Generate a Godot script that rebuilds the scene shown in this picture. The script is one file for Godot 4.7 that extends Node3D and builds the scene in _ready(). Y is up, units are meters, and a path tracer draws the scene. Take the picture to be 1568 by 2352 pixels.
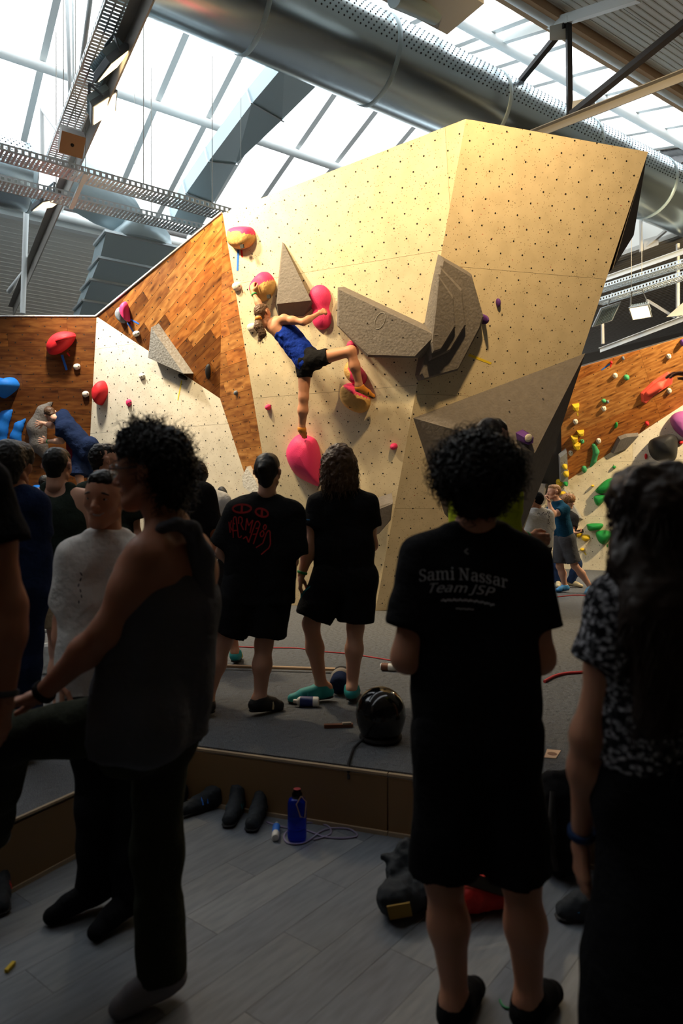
extends Node3D
# A bouldering hall: skylit roof, climbing walls with holds and volumes, a padded floor, and a crowd watching a climber.
# P(x, y, depth) gives the point at that depth (metres) behind a pixel of the 1568 x 2352 photograph; the camera stands level at eye height.

const FOC := 1568.0
const EYE := 1.63
const PAD := 0.31

var M := {}
var taken := {}
var org := Vector3.ZERO
var rng := RandomNumberGenerator.new()
var PL := {}
var KEY := {}


func P(x: float, y: float, d: float) -> Vector3:
	return Vector3((x - 784.0) / FOC * d, EYE - (y - 1176.0) / FOC * d, -d)


func ground(x: float, y: float, h: float) -> Vector3:
	return P(x, y, (EYE - h) * FOC / (y - 1176.0))


func hit(x: float, y: float, pl: Plane, out := 0.0) -> Vector3:
	var r := P(x, y, 1.0) - Vector3(0, EYE, 0)
	var k := (pl.d + out - pl.normal.y * EYE) / pl.normal.dot(r)
	return Vector3(0, EYE, 0) + r * k


func front(a: Vector3, b: Vector3, c: Vector3) -> Plane:
	var n := (b - a).cross(c - a).normalized()
	if n.dot(a - Vector3(0, EYE, 0)) > 0.0:
		n = -n
	return Plane(n, n.dot(a))


# ---------------------------------------------------------------- nodes

func numbered(called: String) -> String:
	var k: int = taken.get(called, 0)
	taken[called] = k + 1
	return called if k == 0 else "%s_%03d" % [called, k]


func tag(o: Node3D, label: String, category: String, group := "") -> void:
	o.set_meta("label", label)
	o.set_meta("category", category)
	if group:
		o.set_meta("group", group)


func thing(called: String, label: String, category: String, at := Vector3.ZERO, group := "") -> Node3D:
	var o := Node3D.new()
	o.name = numbered(called)
	add_child(o)
	o.position = at
	tag(o, label, category, group)
	org = at
	return o


func setting(called: String, at := Vector3.ZERO) -> Node3D:
	var o := Node3D.new()
	o.name = numbered(called)
	add_child(o)
	o.position = at
	o.set_meta("kind", "structure")
	org = at
	return o


func part(called: String, b: MB, m: Material, parent: Node3D) -> MeshInstance3D:
	var o := MeshInstance3D.new()
	o.name = called
	o.mesh = b.made(org)
	o.mesh.surface_set_material(0, m)
	parent.add_child(o, true)
	return o


# ---------------------------------------------------------------- meshes

class MB:
	var v := PackedVector3Array()
	var n := PackedVector3Array()
	var uv := PackedVector2Array()
	var ix := PackedInt32Array()
	var ux := Vector3.RIGHT
	var uy := Vector3.UP
	var uo := Vector2.ZERO

	func uv_of(p: Vector3) -> Vector2:
		return Vector2(p.dot(ux), p.dot(uy)) + uo

	# closed shape; triangles in one sense all over
	func add(pts: PackedVector3Array, tris: PackedInt32Array, smooth := false) -> void:
		var c := Vector3.ZERO
		for p in pts:
			c += p
		c /= maxi(1, pts.size())
		var vol := 0.0
		for k in range(0, tris.size(), 3):
			vol += (pts[tris[k]] - c).dot((pts[tris[k + 1]] - c).cross(pts[tris[k + 2]] - c))
		var turn := vol < 0.0
		var first := v.size()
		if smooth:
			var nn := PackedVector3Array()
			nn.resize(pts.size())
			for k in range(0, tris.size(), 3):
				var a := tris[k]
				var b := tris[k + 1]
				var d := tris[k + 2]
				var w := (pts[b] - pts[a]).cross(pts[d] - pts[a])
				if turn:
					w = -w
				nn[a] += w
				nn[b] += w
				nn[d] += w
			for k in pts.size():
				v.append(pts[k])
				n.append(nn[k].normalized() if nn[k].length_squared() > 0.0 else Vector3.UP)
				uv.append(uv_of(pts[k]))
			for k in range(0, tris.size(), 3):
				ix.append(first + tris[k])
				ix.append(first + (tris[k + 1] if turn else tris[k + 2]))
				ix.append(first + (tris[k + 2] if turn else tris[k + 1]))
		else:
			for k in range(0, tris.size(), 3):
				var a := pts[tris[k]]
				var b := pts[tris[k + (2 if turn else 1)]]
				var d := pts[tris[k + (1 if turn else 2)]]
				var w := (b - a).cross(d - a)
				if w.length_squared() < 1e-16:
					continue
				w = w.normalized()
				var at := v.size()
				for p: Vector3 in [a, d, b]:
					v.append(p)
					n.append(w)
					uv.append(uv_of(p))
				ix.append(at)
				ix.append(at + 1)
				ix.append(at + 2)

	func box(c: Vector3, x: Vector3, y: Vector3, z: Vector3) -> void:
		var p := PackedVector3Array()
		for k in 8:
			p.append(c + x * (1 if k & 1 else -1) + y * (1 if k & 2 else -1) + z * (1 if k & 4 else -1))
		add(p, PackedInt32Array([0, 2, 3, 0, 3, 1, 4, 5, 7, 4, 7, 6, 0, 1, 5, 0, 5, 4, 2, 6, 7, 2, 7, 3, 0, 4, 6, 0, 6, 2, 1, 3, 7, 1, 7, 5]))

	# a bar of rectangular section from a to b
	func bar(a: Vector3, b: Vector3, w: float, h: float, up := Vector3.UP) -> void:
		var d := (b - a)
		var side := d.cross(up).normalized()
		if side.length_squared() < 0.5:
			side = d.cross(Vector3.RIGHT).normalized()
		var top := side.cross(d).normalized()
		box((a + b) / 2.0, d / 2.0, side * w / 2.0, top * h / 2.0)

	# flat polygon pushed back by off
	func prism(poly: PackedVector3Array, off: Vector3) -> void:
		var nrm := off.normalized()
		var e1 := nrm.cross(Vector3.UP)
		if e1.length() < 0.05:
			e1 = nrm.cross(Vector3.RIGHT)
		e1 = e1.normalized()
		var e2 := e1.cross(nrm)
		var flat := PackedVector2Array()
		for p in poly:
			flat.append(Vector2(p.dot(e1), p.dot(e2)))
		var t := Geometry2D.triangulate_polygon(flat)
		if t.is_empty():
			return
		var cw := Geometry2D.is_polygon_clockwise(flat)
		var m := poly.size()
		var pts := PackedVector3Array(poly)
		for p in poly:
			pts.append(p + off)
		var tris := PackedInt32Array()
		for k in range(0, t.size(), 3):
			var a := t[k]
			var b := t[k + 1]
			var c := t[k + 2]
			if (flat[b] - flat[a]).cross(flat[c] - flat[a]) < 0.0:
				var s := b
				b = c
				c = s
			tris.append_array(PackedInt32Array([a, b, c, m + a, m + c, m + b]))
		for k in m:
			var l := (k + 1) % m
			if cw:
				tris.append_array(PackedInt32Array([k, l, m + l, k, m + l, m + k]))
			else:
				tris.append_array(PackedInt32Array([l, k, m + k, l, m + k, m + l]))
		add(pts, tris)

	# rings of equal count joined into a skin; ends are closed with fans
	func loft(rings: Array, smooth := true) -> void:
		var m: int = rings[0].size()
		var pts := PackedVector3Array()
		var tris := PackedInt32Array()
		for r: PackedVector3Array in rings:
			pts.append_array(r)
		for k in rings.size() - 1:
			for j in m:
				var a := k * m + j
				var b := k * m + (j + 1) % m
				tris.append_array(PackedInt32Array([a, b, b + m, a, b + m, a + m]))
		for e in 2:
			var base: int = 0 if e == 0 else (rings.size() - 1) * m
			var c := Vector3.ZERO
			for j in m:
				c += pts[base + j]
			var at := pts.size()
			pts.append(c / m)
			if smooth:
				var lo := pts.size()
				for j in m:
					pts.append(pts[base + j])
				base = lo
			for j in m:
				if e == 0:
					tris.append_array(PackedInt32Array([base + (j + 1) % m, base + j, at]))
				else:
					tris.append_array(PackedInt32Array([base + j, base + (j + 1) % m, at]))
		add(pts, tris, smooth)

	static func ring(c: Vector3, x: Vector3, y: Vector3, m: int) -> PackedVector3Array:
		var r := PackedVector3Array()
		for k in m:
			var a := TAU * k / m
			r.append(c + x * cos(a) + y * sin(a))
		return r

	func tube(path: Array, radii: Array, m := 10) -> void:
		var rings := []
		var side := Vector3.ZERO
		for k in path.size():
			var d: Vector3 = (path[mini(k + 1, path.size() - 1)] - path[maxi(k - 1, 0)]).normalized()
			if side == Vector3.ZERO:
				side = d.cross(Vector3.UP)
				if side.length() < 0.1:
					side = d.cross(Vector3.RIGHT)
			side = (side - d * side.dot(d)).normalized()
			var r: float = radii[k] if radii.size() > 1 else radii[0]
			rings.append(ring(path[k], side * r, d.cross(side) * r, m))
		loft(rings)

	# profile: [radius, height] pairs from the bottom
	func lathe(base: Vector3, axis: Vector3, profile: Array, m := 16) -> void:
		var x := axis.cross(Vector3.UP)
		if x.length() < 0.1:
			x = axis.cross(Vector3.RIGHT)
		x = x.normalized()
		var y := axis.cross(x).normalized()
		var rings := []
		for p in profile:
			rings.append(ring(base + axis * p[1], x * maxf(p[0], 0.0005), y * maxf(p[0], 0.0005), m))
		loft(rings)

	func ball(c: Vector3, x: Vector3, y: Vector3, z: Vector3, m := 12) -> void:
		var rings := []
		for k in m / 2 + 1:
			var a := PI * (k + 0.02) / (m / 2 + 0.04)
			rings.append(ring(c - y * cos(a), x * sin(a), z * sin(a), m))
		loft(rings)

	func made(shift: Vector3) -> ArrayMesh:
		var a := []
		a.resize(Mesh.ARRAY_MAX)
		var w := v
		if shift != Vector3.ZERO:
			w = PackedVector3Array()
			w.resize(v.size())
			for k in v.size():
				w[k] = v[k] - shift
		a[Mesh.ARRAY_VERTEX] = w
		a[Mesh.ARRAY_NORMAL] = n
		a[Mesh.ARRAY_TEX_UV] = uv
		a[Mesh.ARRAY_INDEX] = ix
		var m := ArrayMesh.new()
		m.add_surface_from_arrays(Mesh.PRIMITIVE_TRIANGLES, a)
		return m


# ---------------------------------------------------------------- rounded bodies: joined capsules meshed as surface nets

# a capsule from a to b; flat > 1 thins it along axis; ends: 1 = cut flat at a, 2 = cut flat at b
func cap(a: Vector3, b: Vector3, ra: float, rb: float, axis := Vector3.ZERO, flat := 1.0, ends := 0, k := -1.0) -> Array:
	return [a, b, ra, rb, axis.normalized(), flat, ends, k]


func sdf_at(prims: Array, p: Vector3, kk: float) -> float:
	var f := 9.0
	for q: Array in prims:
		var a: Vector3 = q[0]
		var ab: Vector3 = q[1] - a
		var l2 := ab.length_squared()
		var t := (p - a).dot(ab) / l2 if l2 > 1e-9 else 0.0
		var ends: int = q[6]
		var tq := t
		if t < 0.0 and not ends & 1: tq = 0.0
		if t > 1.0 and not ends & 2: tq = 1.0
		var o := p - a - ab * tq
		if q[5] != 1.0:
			o += q[4] * (o.dot(q[4]) * (q[5] - 1.0))
		var d: float = o.length() - lerpf(q[2], q[3], clampf(t, 0, 1))
		if ends & 1: d = maxf(d, -t * sqrt(l2))
		if ends & 2: d = maxf(d, (t - 1.0) * sqrt(l2))
		var k: float = q[7] if q[7] >= 0.0 else kk
		var h := maxf(k - absf(d - f), 0.0)
		f = minf(f, d) - (h * h / (4.0 * k) if k > 0.0 else 0.0)
	return f


func blob(prims: Array, cell: float, kk: float, out: MB, noise: FastNoiseLite = null, amp := 0.0, wall: Variant = null) -> void:
	var lo := Vector3(1e9, 1e9, 1e9)
	var hi := -lo
	var steep := 1.0
	for q: Array in prims:
		var r: float = maxf(q[2], q[3])
		for e in 2:
			lo = lo.min(q[e] - Vector3(r, r, r))
			hi = hi.max(q[e] + Vector3(r, r, r))
		steep = maxf(steep, q[5])
	var pad := cell * 2.0 + kk * 0.3 + amp
	lo -= Vector3(pad, pad, pad)
	hi += Vector3(pad, pad, pad)
	var nx := int((hi.x - lo.x) / cell) + 2
	var ny := int((hi.y - lo.y) / cell) + 2
	var nz := int((hi.z - lo.z) / cell) + 2
	var f := PackedFloat32Array()
	f.resize(nx * ny * nz)
	f.fill(1.0)
	for q: Array in prims:
		var a: Vector3 = q[0]
		var ab: Vector3 = q[1] - q[0]
		var ra: float = q[2]
		var dr: float = q[3] - ra
		var ax: Vector3 = q[4]
		var fl: float = q[5] - 1.0
		var ends: int = q[6]
		var k: float = q[7] if q[7] >= 0.0 else kk
		var l2 := ab.length_squared()
		var inv := 1.0 / l2 if l2 > 1e-9 else 0.0
		var len := sqrt(l2)
		var reach := maxf(ra, ra + dr) + maxf(k, cell * 2.5) + amp
		var mn := (a.min(q[1]) - Vector3(reach, reach, reach) - lo) / cell
		var mx := (a.max(q[1]) + Vector3(reach, reach, reach) - lo) / cell
		var x0 := maxi(0, int(mn.x))
		var x1 := mini(nx - 1, int(mx.x) + 1)
		var y0 := maxi(0, int(mn.y))
		var y1 := mini(ny - 1, int(mx.y) + 1)
		var z0 := maxi(0, int(mn.z))
		var z1 := mini(nz - 1, int(mx.z) + 1)
		var bx := ab.x
		var by := ab.y
		var bz := ab.z
		var plain := fl == 0.0 and ends == 0
		var ik := 1.0 / (4.0 * k) if k > 0.0 else 0.0
		for z in range(z0, z1 + 1):
			var pz := lo.z + z * cell - a.z
			for y in range(y0, y1 + 1):
				var py := lo.y + y * cell - a.y
				var at := (z * ny + y) * nx + x0
				var px := lo.x + x0 * cell - a.x
				var base := py * by + pz * bz
				for x in range(x0, x1 + 1):
					var t := (px * bx + base) * inv
					var tc := clampf(t, 0.0, 1.0)
					var d: float
					if plain:
						var ox := px - bx * tc
						var oy := py - by * tc
						var oz := pz - bz * tc
						d = sqrt(ox * ox + oy * oy + oz * oz) - ra - dr * tc
					else:
						var tq := tc
						if t > 1.0 and ends & 2 or t < 0.0 and ends & 1:
							tq = t
						var o := Vector3(px - bx * tq, py - by * tq, pz - bz * tq)
						if fl != 0.0:
							o += ax * (o.dot(ax) * fl)
						d = o.length() - ra - dr * tc
						if ends & 1:
							d = maxf(d, -t * len)
						if ends & 2:
							d = maxf(d, (t - 1.0) * len)
					var was := f[at]
					var gap := d - was
					if gap < k:
						if gap <= -k:
							f[at] = d
						else:
							var h := k - absf(gap)
							f[at] = (d if gap < 0.0 else was) - h * h * ik
					at += 1
					px += cell
	if noise != null:
		var at := 0
		var near := amp + cell * 2.5 * steep
		for z in nz:
			for y in ny:
				for x in nx:
					var w := f[at]
					if w < near and w > -near:
						f[at] = w + amp * noise.get_noise_3d(lo.x + x * cell, lo.y + y * cell, lo.z + z * cell)
					at += 1
	if wall != null:
		var at := 0
		var wn: Vector3 = wall.normal
		for z in nz:
			for y in ny:
				for x in nx:
					var w: float = wall.d - wn.dot(lo + Vector3(x, y, z) * cell)
					if w > f[at]:
						f[at] = w
					at += 1
	net(f, nx, ny, nz, lo, cell, steep, out)


func net(f: PackedFloat32Array, nx: int, ny: int, nz: int, lo: Vector3, cell: float, steep: float, out: MB) -> void:
	var ids := PackedInt32Array()
	ids.resize(f.size())
	var sy := nx
	var sz := nx * ny
	var near := cell * 2.2 * steep + 0.012
	var offs: Array[int] = [0, 1, sy, sy + 1, sz, sz + 1, sz + sy, sz + sy + 1]
	for z in range(0, nz - 1):
		for y in range(0, ny - 1):
			var at := z * sz + y * sy - 1
			for x in range(0, nx - 1):
				at += 1
				var c0 := f[at]
				if c0 > near or c0 < -near:
					continue
				var c1 := f[at + 1]
				var c2 := f[at + sy]
				var c3 := f[at + sy + 1]
				var c4 := f[at + sz]
				var c5 := f[at + sz + 1]
				var c6 := f[at + sz + sy]
				var c7 := f[at + sz + sy + 1]
				var m := 0
				if c0 < 0.0: m += 1
				if c1 < 0.0: m += 1
				if c2 < 0.0: m += 1
				if c3 < 0.0: m += 1
				if c4 < 0.0: m += 1
				if c5 < 0.0: m += 1
				if c6 < 0.0: m += 1
				if c7 < 0.0: m += 1
				if m == 0 or m == 8:
					continue
				var sx := 0.0
				var syy := 0.0
				var szz := 0.0
				var cnt := 0.0
				if (c0 < 0.0) != (c1 < 0.0):
					sx += c0 / (c0 - c1); cnt += 1.0
				if (c2 < 0.0) != (c3 < 0.0):
					sx += c2 / (c2 - c3); syy += 1.0; cnt += 1.0
				if (c4 < 0.0) != (c5 < 0.0):
					sx += c4 / (c4 - c5); szz += 1.0; cnt += 1.0
				if (c6 < 0.0) != (c7 < 0.0):
					sx += c6 / (c6 - c7); syy += 1.0; szz += 1.0; cnt += 1.0
				if (c0 < 0.0) != (c2 < 0.0):
					syy += c0 / (c0 - c2); cnt += 1.0
				if (c1 < 0.0) != (c3 < 0.0):
					syy += c1 / (c1 - c3); sx += 1.0; cnt += 1.0
				if (c4 < 0.0) != (c6 < 0.0):
					syy += c4 / (c4 - c6); szz += 1.0; cnt += 1.0
				if (c5 < 0.0) != (c7 < 0.0):
					syy += c5 / (c5 - c7); sx += 1.0; szz += 1.0; cnt += 1.0
				if (c0 < 0.0) != (c4 < 0.0):
					szz += c0 / (c0 - c4); cnt += 1.0
				if (c1 < 0.0) != (c5 < 0.0):
					szz += c1 / (c1 - c5); sx += 1.0; cnt += 1.0
				if (c2 < 0.0) != (c6 < 0.0):
					szz += c2 / (c2 - c6); syy += 1.0; cnt += 1.0
				if (c3 < 0.0) != (c7 < 0.0):
					szz += c3 / (c3 - c7); sx += 1.0; syy += 1.0; cnt += 1.0
				var g := Vector3(c1 + c3 + c5 + c7 - c0 - c2 - c4 - c6, c2 + c3 + c6 + c7 - c0 - c1 - c4 - c5, c4 + c5 + c6 + c7 - c0 - c1 - c2 - c3)
				ids[at] = out.v.size()
				var p := lo + Vector3(x + sx / cnt, y + syy / cnt, z + szz / cnt) * cell
				out.v.append(p)
				out.n.append(g.normalized())
				out.uv.append(out.uv_of(p))
				if x > 0 and y > 0 and z > 0:
					var inside := c0 < 0.0
					if inside != (c1 < 0.0):
						quad(out, ids[at - sy - sz], ids[at - sz], ids[at], ids[at - sy], inside)
					if inside != (c2 < 0.0):
						quad(out, ids[at - 1 - sz], ids[at - 1], ids[at], ids[at - sz], inside)
					if inside != (c4 < 0.0):
						quad(out, ids[at - 1 - sy], ids[at - sy], ids[at], ids[at - 1], inside)


func quad(out: MB, a: int, b: int, c: int, d: int, inside: bool) -> void:
	if inside:
		out.ix.append_array(PackedInt32Array([a, c, b, a, d, c]))
	else:
		out.ix.append_array(PackedInt32Array([a, b, c, a, c, d]))


# ---------------------------------------------------------------- materials

func colour(r: float, g: float, b: float) -> Color:
	return Color(r / 255.0, g / 255.0, b / 255.0)


func noise_tex(kind: int, freq: float, octaves: int, ramp: Array, size := 512, as_normal := false, bump := 4.0, sd := 1) -> NoiseTexture2D:
	var n := FastNoiseLite.new()
	n.seed = sd
	n.noise_type = kind
	n.frequency = freq
	n.fractal_octaves = octaves
	var t := NoiseTexture2D.new()
	t.width = size
	t.height = size
	t.seamless = true
	t.noise = n
	if as_normal:
		t.as_normal_map = true
		t.bump_strength = bump
	elif ramp:
		var g := Gradient.new()
		var offs := PackedFloat32Array()
		var cols := PackedColorArray()
		for s in ramp:
			offs.append(s[0])
			cols.append(s[1])
		g.offsets = offs
		g.colors = cols
		t.color_ramp = g
	return t


func plain(called: String, c: Color, rough := 0.7, metal := 0.0, spec := 0.5) -> StandardMaterial3D:
	var m := StandardMaterial3D.new()
	m.resource_name = called
	m.albedo_color = c
	m.roughness = rough
	m.metallic = metal
	m.metallic_specular = spec
	M[called] = m
	return m


func cloth(called: String, c: Color) -> StandardMaterial3D:
	if M.has(called):
		return M[called]
	var m := plain(called, c, 0.95, 0.0, 0.2)
	m.normal_enabled = true
	m.normal_texture = M.weave_normal
	m.normal_scale = 0.5
	m.uv1_triplanar = true
	m.uv1_scale = Vector3(3, 3, 3)
	return m


func make_materials() -> void:
	M.weave_normal = noise_tex(FastNoiseLite.TYPE_SIMPLEX, 0.03, 4, [], 256, true, 6.0, 5)
	M.grain_normal = noise_tex(FastNoiseLite.TYPE_SIMPLEX, 0.12, 3, [], 256, true, 3.0, 6)
	# coated plywood: pale beige with a fine scatter of marks
	var im := Image.create(1024, 1024, false, Image.FORMAT_RGB8)
	im.fill(Color(1, 1, 1))
	var r := RandomNumberGenerator.new()
	r.seed = 11
	for k in 2600:
		var c := 0.42 + r.randf() * 0.4
		var s := 1 + (r.randi() % 3)
		im.fill_rect(Rect2i(r.randi() % 1020, r.randi() % 1020, s, s if r.randf() < 0.6 else s + 2), Color(c, c * 0.93, c * 0.85))
	for k in 130:
		var c := 1.0
		im.fill_rect(Rect2i(r.randi() % 1000, r.randi() % 1000, 2 + r.randi() % 7, 1 + r.randi() % 3), Color(0.8, 0.35 + r.randf() * 0.3, 0.45))
	var marks := ImageTexture.create_from_image(im)
	var mottle := noise_tex(FastNoiseLite.TYPE_SIMPLEX, 0.012, 5, [[0.0, Color(0.93, 0.925, 0.915)], [0.5, Color(0.97, 0.967, 0.963)], [1.0, Color(1, 1, 1)]], 512, false, 0, 3)
	for a in [["board_beige", colour(218, 202, 168)], ["board_beige_light", colour(223, 209, 178)], ["board_cream", colour(224, 215, 196)]]:
		var m := plain(a[0], a[1], 0.62, 0.0, 0.35)
		m.albedo_texture = marks
		m.uv1_scale = Vector3(0.45, 0.45, 1)
		m.detail_enabled = true
		m.detail_albedo = mottle
		m.detail_blend_mode = BaseMaterial3D.BLEND_MODE_MUL
		m.detail_uv_layer = BaseMaterial3D.DETAIL_UV_1
	# stained boards: grain runs along u
	var grain := noise_tex(FastNoiseLite.TYPE_SIMPLEX, 0.02, 5, [[0.0, colour(140, 88, 42)], [0.35, colour(164, 106, 52)], [0.6, colour(180, 122, 62)], [1.0, colour(198, 142, 78)]], 512, false, 0, 8)
	var knots := noise_tex(FastNoiseLite.TYPE_CELLULAR, 0.012, 2, [[0.0, Color(0.55, 0.5, 0.45)], [0.14, Color(0.85, 0.82, 0.8)], [0.3, Color(1, 1, 1)], [1.0, Color(1, 1, 1)]], 512, false, 0, 9)
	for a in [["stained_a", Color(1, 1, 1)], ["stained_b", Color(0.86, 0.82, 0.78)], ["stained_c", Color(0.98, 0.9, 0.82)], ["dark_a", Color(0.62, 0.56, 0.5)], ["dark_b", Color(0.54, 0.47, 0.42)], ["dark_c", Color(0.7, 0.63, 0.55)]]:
		var m := plain(a[0], a[1], 0.5, 0.0, 0.4)
		m.albedo_texture = grain
		m.uv1_scale = Vector3(0.25, 1.1, 1)
		m.detail_enabled = true
		m.detail_albedo = knots
		m.detail_blend_mode = BaseMaterial3D.BLEND_MODE_MUL
		m.detail_uv_layer = BaseMaterial3D.DETAIL_UV_1
	# sprayed volumes: rough grey with chalk smears
	var grit := noise_tex(FastNoiseLite.TYPE_SIMPLEX, 0.02, 6, [[0.0, Color(0.9, 0.9, 0.9)], [0.6, Color(0.96, 0.96, 0.96)], [1.0, Color(1, 1, 1)]], 512, false, 0, 21)
	for a in [["volume_grey", colour(122, 116, 111)], ["volume_pale", colour(168, 166, 162)], ["volume_white", colour(215, 214, 210)], ["hold_wood", colour(214, 170, 104)]]:
		var m := plain(a[0], a[1], 0.85, 0.0, 0.3)
		m.albedo_texture = grit
		m.uv1_triplanar = true
		m.uv1_scale = Vector3(0.7, 0.7, 0.7)
		m.normal_enabled = true
		m.normal_texture = M.grain_normal
		m.normal_scale = 0.35
	for a in [["hold_pink", colour(214, 52, 104)], ["hold_red", colour(208, 36, 44)], ["hold_coral", colour(228, 88, 72)], ["hold_blue", colour(28, 116, 208)], ["hold_green", colour(28, 140, 62)], ["hold_mint", colour(70, 158, 104)],
			["hold_yellow", colour(224, 186, 40)], ["hold_white", colour(212, 206, 192)], ["hold_black", colour(34, 34, 36)], ["hold_purple", colour(92, 54, 128)], ["hold_violet", colour(160, 84, 150)], ["hold_grey", colour(112, 118, 124)]]:
		var m := plain(a[0], a[1], 0.6, 0.0, 0.4)
		m.normal_enabled = true
		m.normal_texture = M.grain_normal
		m.normal_scale = 0.3
		m.uv1_triplanar = true
		m.uv1_scale = Vector3(2, 2, 2)
	# carpet over the pads
	var pile := plain("carpet", Color(1, 1, 1), 0.98, 0.0, 0.1)
	pile.albedo_texture = noise_tex(FastNoiseLite.TYPE_SIMPLEX, 0.2, 3, [[0.0, colour(52, 54, 58)], [0.45, colour(92, 94, 97)], [0.7, colour(112, 113, 115)], [1.0, colour(146, 146, 146)]], 512, false, 0, 31)
	pile.uv1_triplanar = true
	pile.uv1_world_triplanar = true
	pile.uv1_scale = Vector3(1.6, 1.6, 1.6)
	pile.heightmap_enabled = true
	pile.heightmap_texture = noise_tex(FastNoiseLite.TYPE_SIMPLEX, 0.015, 4, [], 512, false, 0, 32)
	pile.heightmap_scale = 1.2
	# vinyl floor
	var vin := noise_tex(FastNoiseLite.TYPE_SIMPLEX, 0.02, 5, [[0.0, Color(0.84, 0.84, 0.85)], [0.5, Color(0.93, 0.93, 0.93)], [1.0, Color(1, 1, 1)]], 512, false, 0, 41)
	for a in [["vinyl_a", colour(128, 132, 138)], ["vinyl_b", colour(121, 126, 134)], ["vinyl_c", colour(136, 139, 143)]]:
		var m := plain(a[0], a[1], 0.42, 0.0, 0.5)
		m.albedo_texture = vin
		m.uv1_scale = Vector3(0.35, 2.2, 1)
	plain("ply_edge", colour(170, 148, 118), 0.6)
	plain("kick_board", colour(132, 100, 62), 0.6)
	plain("screw_hole", colour(24, 22, 20), 0.6)
	plain("steel_white", colour(240, 244, 243), 0.45)
	plain("steel_grey", colour(172, 168, 160), 0.5)
	plain("steel_dark", colour(38, 37, 38), 0.5)
	plain("zinc", colour(206, 224, 232), 0.25, 0.94)
	plain("zinc_dull", colour(194, 214, 220), 0.5, 0.45)
	plain("rail_zinc", colour(210, 218, 220), 0.4, 0.6)
	plain("panel_grey", colour(222, 221, 214), 0.7)
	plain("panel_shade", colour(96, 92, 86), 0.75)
	plain("panel_dark", colour(58, 54, 50), 0.8)
	plain("hall_wall", colour(74, 72, 70), 0.85)
	plain("tape_blue", colour(30, 104, 200), 0.6)
	plain("tape_red", colour(214, 40, 40), 0.6)
	plain("tape_yellow", colour(232, 202, 48), 0.6)
	plain("tape_green", colour(40, 150, 70), 0.6)
	plain("lamp_body", colour(140, 146, 150), 0.4, 0.4)
	plain("card", colour(196, 160, 124), 0.8)
	var pane := plain("roof_glass", Color(0.96, 0.98, 1.0, 0.04), 0.02)
	pane.transparency = BaseMaterial3D.TRANSPARENCY_ALPHA
	var glow := plain("flood_glow", colour(255, 240, 210), 0.3)
	glow.emission_enabled = true
	glow.emission = colour(255, 226, 176)
	glow.emission_energy_multiplier = 2.4


# ---------------------------------------------------------------- setting

func quad_poly(a: Array) -> PackedVector3Array:
	return PackedVector3Array(a)


# a climbing wall: a backing board, sheets or planks of their own in front, rows of bolt holes
func climbing_wall(called: String, poly: PackedVector3Array, pl: Plane, wide: float, high: float, shift: float, mats: Array, spacing: float, sheet_name: String, tilt := 0.0, others := []) -> Node3D:
	var c := Vector3.ZERO
	for p in poly:
		c += p
	c /= poly.size()
	var n := pl.normal
	var e1 := Vector3.UP.cross(n).normalized()
	var e2 := n.cross(e1)
	var f1 := e1
	if tilt != 0.0:
		e1 = f1.rotated(n, tilt)
		e2 = n.cross(e1)
	var o := setting(called, Vector3(c.x, PAD, c.z))
	var flat := PackedVector2Array()
	var lo := Vector2(1e9, 1e9)
	var hi := -lo
	for p in poly:
		var q := Vector2((p - c).dot(e1), (p - c).dot(e2))
		flat.append(q)
		lo = lo.min(q)
		hi = hi.max(q)
	var back := MB.new()
	var set_back := PackedVector3Array()
	for p in poly:
		set_back.append(p - n * 0.012)
	back.ux = e1
	back.uy = e2
	back.prism(set_back, -n * 0.06)
	part("backing_board", back, M.panel_dark, o)
	var row := 0
	var y := lo.y
	while y < hi.y:
		var x := lo.x - wide * (0.0 if shift == 0.0 else fmod(row * shift, 1.0))
		while x < hi.x:
			var g := 0.0015
			var cell := PackedVector2Array([Vector2(x + g, y + g), Vector2(x + wide - g, y + g), Vector2(x + wide - g, y + high - g), Vector2(x + g, y + high - g)])
			for piece in Geometry2D.intersect_polygons(flat, cell):
				if piece.size() < 3:
					continue
				var b := MB.new()
				b.ux = e1
				b.uy = e2
				b.uo = Vector2(rng.randf() * 9.0, rng.randf() * 9.0)
				var q := PackedVector3Array()
				var proud := rng.randf() * 0.0015
				for s in piece:
					q.append(c + e1 * s.x + e2 * s.y + n * proud)
				b.prism(q, -n * 0.018)
				if b.v.size():
					var pick: Array = mats
					# boards darker by stain and by painted light falloff lie past these lines on the wall: [point, direction, boards]
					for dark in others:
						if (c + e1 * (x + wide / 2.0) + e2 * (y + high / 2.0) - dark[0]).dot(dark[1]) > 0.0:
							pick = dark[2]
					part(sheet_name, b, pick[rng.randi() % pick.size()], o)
			x += wide
		y += high
		row += 1
	if spacing > 0.0:
		var h := MB.new()
		var r := 0
		var yy := lo.y + spacing * 0.4
		while yy < hi.y:
			var xx := lo.x + spacing * (0.3 + 0.5 * (r % 2))
			while xx < hi.x:
				var q := Vector2(xx + rng.randf_range(-0.004, 0.004), yy + rng.randf_range(-0.004, 0.004))
				if Geometry2D.is_point_in_polygon(q, flat):
					var at := c + e1 * q.x + e2 * q.y
					h.loft([MB.ring(at, e1 * 0.0105, e2 * 0.0105, 7), MB.ring(at + n * 0.0028, e1 * 0.0095, e2 * 0.0095, 7)], false)
				xx += spacing
			yy += spacing * 0.5
			r += 1
		if h.v.size():
			var hs := part("bolt_holes", h, M.screw_hole, o)
			hs.set_meta("kind", "stuff")
	return o


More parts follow.
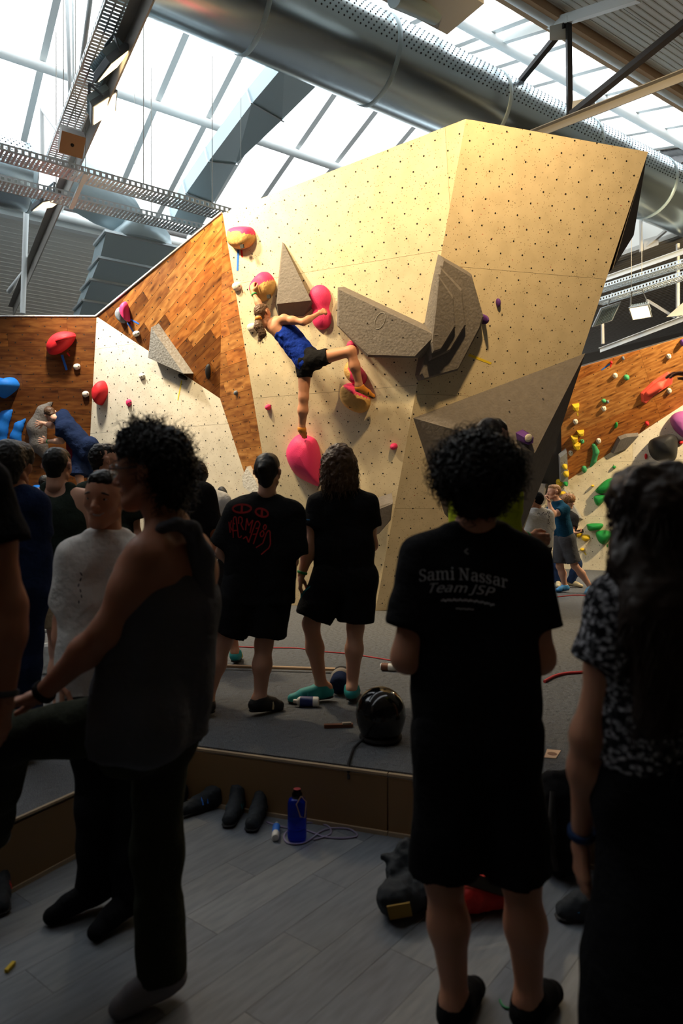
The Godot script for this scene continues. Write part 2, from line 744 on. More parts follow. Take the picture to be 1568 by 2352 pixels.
func make_walls() -> void:
	var bl := ground(660, 1390, PAD)
	var br := ground(862, 1403, PAD)
	var tr := P(1070, 273, 7.2)
	PL.main = front(bl, br, tr)
	var tl := hit(511, 490, PL.main)
	PL.ridge = front(br, tr, br + Vector3(4.4, 0, -1))
	var ftr := hit(1488, 349, PL.ridge)
	var fbr := hit(1146, 1388, PL.ridge)
	var et := P(222, 727, 10.6)
	var eb := ground(188, 1356, PAD)
	PL.cream = front(bl, et, eb)
	var dv := hit(505, 915, PL.cream)
	PL.slope = front(et, tl, dv)
	PL.strip = front(tl, dv, bl)
	var el := P(-260, 727, 10.6)
	var elb := ground(-330, 1356, PAD)
	PL.timber = front(et, eb, el)
	KEY = {"tl": tl, "tr": tr, "br": br, "bl": bl, "ftr": ftr, "fbr": fbr, "et": et, "eb": eb, "dv": dv}
	climbing_wall("wall_front", quad_poly([tl, tr, br, bl]), PL.main, 2.9, 1.46, 0.0, [M.board_beige, M.board_beige_light], 0.27, "plywood_sheet")
	climbing_wall("wall_front_right", quad_poly([tr, ftr, fbr, br]), PL.ridge, 2.9, 1.46, 0.0, [M.board_beige, M.board_beige], 0.27, "plywood_sheet")
	climbing_wall("wall_left", quad_poly([et, dv, bl, eb]), PL.cream, 2.44, 1.3, 0.0, [M.board_cream], 0.24, "plywood_sheet")
	climbing_wall("wall_slope", quad_poly([et, tl, dv]), PL.slope, 1.25, 0.16, 0.37, [M.stained_a, M.stained_b, M.stained_c], 0.24, "plank", 0.42, [[et.lerp(tl, 0.36), Vector3(-1, 0, 0), [M.dark_a, M.dark_b]], [dv.lerp(tl, 0.3), Vector3(-0.35, -1, 0), [M.dark_c, M.dark_a]]])  # left planks darker as painted light falloff; lower ones a real darker stain
	climbing_wall("wall_strip", quad_poly([tl, bl, dv]), PL.strip, 1.6, 0.19, 0.43, [M.stained_a, M.stained_b, M.stained_c], 0.24, "plank", 0.0)
	climbing_wall("wall_far_left", quad_poly([el, et, eb, elb]), PL.timber, 1.5, 0.21, 0.37, [M.dark_a, M.dark_b, M.dark_c, M.dark_a], 0.24, "plank")
	# pale edging along the tops
	var e := setting("trim_1", et)
	for s in [[el, et], [et, tl]]:
		var b := MB.new()
		b.bar(s[0] + Vector3(0, 0.01, -0.02), s[1] + Vector3(0, 0.01, -0.02), 0.07, 0.02)
		part("edge_strip", b, M.volume_white, e)
	# returns behind the ridge wall, so that it has a flank and a back
	var back := Vector3(0.1, 0, -0.45)
	var side := setting("wall_flank", Vector3(fbr.x, PAD, fbr.z))
	var b2 := MB.new()
	b2.prism(quad_poly([ftr, ftr + back, fbr + back, fbr]), Vector3(-0.05, 0, 0))
	part("flank_board", b2, M.board_beige, side)
	b2 = MB.new()
	b2.prism(quad_poly([tl + Vector3(0.03, -0.06, -0.1), tr + Vector3(0, -0.06, -0.1), ftr + Vector3(-0.03, -0.06, -0.1), ftr + back + Vector3(0, -0.06, 0), tl + back + Vector3(0, -0.06, -0.6)]), Vector3(0, -0.05, 0))
	part("top_board", b2, M.panel_dark, side)
	# right-hand walls, farther off
	var hl := ground(1200, 1303, PAD)
	var hr := ground(1720, 1176 + (EYE - PAD) * FOC / 14.0, PAD)
	PL.far_cream = front(hl, hr, P(1290, 1112, 15.8))
	var ha := hit(1290, 1112, PL.far_cream)
	var hb := hit(1720, 831, PL.far_cream)
	var hc := hit(1235, 1107, PL.far_cream)
	var g1 := P(1568, 775, 13.6)
	PL.far_timber = front(ha, hb, g1)
	var g0 := hit(1345, 840, PL.far_timber)
	var g2 := hit(1720, 731, PL.far_timber)
	var gm := hit(1287, 857, PL.far_timber)
	climbing_wall("wall_right", quad_poly([hc, ha, hb, hr, hl]), PL.far_cream, 2.44, 1.22, 0.0, [M.board_cream, M.board_beige_light], 0.3, "plywood_sheet")
	climbing_wall("wall_far_right", quad_poly([ha, gm, g0, g2, hb]), PL.far_timber, 2.4, 1.2, 0.0, [M.stained_a, M.stained_c], 0.3, "plywood_sheet", 0.5)
	var j0 := gm + Vector3(-1.9, 0.2, -0.9)
	var j1 := ha + Vector3(-1.7, -0.15, -0.55)
	PL.far_fold = front(ha, gm, j1)
	climbing_wall("wall_fold", quad_poly([gm, ha, j1, j0]), PL.far_fold, 2.0, 0.5, 0.37, [M.stained_a, M.stained_c], 0.3, "plywood_sheet")
	var kick := setting("wall_kick", Vector3(hl.x, PAD, hl.z))
	var b3 := MB.new()
	b3.prism(quad_poly([hc, hl, Vector3(j1.x, PAD, j1.z), j1]), Vector3(0, 0, -0.05))
	part("lower_board", b3, M.board_cream, kick)


func make_floor() -> void:
	var fl := setting("floor", Vector3(0, 0, -3))
	var b := MB.new()
	b.box(Vector3(1, -0.115, -8), Vector3(20, 0, 0), Vector3(0, 0.1, 0), Vector3(0, 0, 16))
	part("screed", b, M.panel_dark, fl)
	# vinyl planks, laid askew to the camera
	var e1 := Vector3(0.62, 0, -0.785).normalized()
	var e2 := e1.cross(Vector3.UP)
	for row in range(-16, 17):
		var x := -3.4 - fmod(row * 0.41 + 10.0, 1.0) * 0.95
		while x < 3.6:
			var c := Vector3(0.1, 0, -2.6) + e1 * (x + 0.475) + e2 * (row * 0.19)
			if absf(c.x) < 2.6 and c.z < -0.9 and c.z > -4.6:
				var q := MB.new()
				q.ux = e1
				q.uy = e2
				q.uo = Vector2(rng.randf() * 7.0, rng.randf() * 7.0)
				q.box(c - Vector3(0, 0.0075, 0), e1 * 0.4742, e2 * 0.0942, Vector3(0, 0.0075, 0))
				part("vinyl_plank", q, [M.vinyl_a, M.vinyl_b, M.vinyl_c][rng.randi() % 3], fl)
			x += 0.95
	# padded floor: raised carpet with a boarded front that turns a corner
	var a0 := ground(-560, 2140, PAD)
	var a1 := ground(412, 1712, PAD)
	var a2 := ground(950, 1783, PAD)
	var a3 := a1 + (a2 - a1) * 3.4
	var pad := setting("floor_padding", Vector3(0, 0, -8))
	b = MB.new()
	b.prism(quad_poly([a0 + Vector3(0.03, 0, -0.03), a1 + Vector3(0.0, 0, -0.035), a3 + Vector3(0.02, 0, -0.03), Vector3(15, PAD, -4), Vector3(15, PAD, -21), Vector3(-11, PAD, -21), Vector3(-11, PAD, -2.3)]), Vector3(0, -PAD, 0))
	part("carpet", b, M.carpet, pad)
	# seams of the carpet
	var kb := setting("trim_2", a1)
	for s in [[a0, a1, 0.0, 1.0], [a1, a2, 0.0, 0.9], [a1, a3, 0.265, 1.0]]:
		var p0: Vector3 = s[0].lerp(s[1], s[2] + (0.0008 if s[2] > 0.0 else 0.0))
		var p1: Vector3 = s[0].lerp(s[1], s[3] - 0.0008)
		b = MB.new()
		b.ux = (p1 - p0).normalized()
		b.bar(p0 - Vector3(0, PAD / 2.0 + 0.012, 0), p1 - Vector3(0, PAD / 2.0 + 0.012, 0), 0.018, PAD - 0.024)
		var board := part("kick_board", b, M.kick_board, kb)
		b = MB.new()
		b.bar(p0 - Vector3(0, 0.006, 0), p1 - Vector3(0, 0.006, 0), 0.022, 0.012)
		part("top_edge", b, M.ply_edge, board)
		b = MB.new()
		b.bar(p0 + Vector3(0, 0.01 - PAD, 0.012), p1 + Vector3(0, 0.01 - PAD, 0.012), 0.02, 0.02)
		part("base_bead", b, M.ply_edge, board)


# roof coordinates: along the ridge, across it (away from the camera), height
const RU := Vector3(0.828, 0, -0.5607)
const RV := Vector3(-0.5607, 0, -0.828)
const R0 := Vector3(0.725, 0, -9.8)


func R(u: float, w: float, y: float) -> Vector3:
	return R0 + RU * u + RV * w + Vector3(0, y, 0)


func roof_y(w: float) -> float:
	return 10.0 - 0.297 * absf(w - 2.0)


func roof_slab(called: String, u0: float, u1: float, w0: float, w1: float, m: Material) -> void:
	var o := setting(called, R((u0 + u1) / 2, (w0 + w1) / 2, roof_y((w0 + w1) / 2)))
	var b := MB.new()
	var y0 := roof_y(w0)
	var y1 := roof_y(w1)
	b.prism(quad_poly([R(u0, w0, y0), R(u1, w0, y0), R(u1, w1, y1), R(u0, w1, y1)]), Vector3(0, 0.2, 0))
	part("roof_deck", b, M.panel_dark, o)
	# lining sheets with standing ribs
	var n := int(absf(w1 - w0) / 1.1) + 1
	for k in n:
		var a := lerpf(w0, w1, float(k) / n)
		var c := lerpf(w0, w1, float(k + 1) / n)
		b = MB.new()
		b.prism(quad_poly([R(u0, a + 0.004, roof_y(a)), R(u1, a + 0.004, roof_y(a)), R(u1, c - 0.004, roof_y(c)), R(u0, c - 0.004, roof_y(c))]), Vector3(0, -0.03, 0))
		for j in 7:
			var w := lerpf(a, c, (j + 0.5) / 7.0)
			b.bar(R(u0, w, roof_y(w) - 0.034), R(u1, w, roof_y(w) - 0.034), 0.018, 0.012)
		part("lining_sheet", b, m, o)


func make_roof() -> void:
	# closed parts of the roof
	roof_slab("ceiling_near", -15, 16, -4.4, -1.06, M.panel_grey)
	roof_slab("ceiling_rear", -15, 16, -12, -5.2, M.panel_grey)
	roof_slab("ceiling_side", 0.0, 16, -5.2, -4.4, M.panel_grey)
	roof_slab("ceiling_far", -15, 16, 8.05, 13.5, M.panel_grey)
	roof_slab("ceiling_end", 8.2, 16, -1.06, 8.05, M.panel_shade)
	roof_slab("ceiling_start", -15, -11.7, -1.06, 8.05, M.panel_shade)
	# glazing: panes between bars, two slopes
	var k := 0
	for s in [[-1.06, 2.0], [2.0, 5.0], [5.0, 8.05], [-5.2, -4.4]]:  # last strip: added skylight, out of view, to light the foreground floor
		k += 1
		var o := setting("window_%d" % k, R(0, (s[0] + s[1]) / 2, roof_y((s[0] + s[1]) / 2)))
		var du := 0.985
		var u := -15.0 if s[0] < -2.0 else -11.71
		var u_end := 0.0 if s[0] < -2.0 else 8.2
		while u < u_end - 0.05:
			var u1 := minf(u + du, u_end)
			var b := MB.new()
			b.prism(quad_poly([R(u + 0.03, s[0], roof_y(s[0]) + 0.06), R(u1 - 0.03, s[0], roof_y(s[0]) + 0.06), R(u1 - 0.03, s[1], roof_y(s[1]) + 0.06), R(u + 0.03, s[1], roof_y(s[1]) + 0.06)]), Vector3(0, 0.004, 0))
			part("pane", b, M.roof_glass, o)
			b = MB.new()
			b.bar(R(u, s[0], roof_y(s[0])), R(u, s[1], roof_y(s[1])), 0.11, 0.14)
			part("glazing_bar", b, M.steel_white, o)
			u += du
		for w: float in {-1.06: [-1.06, 0.06], 2.0: [2.0, 4.56], 5.0: [8.0], -5.2: [-4.4]}[s[0]]:
			var b := MB.new()
			var pts := []
			for j in 5:
				pts.append(R(lerpf(-11, u_end, j / 4.0), w, roof_y(w) - 0.16))
			b.tube(pts, [0.085], 10)
			part("purlin", b, M.steel_white, o)
	var ev := setting("trim_3", R(0, 8.05, roof_y(8.05)))
	for j in 2:
		var b := MB.new()
		b.bar(R(-11, 8.05 + j * 0.28, roof_y(8.05) - 0.1 - j * 0.1), R(8.2, 8.05 + j * 0.28, roof_y(8.05) - 0.1 - j * 0.1), 0.2, 0.16)
		part("gutter_beam", b, M.steel_white, ev)
	var eb := MB.new()
	eb.bar(R(-15, -1.06, roof_y(-1.06) - 0.1), R(8.2, -1.06, roof_y(-1.06) - 0.1), 0.28, 0.22)
	part("edge_beam", eb, M.card, ev)
	# hall walls, out of sight for the most part
	for s in [["wall_hall_near", R(-15, -12, 0), R(16, -12, 0)], ["wall_hall_far", R(-15, 13.5, 0), R(16, 13.5, 0)], ["wall_hall_start", R(-15, -12, 0), R(-15, 13.5, 0)], ["wall_hall_end", R(16, -12, 0), R(16, 13.5, 0)]]:
		var a: Vector3 = s[1]
		var c: Vector3 = s[2]
		var o := setting(s[0], (a + c) / 2)
		var b := MB.new()
		b.bar(a + Vector3(0, 5.0, 0), c + Vector3(0, 5.0, 0), 0.2, 10.4)
		part("wall_board", b, M.hall_wall, o)
	# end bay: a lower dark ceiling and a glazed step above it
	var lowc := setting("ceiling_low", R(12, 1, 7.2))
	var b4 := MB.new()
	b4.prism(quad_poly([R(8.2, -12, 7.6), R(16, -12, 7.6), R(16, 13.4, 7.6), R(8.2, 13.4, 7.6)]), Vector3(0, 0.1, 0))
	part("deck", b4, M.panel_dark, lowc)
	for j in 60:
		var b := MB.new()
		b.bar(R(8.25 + j * 0.13, -12, 7.585), R(8.25 + j * 0.13, 13.3, 7.585), 0.05, 0.03)
		part("rib", b, M.panel_shade, lowc)
	var step := setting("wall_step", R(8.2, 1, 8))
	var b5 := MB.new()
	b5.bar(R(8.25, -12, 8.2), R(8.25, 13.4, 8.2), 0.1, 1.2)
	part("step_board", b5, M.panel_grey, step)
	var w9 := setting("window_9", R(8.25, 1, 9.2))
	for j in 8:
		var w := -1.0 + j * 0.95
		var b := MB.new()
		b.bar(R(8.25, w, 8.8), R(8.25, w, roof_y(w)), 0.09, 0.09, RU)
		part("mullion", b, M.steel_white, w9)
		b = MB.new()
		b.prism(quad_poly([R(8.25, w + 0.05, 8.8), R(8.25, w + 0.9, 8.8), R(8.25, w + 0.9, roof_y(w + 0.9) + 0.2), R(8.25, w + 0.05, roof_y(w) + 0.2)]), RU * 0.005)
		part("pane", b, M.roof_glass, w9)


func _ready() -> void:
	rng.seed = 4
	# camera: level, eye height, wide lens
	var cam := Camera3D.new()
	cam.name = "camera"
	add_child(cam)
	cam.position = Vector3(0, EYE, 0)
	var lens := CameraAttributesPhysical.new()
	lens.frustum_focal_length = 24.0
	lens.frustum_focus_distance = 8.0
	lens.exposure_aperture = 2.2
	cam.attributes = lens
	cam.keep_aspect = Camera3D.KEEP_HEIGHT
	cam.fov = rad_to_deg(2.0 * atan(1176.0 / FOC))
	cam.near = 0.05
	cam.far = 120.0
	cam.current = true
	# overcast sky over the glazed roof
	var env := Environment.new()
	env.background_mode = Environment.BG_COLOR
	env.background_color = colour(246, 251, 255)
	env.background_energy_multiplier = 4.0
	env.tonemap_mode = Environment.TONE_MAPPER_LINEAR
	env.tonemap_exposure = 1.0
	env.sdfgi_enabled = true
	env.ssao_enabled = true
	env.ssil_enabled = true
	var we := WorldEnvironment.new()
	we.name = "surroundings"
	we.environment = env
	add_child(we)
	make_materials()
	make_floor()
	make_walls()
	make_lamps()
	make_roof()
	build_rest()
	print("built in ", Time.get_ticks_msec(), " ms, fov ", cam.fov)


# ---------------------------------------------------------------- roof fittings

# a floodlight: wedge housing with cooling fins, lit face, bracket, and a spot just in front of the face
func flood(at: Vector3, aim: Vector3, label: String, energy: float, hang: Vector3, size := 0.34, cone := 62.0, tint := Color(1.0, 0.9, 0.72)) -> void:
	var o := thing("floodlight", label, "floodlight", at, "floodlights under the roof")
	var d := (aim - at).normalized()
	var x := d.cross(Vector3.UP).normalized()
	var y := x.cross(d)
	var b := MB.new()
	var s := size * 0.5
	var rings := []
	for q in [[-0.10, 0.5], [-0.07, 0.86], [-0.015, 1.0], [0.0, 1.0]]:
		var r := PackedVector3Array()
		for c in [[-1, -1], [1, -1], [1, 1], [-1, 1]]:
			r.append(at + d * q[0] + x * (c[0] * s * q[1] * 1.15) + y * (c[1] * s * q[1]))
		rings.append(r)
	b.loft(rings, false)
	var body := part("housing", b, M.lamp_body, o)
	for k in 9:
		b = MB.new()
		b.box(at - d * 0.105 + x * (s * 0.9 * (k - 4) / 4.0), x * 0.006, y * s * 0.75, d * 0.03)
		part("cooling_fin", b, M.zinc_dull, body)
	b = MB.new()
	b.box(at + d * 0.004, x * s * 1.02, y * s * 0.88, d * 0.004)
	part("lamp_face", b, M.flood_glow, o)
	b = MB.new()
	for e: float in [-1.0, 1.0]:
		b.bar(at + x * (e * s * 1.2) - d * 0.03, hang + x * (e * s * 0.6), 0.03, 0.012)
	b.bar(hang - x * s * 0.65, hang + x * s * 0.65, 0.03, 0.012)
	part("bracket", b, M.lamp_body, o)
	var l := SpotLight3D.new()
	l.name = "flood_light"
	o.add_child(l, true)
	l.look_at_from_position(at + d * 0.03, aim, Vector3.UP)
	l.spot_angle = cone
	l.spot_angle_attenuation = 0.6
	l.spot_range = 40.0
	l.light_energy = energy
	l.light_color = tint
	l.light_size = size * 0.4
	l.shadow_enabled = true


func make_lamps() -> void:
	flood(P(262, 150, 6.75), hit(740, 760, PL.main), "upper floodlight on the roof girder, lit face tipped toward the beige wall", 15.0, P(252, 92, 6.62))
	flood(P(240, 250, 7.5), hit(820, 980, PL.main), "lower floodlight on the roof girder, seen from beneath as a bright slanted pane", 18.0, P(205, 205, 7.35))
	flood(P(110, 470, 9.4), hit(330, 960, PL.cream), "floodlight on the girder below the cable trays, turned to the left walls", 22.0, P(118, 425, 9.3), 0.34, 62.0, Color(1.0, 0.96, 0.88))
	flood(Vector3(1.05, 6.75, -4.6), hit(1260, 600, PL.ridge), "floodlight on the ridge of the roof, above and before the wall corner", 30.0, Vector3(1.05, 7.2, -4.6), 0.34, 52.0, Color(1.0, 0.85, 0.62))
	flood(P(1470, 718, 13.2), P(1330, 1330, 10.6), "square white-hot floodlight hanging under the dark ceiling at right", 10.0, P(1462, 668, 13.2), 0.32)
	flood(Vector3(8.3, 6.6, -10.6), hit(1400, 1000, PL.far_timber), "floodlight hung before the orange wall, past the right edge", 70.0, Vector3(8.3, 7.3, -10.6), 0.36)


func cable_tray(label: String, a: Vector3, c: Vector3, wide: float, up: Vector3, rods: Array) -> void:
	var o := thing("cable_tray", label, "cable tray", (a + c) / 2.0, "slotted cable trays")
	var d := (c - a).normalized()
	var side := d.cross(up).normalized()
	for e: float in [-1.0, 1.0]:
		var b := MB.new()
		# slotted side rail: two flanges joined by short webs
		var p0: Vector3 = a + side * (e * wide / 2.0)
		var p1: Vector3 = c + side * (e * wide / 2.0)
		b.bar(p0 + up * 0.03, p1 + up * 0.03, 0.006, 0.02)
		b.bar(p0 - up * 0.03, p1 - up * 0.03, 0.006, 0.02)
		var n := int((c - a).length() / 0.075)
		for k in n:
			b.box(p0.lerp(p1, (k + 0.5) / n), d * 0.018, up * 0.022, side * 0.003)
		part("side_rail", b, M.rail_zinc, o)
	var f := MB.new()
	var m := int((c - a).length() / 0.05)
	for k in m:
		var p := a.lerp(c, (k + 0.5) / m) - up * 0.038
		for j in 3:
			f.box(p + side * (wide * (j - 1) * 0.33), d * 0.016, side * wide * 0.15, up * 0.002)
	for j in 4:
		f.bar(a - up * 0.038 + side * (wide * (j - 1.5) * 0.33), c - up * 0.038 + side * (wide * (j - 1.5) * 0.33), 0.018, 0.004)
	var s := part("slotted_base", f, M.rail_zinc, o)
	s.set_meta("kind", "stuff")
	for r in rods:
		var b := MB.new()
		var p: Vector3 = a.lerp(c, r)
		b.tube([p, p + Vector3(0, 2.2, 0)], [0.006], 6)
		part("hanger_rod", b, M.steel_grey, o)


func round_duct(called: String, label: String, u0: float, u1: float, w: float, y: float, r: float, bands: Array, th0: float, th1: float, rows: int) -> void:
	var o := thing(called, label, "air duct", R((u0 + u1) / 2, w, y))
	var b := MB.new()
	var rings := []
	var dents := FastNoiseLite.new()
	dents.seed = 3
	dents.frequency = 0.5
	var n := int((u1 - u0) * 3.0)
	for k in n + 1:
		var u := lerpf(u0, u1, float(k) / n)
		var ring := PackedVector3Array()
		for j in 48:
			var a := TAU * j / 48
			var rr := r * (1.0 + 0.006 * dents.get_noise_2d(u * 2.0, sin(a) * 3.0))
			ring.append(R(u, w - sin(a) * rr, y + cos(a) * rr))
		rings.append(ring)
	b.loft(rings)
	part("duct_skin", b, M.zinc, o)
	for u in bands:
		b = MB.new()
		var rr := []
		for q in [[-0.035, 0.99], [-0.03, 1.02], [0.03, 1.02], [0.035, 0.99]]:
			var ring := PackedVector3Array()
			for j in 48:
				var a := TAU * j / 48
				ring.append(R(u + q[0], w - sin(a) * r * q[1], y + cos(a) * r * q[1]))
			rr.append(ring)
		b.loft(rr)
		part("joint_band", b, M.zinc_dull, o)
	b = MB.new()
	var du := 0.085
	var m := int((u1 - u0) / du)
	for k in m:
		for j in rows:
			var a := deg_to_rad(lerpf(th0, th1, float(j) / (rows - 1)))
			var nrm := RV * -sin(a) + Vector3.UP * cos(a)
			var at := R(u0 + (k + 0.5 * (j % 2)) * du, w - sin(a) * r * 1.004, y + cos(a) * r * 1.004)
			var e2 := nrm.cross(RU)
			b.loft([MB.ring(at, RU * 0.013, e2 * 0.013, 5), MB.ring(at + nrm * 0.003, RU * 0.012, e2 * 0.012, 5)], false)
	var s := part("perforation", b, M.screw_hole, o)
	s.set_meta("kind", "stuff")


func beam(b: MB, a: Vector3, c: Vector3, w: float, h: float) -> void:
	# two angle sections back to back
	b.bar(a, c, w, 0.012)
	b.bar(a - Vector3(0, h / 2.0, 0), c - Vector3(0, h / 2.0, 0), 0.014, h)


func square_ring(c: Vector3, x: Vector3, y: Vector3) -> PackedVector3Array:
	return PackedVector3Array([c - x - y, c + x - y, c + x + y, c - x + y])


func make_fittings() -> void:
	round_duct("round_duct", "large galvanised round air duct with a perforated flank, crossing above the main wall", -9.0, 8.12, 0.0, 8.0, 0.58, [-6.3, -4.3, -2.25, -0.31, 1.84, 4.13, 6.4], 34.0, 98.0, 12)
	round_duct("round_duct", "pale perforated round duct at the upper left behind the cable trays", -12.0, -3.9, 5.0, 7.35, 0.55, [-6.0, -3.95], 34.0, 95.0, 9)
	# branch duct from the big duct down the glazed slope
	var br := thing("branch_duct", "faceted rectangular sheet metal branch duct slanting down across the skylight", "air duct", P(540, 310, 11.5))
	var b := MB.new()
	var stops := [[690, 150, 9.5, 0.30, 0.0], [608, 240, 10.5, 0.26, 0.35], [506, 358, 11.8, 0.25, -0.35], [455, 440, 12.6, 0.26, 0.2], [425, 500, 13.2, 0.28, 0.0]]
	for k in stops.size() - 1:
		var rings := []
		for e in 2:
			var s: Array = stops[k + e]
			var x := RU.rotated(RV, s[4] * 0.5)
			rings.append(square_ring(P(s[0], s[1], s[2]), x * s[3], Vector3.UP.rotated(RU, -0.5) * 0.17))
		b = MB.new()
		b.loft(rings, false)
		part("duct_section", b, M.zinc_dull, br)
		var s2: Array = stops[k + 1]
		b = MB.new()
		var c := P(s2[0], s2[1], s2[2])
		b.loft([square_ring(c - RV * 0.015, RU.rotated(RV, s2[4] * 0.5) * (s2[3] + 0.03), Vector3.UP.rotated(RU, -0.5) * 0.2), square_ring(c + RV * 0.015, RU.rotated(RV, s2[4] * 0.5) * (s2[3] + 0.03), Vector3.UP.rotated(RU, -0.5) * 0.2)], false)
		part("flange", b, M.rail_zinc, br)
	# hood and stepped duct at the left, below the second round duct
	var hood := thing("duct_hood", "grey sheet metal hood turning the second duct downward behind the timber wall", "air duct", P(290, 520, 12.0))
	b = MB.new()
	b.loft([MB.ring(P(150, 400, 11.8), RV * 0.5, Vector3.UP * 0.5, 24), MB.ring(P(225, 445, 12.0), RV * 0.52, Vector3.UP * 0.5, 24), MB.ring(P(300, 490, 12.2), (RV + Vector3.UP * 0.3) * 0.62, (Vector3.UP - RU * 0.5) * 0.48, 24), MB.ring(P(335, 540, 12.3), RU * 0.5 + RV * 0.25, RV * 0.6, 24), MB.ring(P(318, 565, 12.3), RU * 0.62, RV * 0.5, 24)])
	part("hood_shell", b, M.zinc_dull, hood)
	var pts := [[318, 566, 12.3, 0.66], [302, 622, 12.7, 0.66], [276, 668, 13.1, 0.62], [252, 712, 13.5, 0.58], [236, 760, 13.9, 0.58]]
	for k in pts.size() - 1:
		var p: Array = pts[k]
		var q: Array = pts[k + 1]
		b = MB.new()
		b.loft([square_ring(P(p[0], p[1], p[2]), RU * p[3], RV * 0.35), square_ring(P(q[0], q[1], q[2]), RU * q[3], RV * 0.35)], false)
		part("duct_section", b, M.zinc_dull, hood)
		b = MB.new()
		b.box(P(p[0], p[1], p[2]), RU * (p[3] + 0.04), RV * 0.39, Vector3(0, 0.02, 0))
		part("flange", b, M.rail_zinc, hood)
	cable_tray("upper slotted cable tray crossing the left of the roof", P(-60, 333, 7.86), P(520, 493, 9.85), 0.3, Vector3.UP, [0.35, 0.62, 0.93])
	cable_tray("lower slotted cable tray crossing the left of the roof", P(-60, 405, 8.6), P(490, 536, 10.5), 0.3, Vector3.UP, [0.3, 0.7])
	cable_tray("slotted cable tray running along the left roof girder", P(300, -60, 6.05), P(120, 390, 9.1), 0.24, Vector3.UP, [0.8])
	cable_tray("upper slotted cable tray under the dark ceiling at right", P(1372, 666, 14.9), P(1620, 590, 12.6), 0.3, Vector3.UP, [0.45])
	cable_tray("lower slotted cable tray under the dark ceiling at right", P(1372, 695, 14.6), P(1620, 618, 12.3), 0.3, Vector3.UP, [0.35])
	# narrow channel joining the two left trays
	var jn := thing("channel_strut", "short slotted channel bridging the two left cable trays", "strut", P(180, 430, 8.6))
	b = MB.new()
	b.bar(P(197, 398, 8.3), P(163, 478, 8.9), 0.05, 0.03)
	part("channel", b, M.rail_zinc, jn)
	# left roof girder
	var gd := thing("roof_girder", "grey-brown steel girder running from the top of the view down to the left timber wall", "girder", P(200, 300, 8.0))
	b = MB.new()
	beam(b, P(352, -60, 5.95), P(30, 705, 15.5), 0.2, 0.24)
	part("chord", b, M.steel_grey, gd)
	for s in [[P(152, -60, 8.5), P(161, 225, 8.5), 0.05], [P(166, -60, 8.6), P(169, 220, 8.6), 0.03], [P(215, -60, 8.0), P(186, 160, 8.2), 0.06], [P(96, 250, 9.4), P(98, 370, 9.4), 0.06], [P(96, 250, 9.4), P(135, 305, 8.6), 0.05], [P(62, 440, 12.5), P(52, 720, 12.5), 0.1], [P(20, 670, 14.5), P(60, 620, 13.8), 0.1]]:
		b = MB.new()
		b.tube([s[0], s[1]], [s[2] / 2.0], 8)
		part("strut", b, M.steel_white, gd)
	var sp := thing("speaker_box", "white box with a tan front and a small dark port, clamped to the left girder", "speaker", P(166, 326, 8.2))
	var sx := RU
	var sd := Vector3(0.35, -0.7, 0.6).normalized()
	var sy := sd.cross(sx).normalized()
	sx = sy.cross(sd)
	b = MB.new()
	b.box(P(164, 326, 8.05), sx * 0.13, sy * 0.12, sd * 0.09)
	part("cabinet", b, M.volume_white, sp)
	b = MB.new()
	b.box(P(164, 326, 8.05) + sd * 0.094, sx * 0.132, sy * 0.122, sd * 0.004)
	part("front_board", b, M.card, sp)
	b = MB.new()
	b.lathe(P(164, 326, 8.05) + sd * 0.096, sd, [[0.02, 0.0], [0.02, 0.006], [0.01, 0.008]], 12)
	part("port", b, M.screw_hole, sp)
	# right truss, black bars over the ridge wall
	var ts := thing("roof_truss", "truss of black struts on a brown chord above the right wall", "truss", P(1308, 265, 9.9))
	b = MB.new()
	beam(b, P(1225, 303, 10.45), P(1690, 118, 7.9), 0.16, 0.11)
	part("chord", b, M.steel_grey, ts)
	for s in [[P(1305, 40, 9.93), P(1308, 268, 9.93), 0.085], [P(1299, 58, 9.95), P(1112, 288, 11.6), 0.085], [P(1312, 264, 9.9), P(1640, 0, 8.1), 0.1]]:
		b = MB.new()
		b.bar(s[0], s[1], s[2], s[2] * 0.8)
		part("strut", b, M.steel_dark, ts)
	b = MB.new()
	b.prism(quad_poly([P(1262, 60, 9.96), P(1300, 50, 9.96), P(1300, 90, 9.96), P(1262, 92, 9.96)]), Vector3(0, 0, -0.01))
	part("gusset", b, M.panel_grey, ts)
	b = MB.new()
	b.prism(quad_poly([P(1312, 262, 9.88), P(1366, 240, 9.7), P(1366, 222, 9.7), P(1315, 232, 9.88)]), Vector3(0, 0, -0.01))
	part("gusset", b, M.panel_grey, ts)
	b = MB.new()
	b.bar(P(1035, 128, 12.3), P(1302, 44, 9.95), 0.09, 0.13)
	b.bar(P(1302, 44, 9.95), P(1470, -10, 8.8), 0.09, 0.13)
	part("top_chord", b, M.steel_white, ts)
	# end bay steel at right
	var st := thing("end_truss", "pale steel truss in front of the dark ceiling at right", "truss", P(1480, 650, 15.2))
	b = MB.new()
	for s in [[P(1378, 640, 16.4), P(1640, 548, 13.6), 0.1], [P(1378, 800, 16.4), P(1640, 700, 13.6), 0.1]]:
		beam(b, s[0], s[1], s[2], 0.1)
	part("chord", b, M.steel_white, st)
	for s in [[P(1471, 505, 15.3), P(1472, 578, 15.3)], [P(1478, 572, 15.3), P(1600, 470, 14.2)], [P(1556, 560, 14.5), P(1556, 740, 14.5)], [P(1486, 690, 15.2), P(1552, 730, 14.6)], [P(1383, 735, 16.2), P(1384, 790, 16.2)]]:
		b = MB.new()
		b.bar(s[0], s[1], 0.07, 0.05)
		part("strut", b, M.steel_grey, st)
	b = MB.new()
	b.prism(quad_poly([P(1530, 728, 14.55), P(1568, 695, 14.4), P(1590, 712, 14.3), P(1590, 722, 14.3)]), Vector3(0, 0, -0.015))
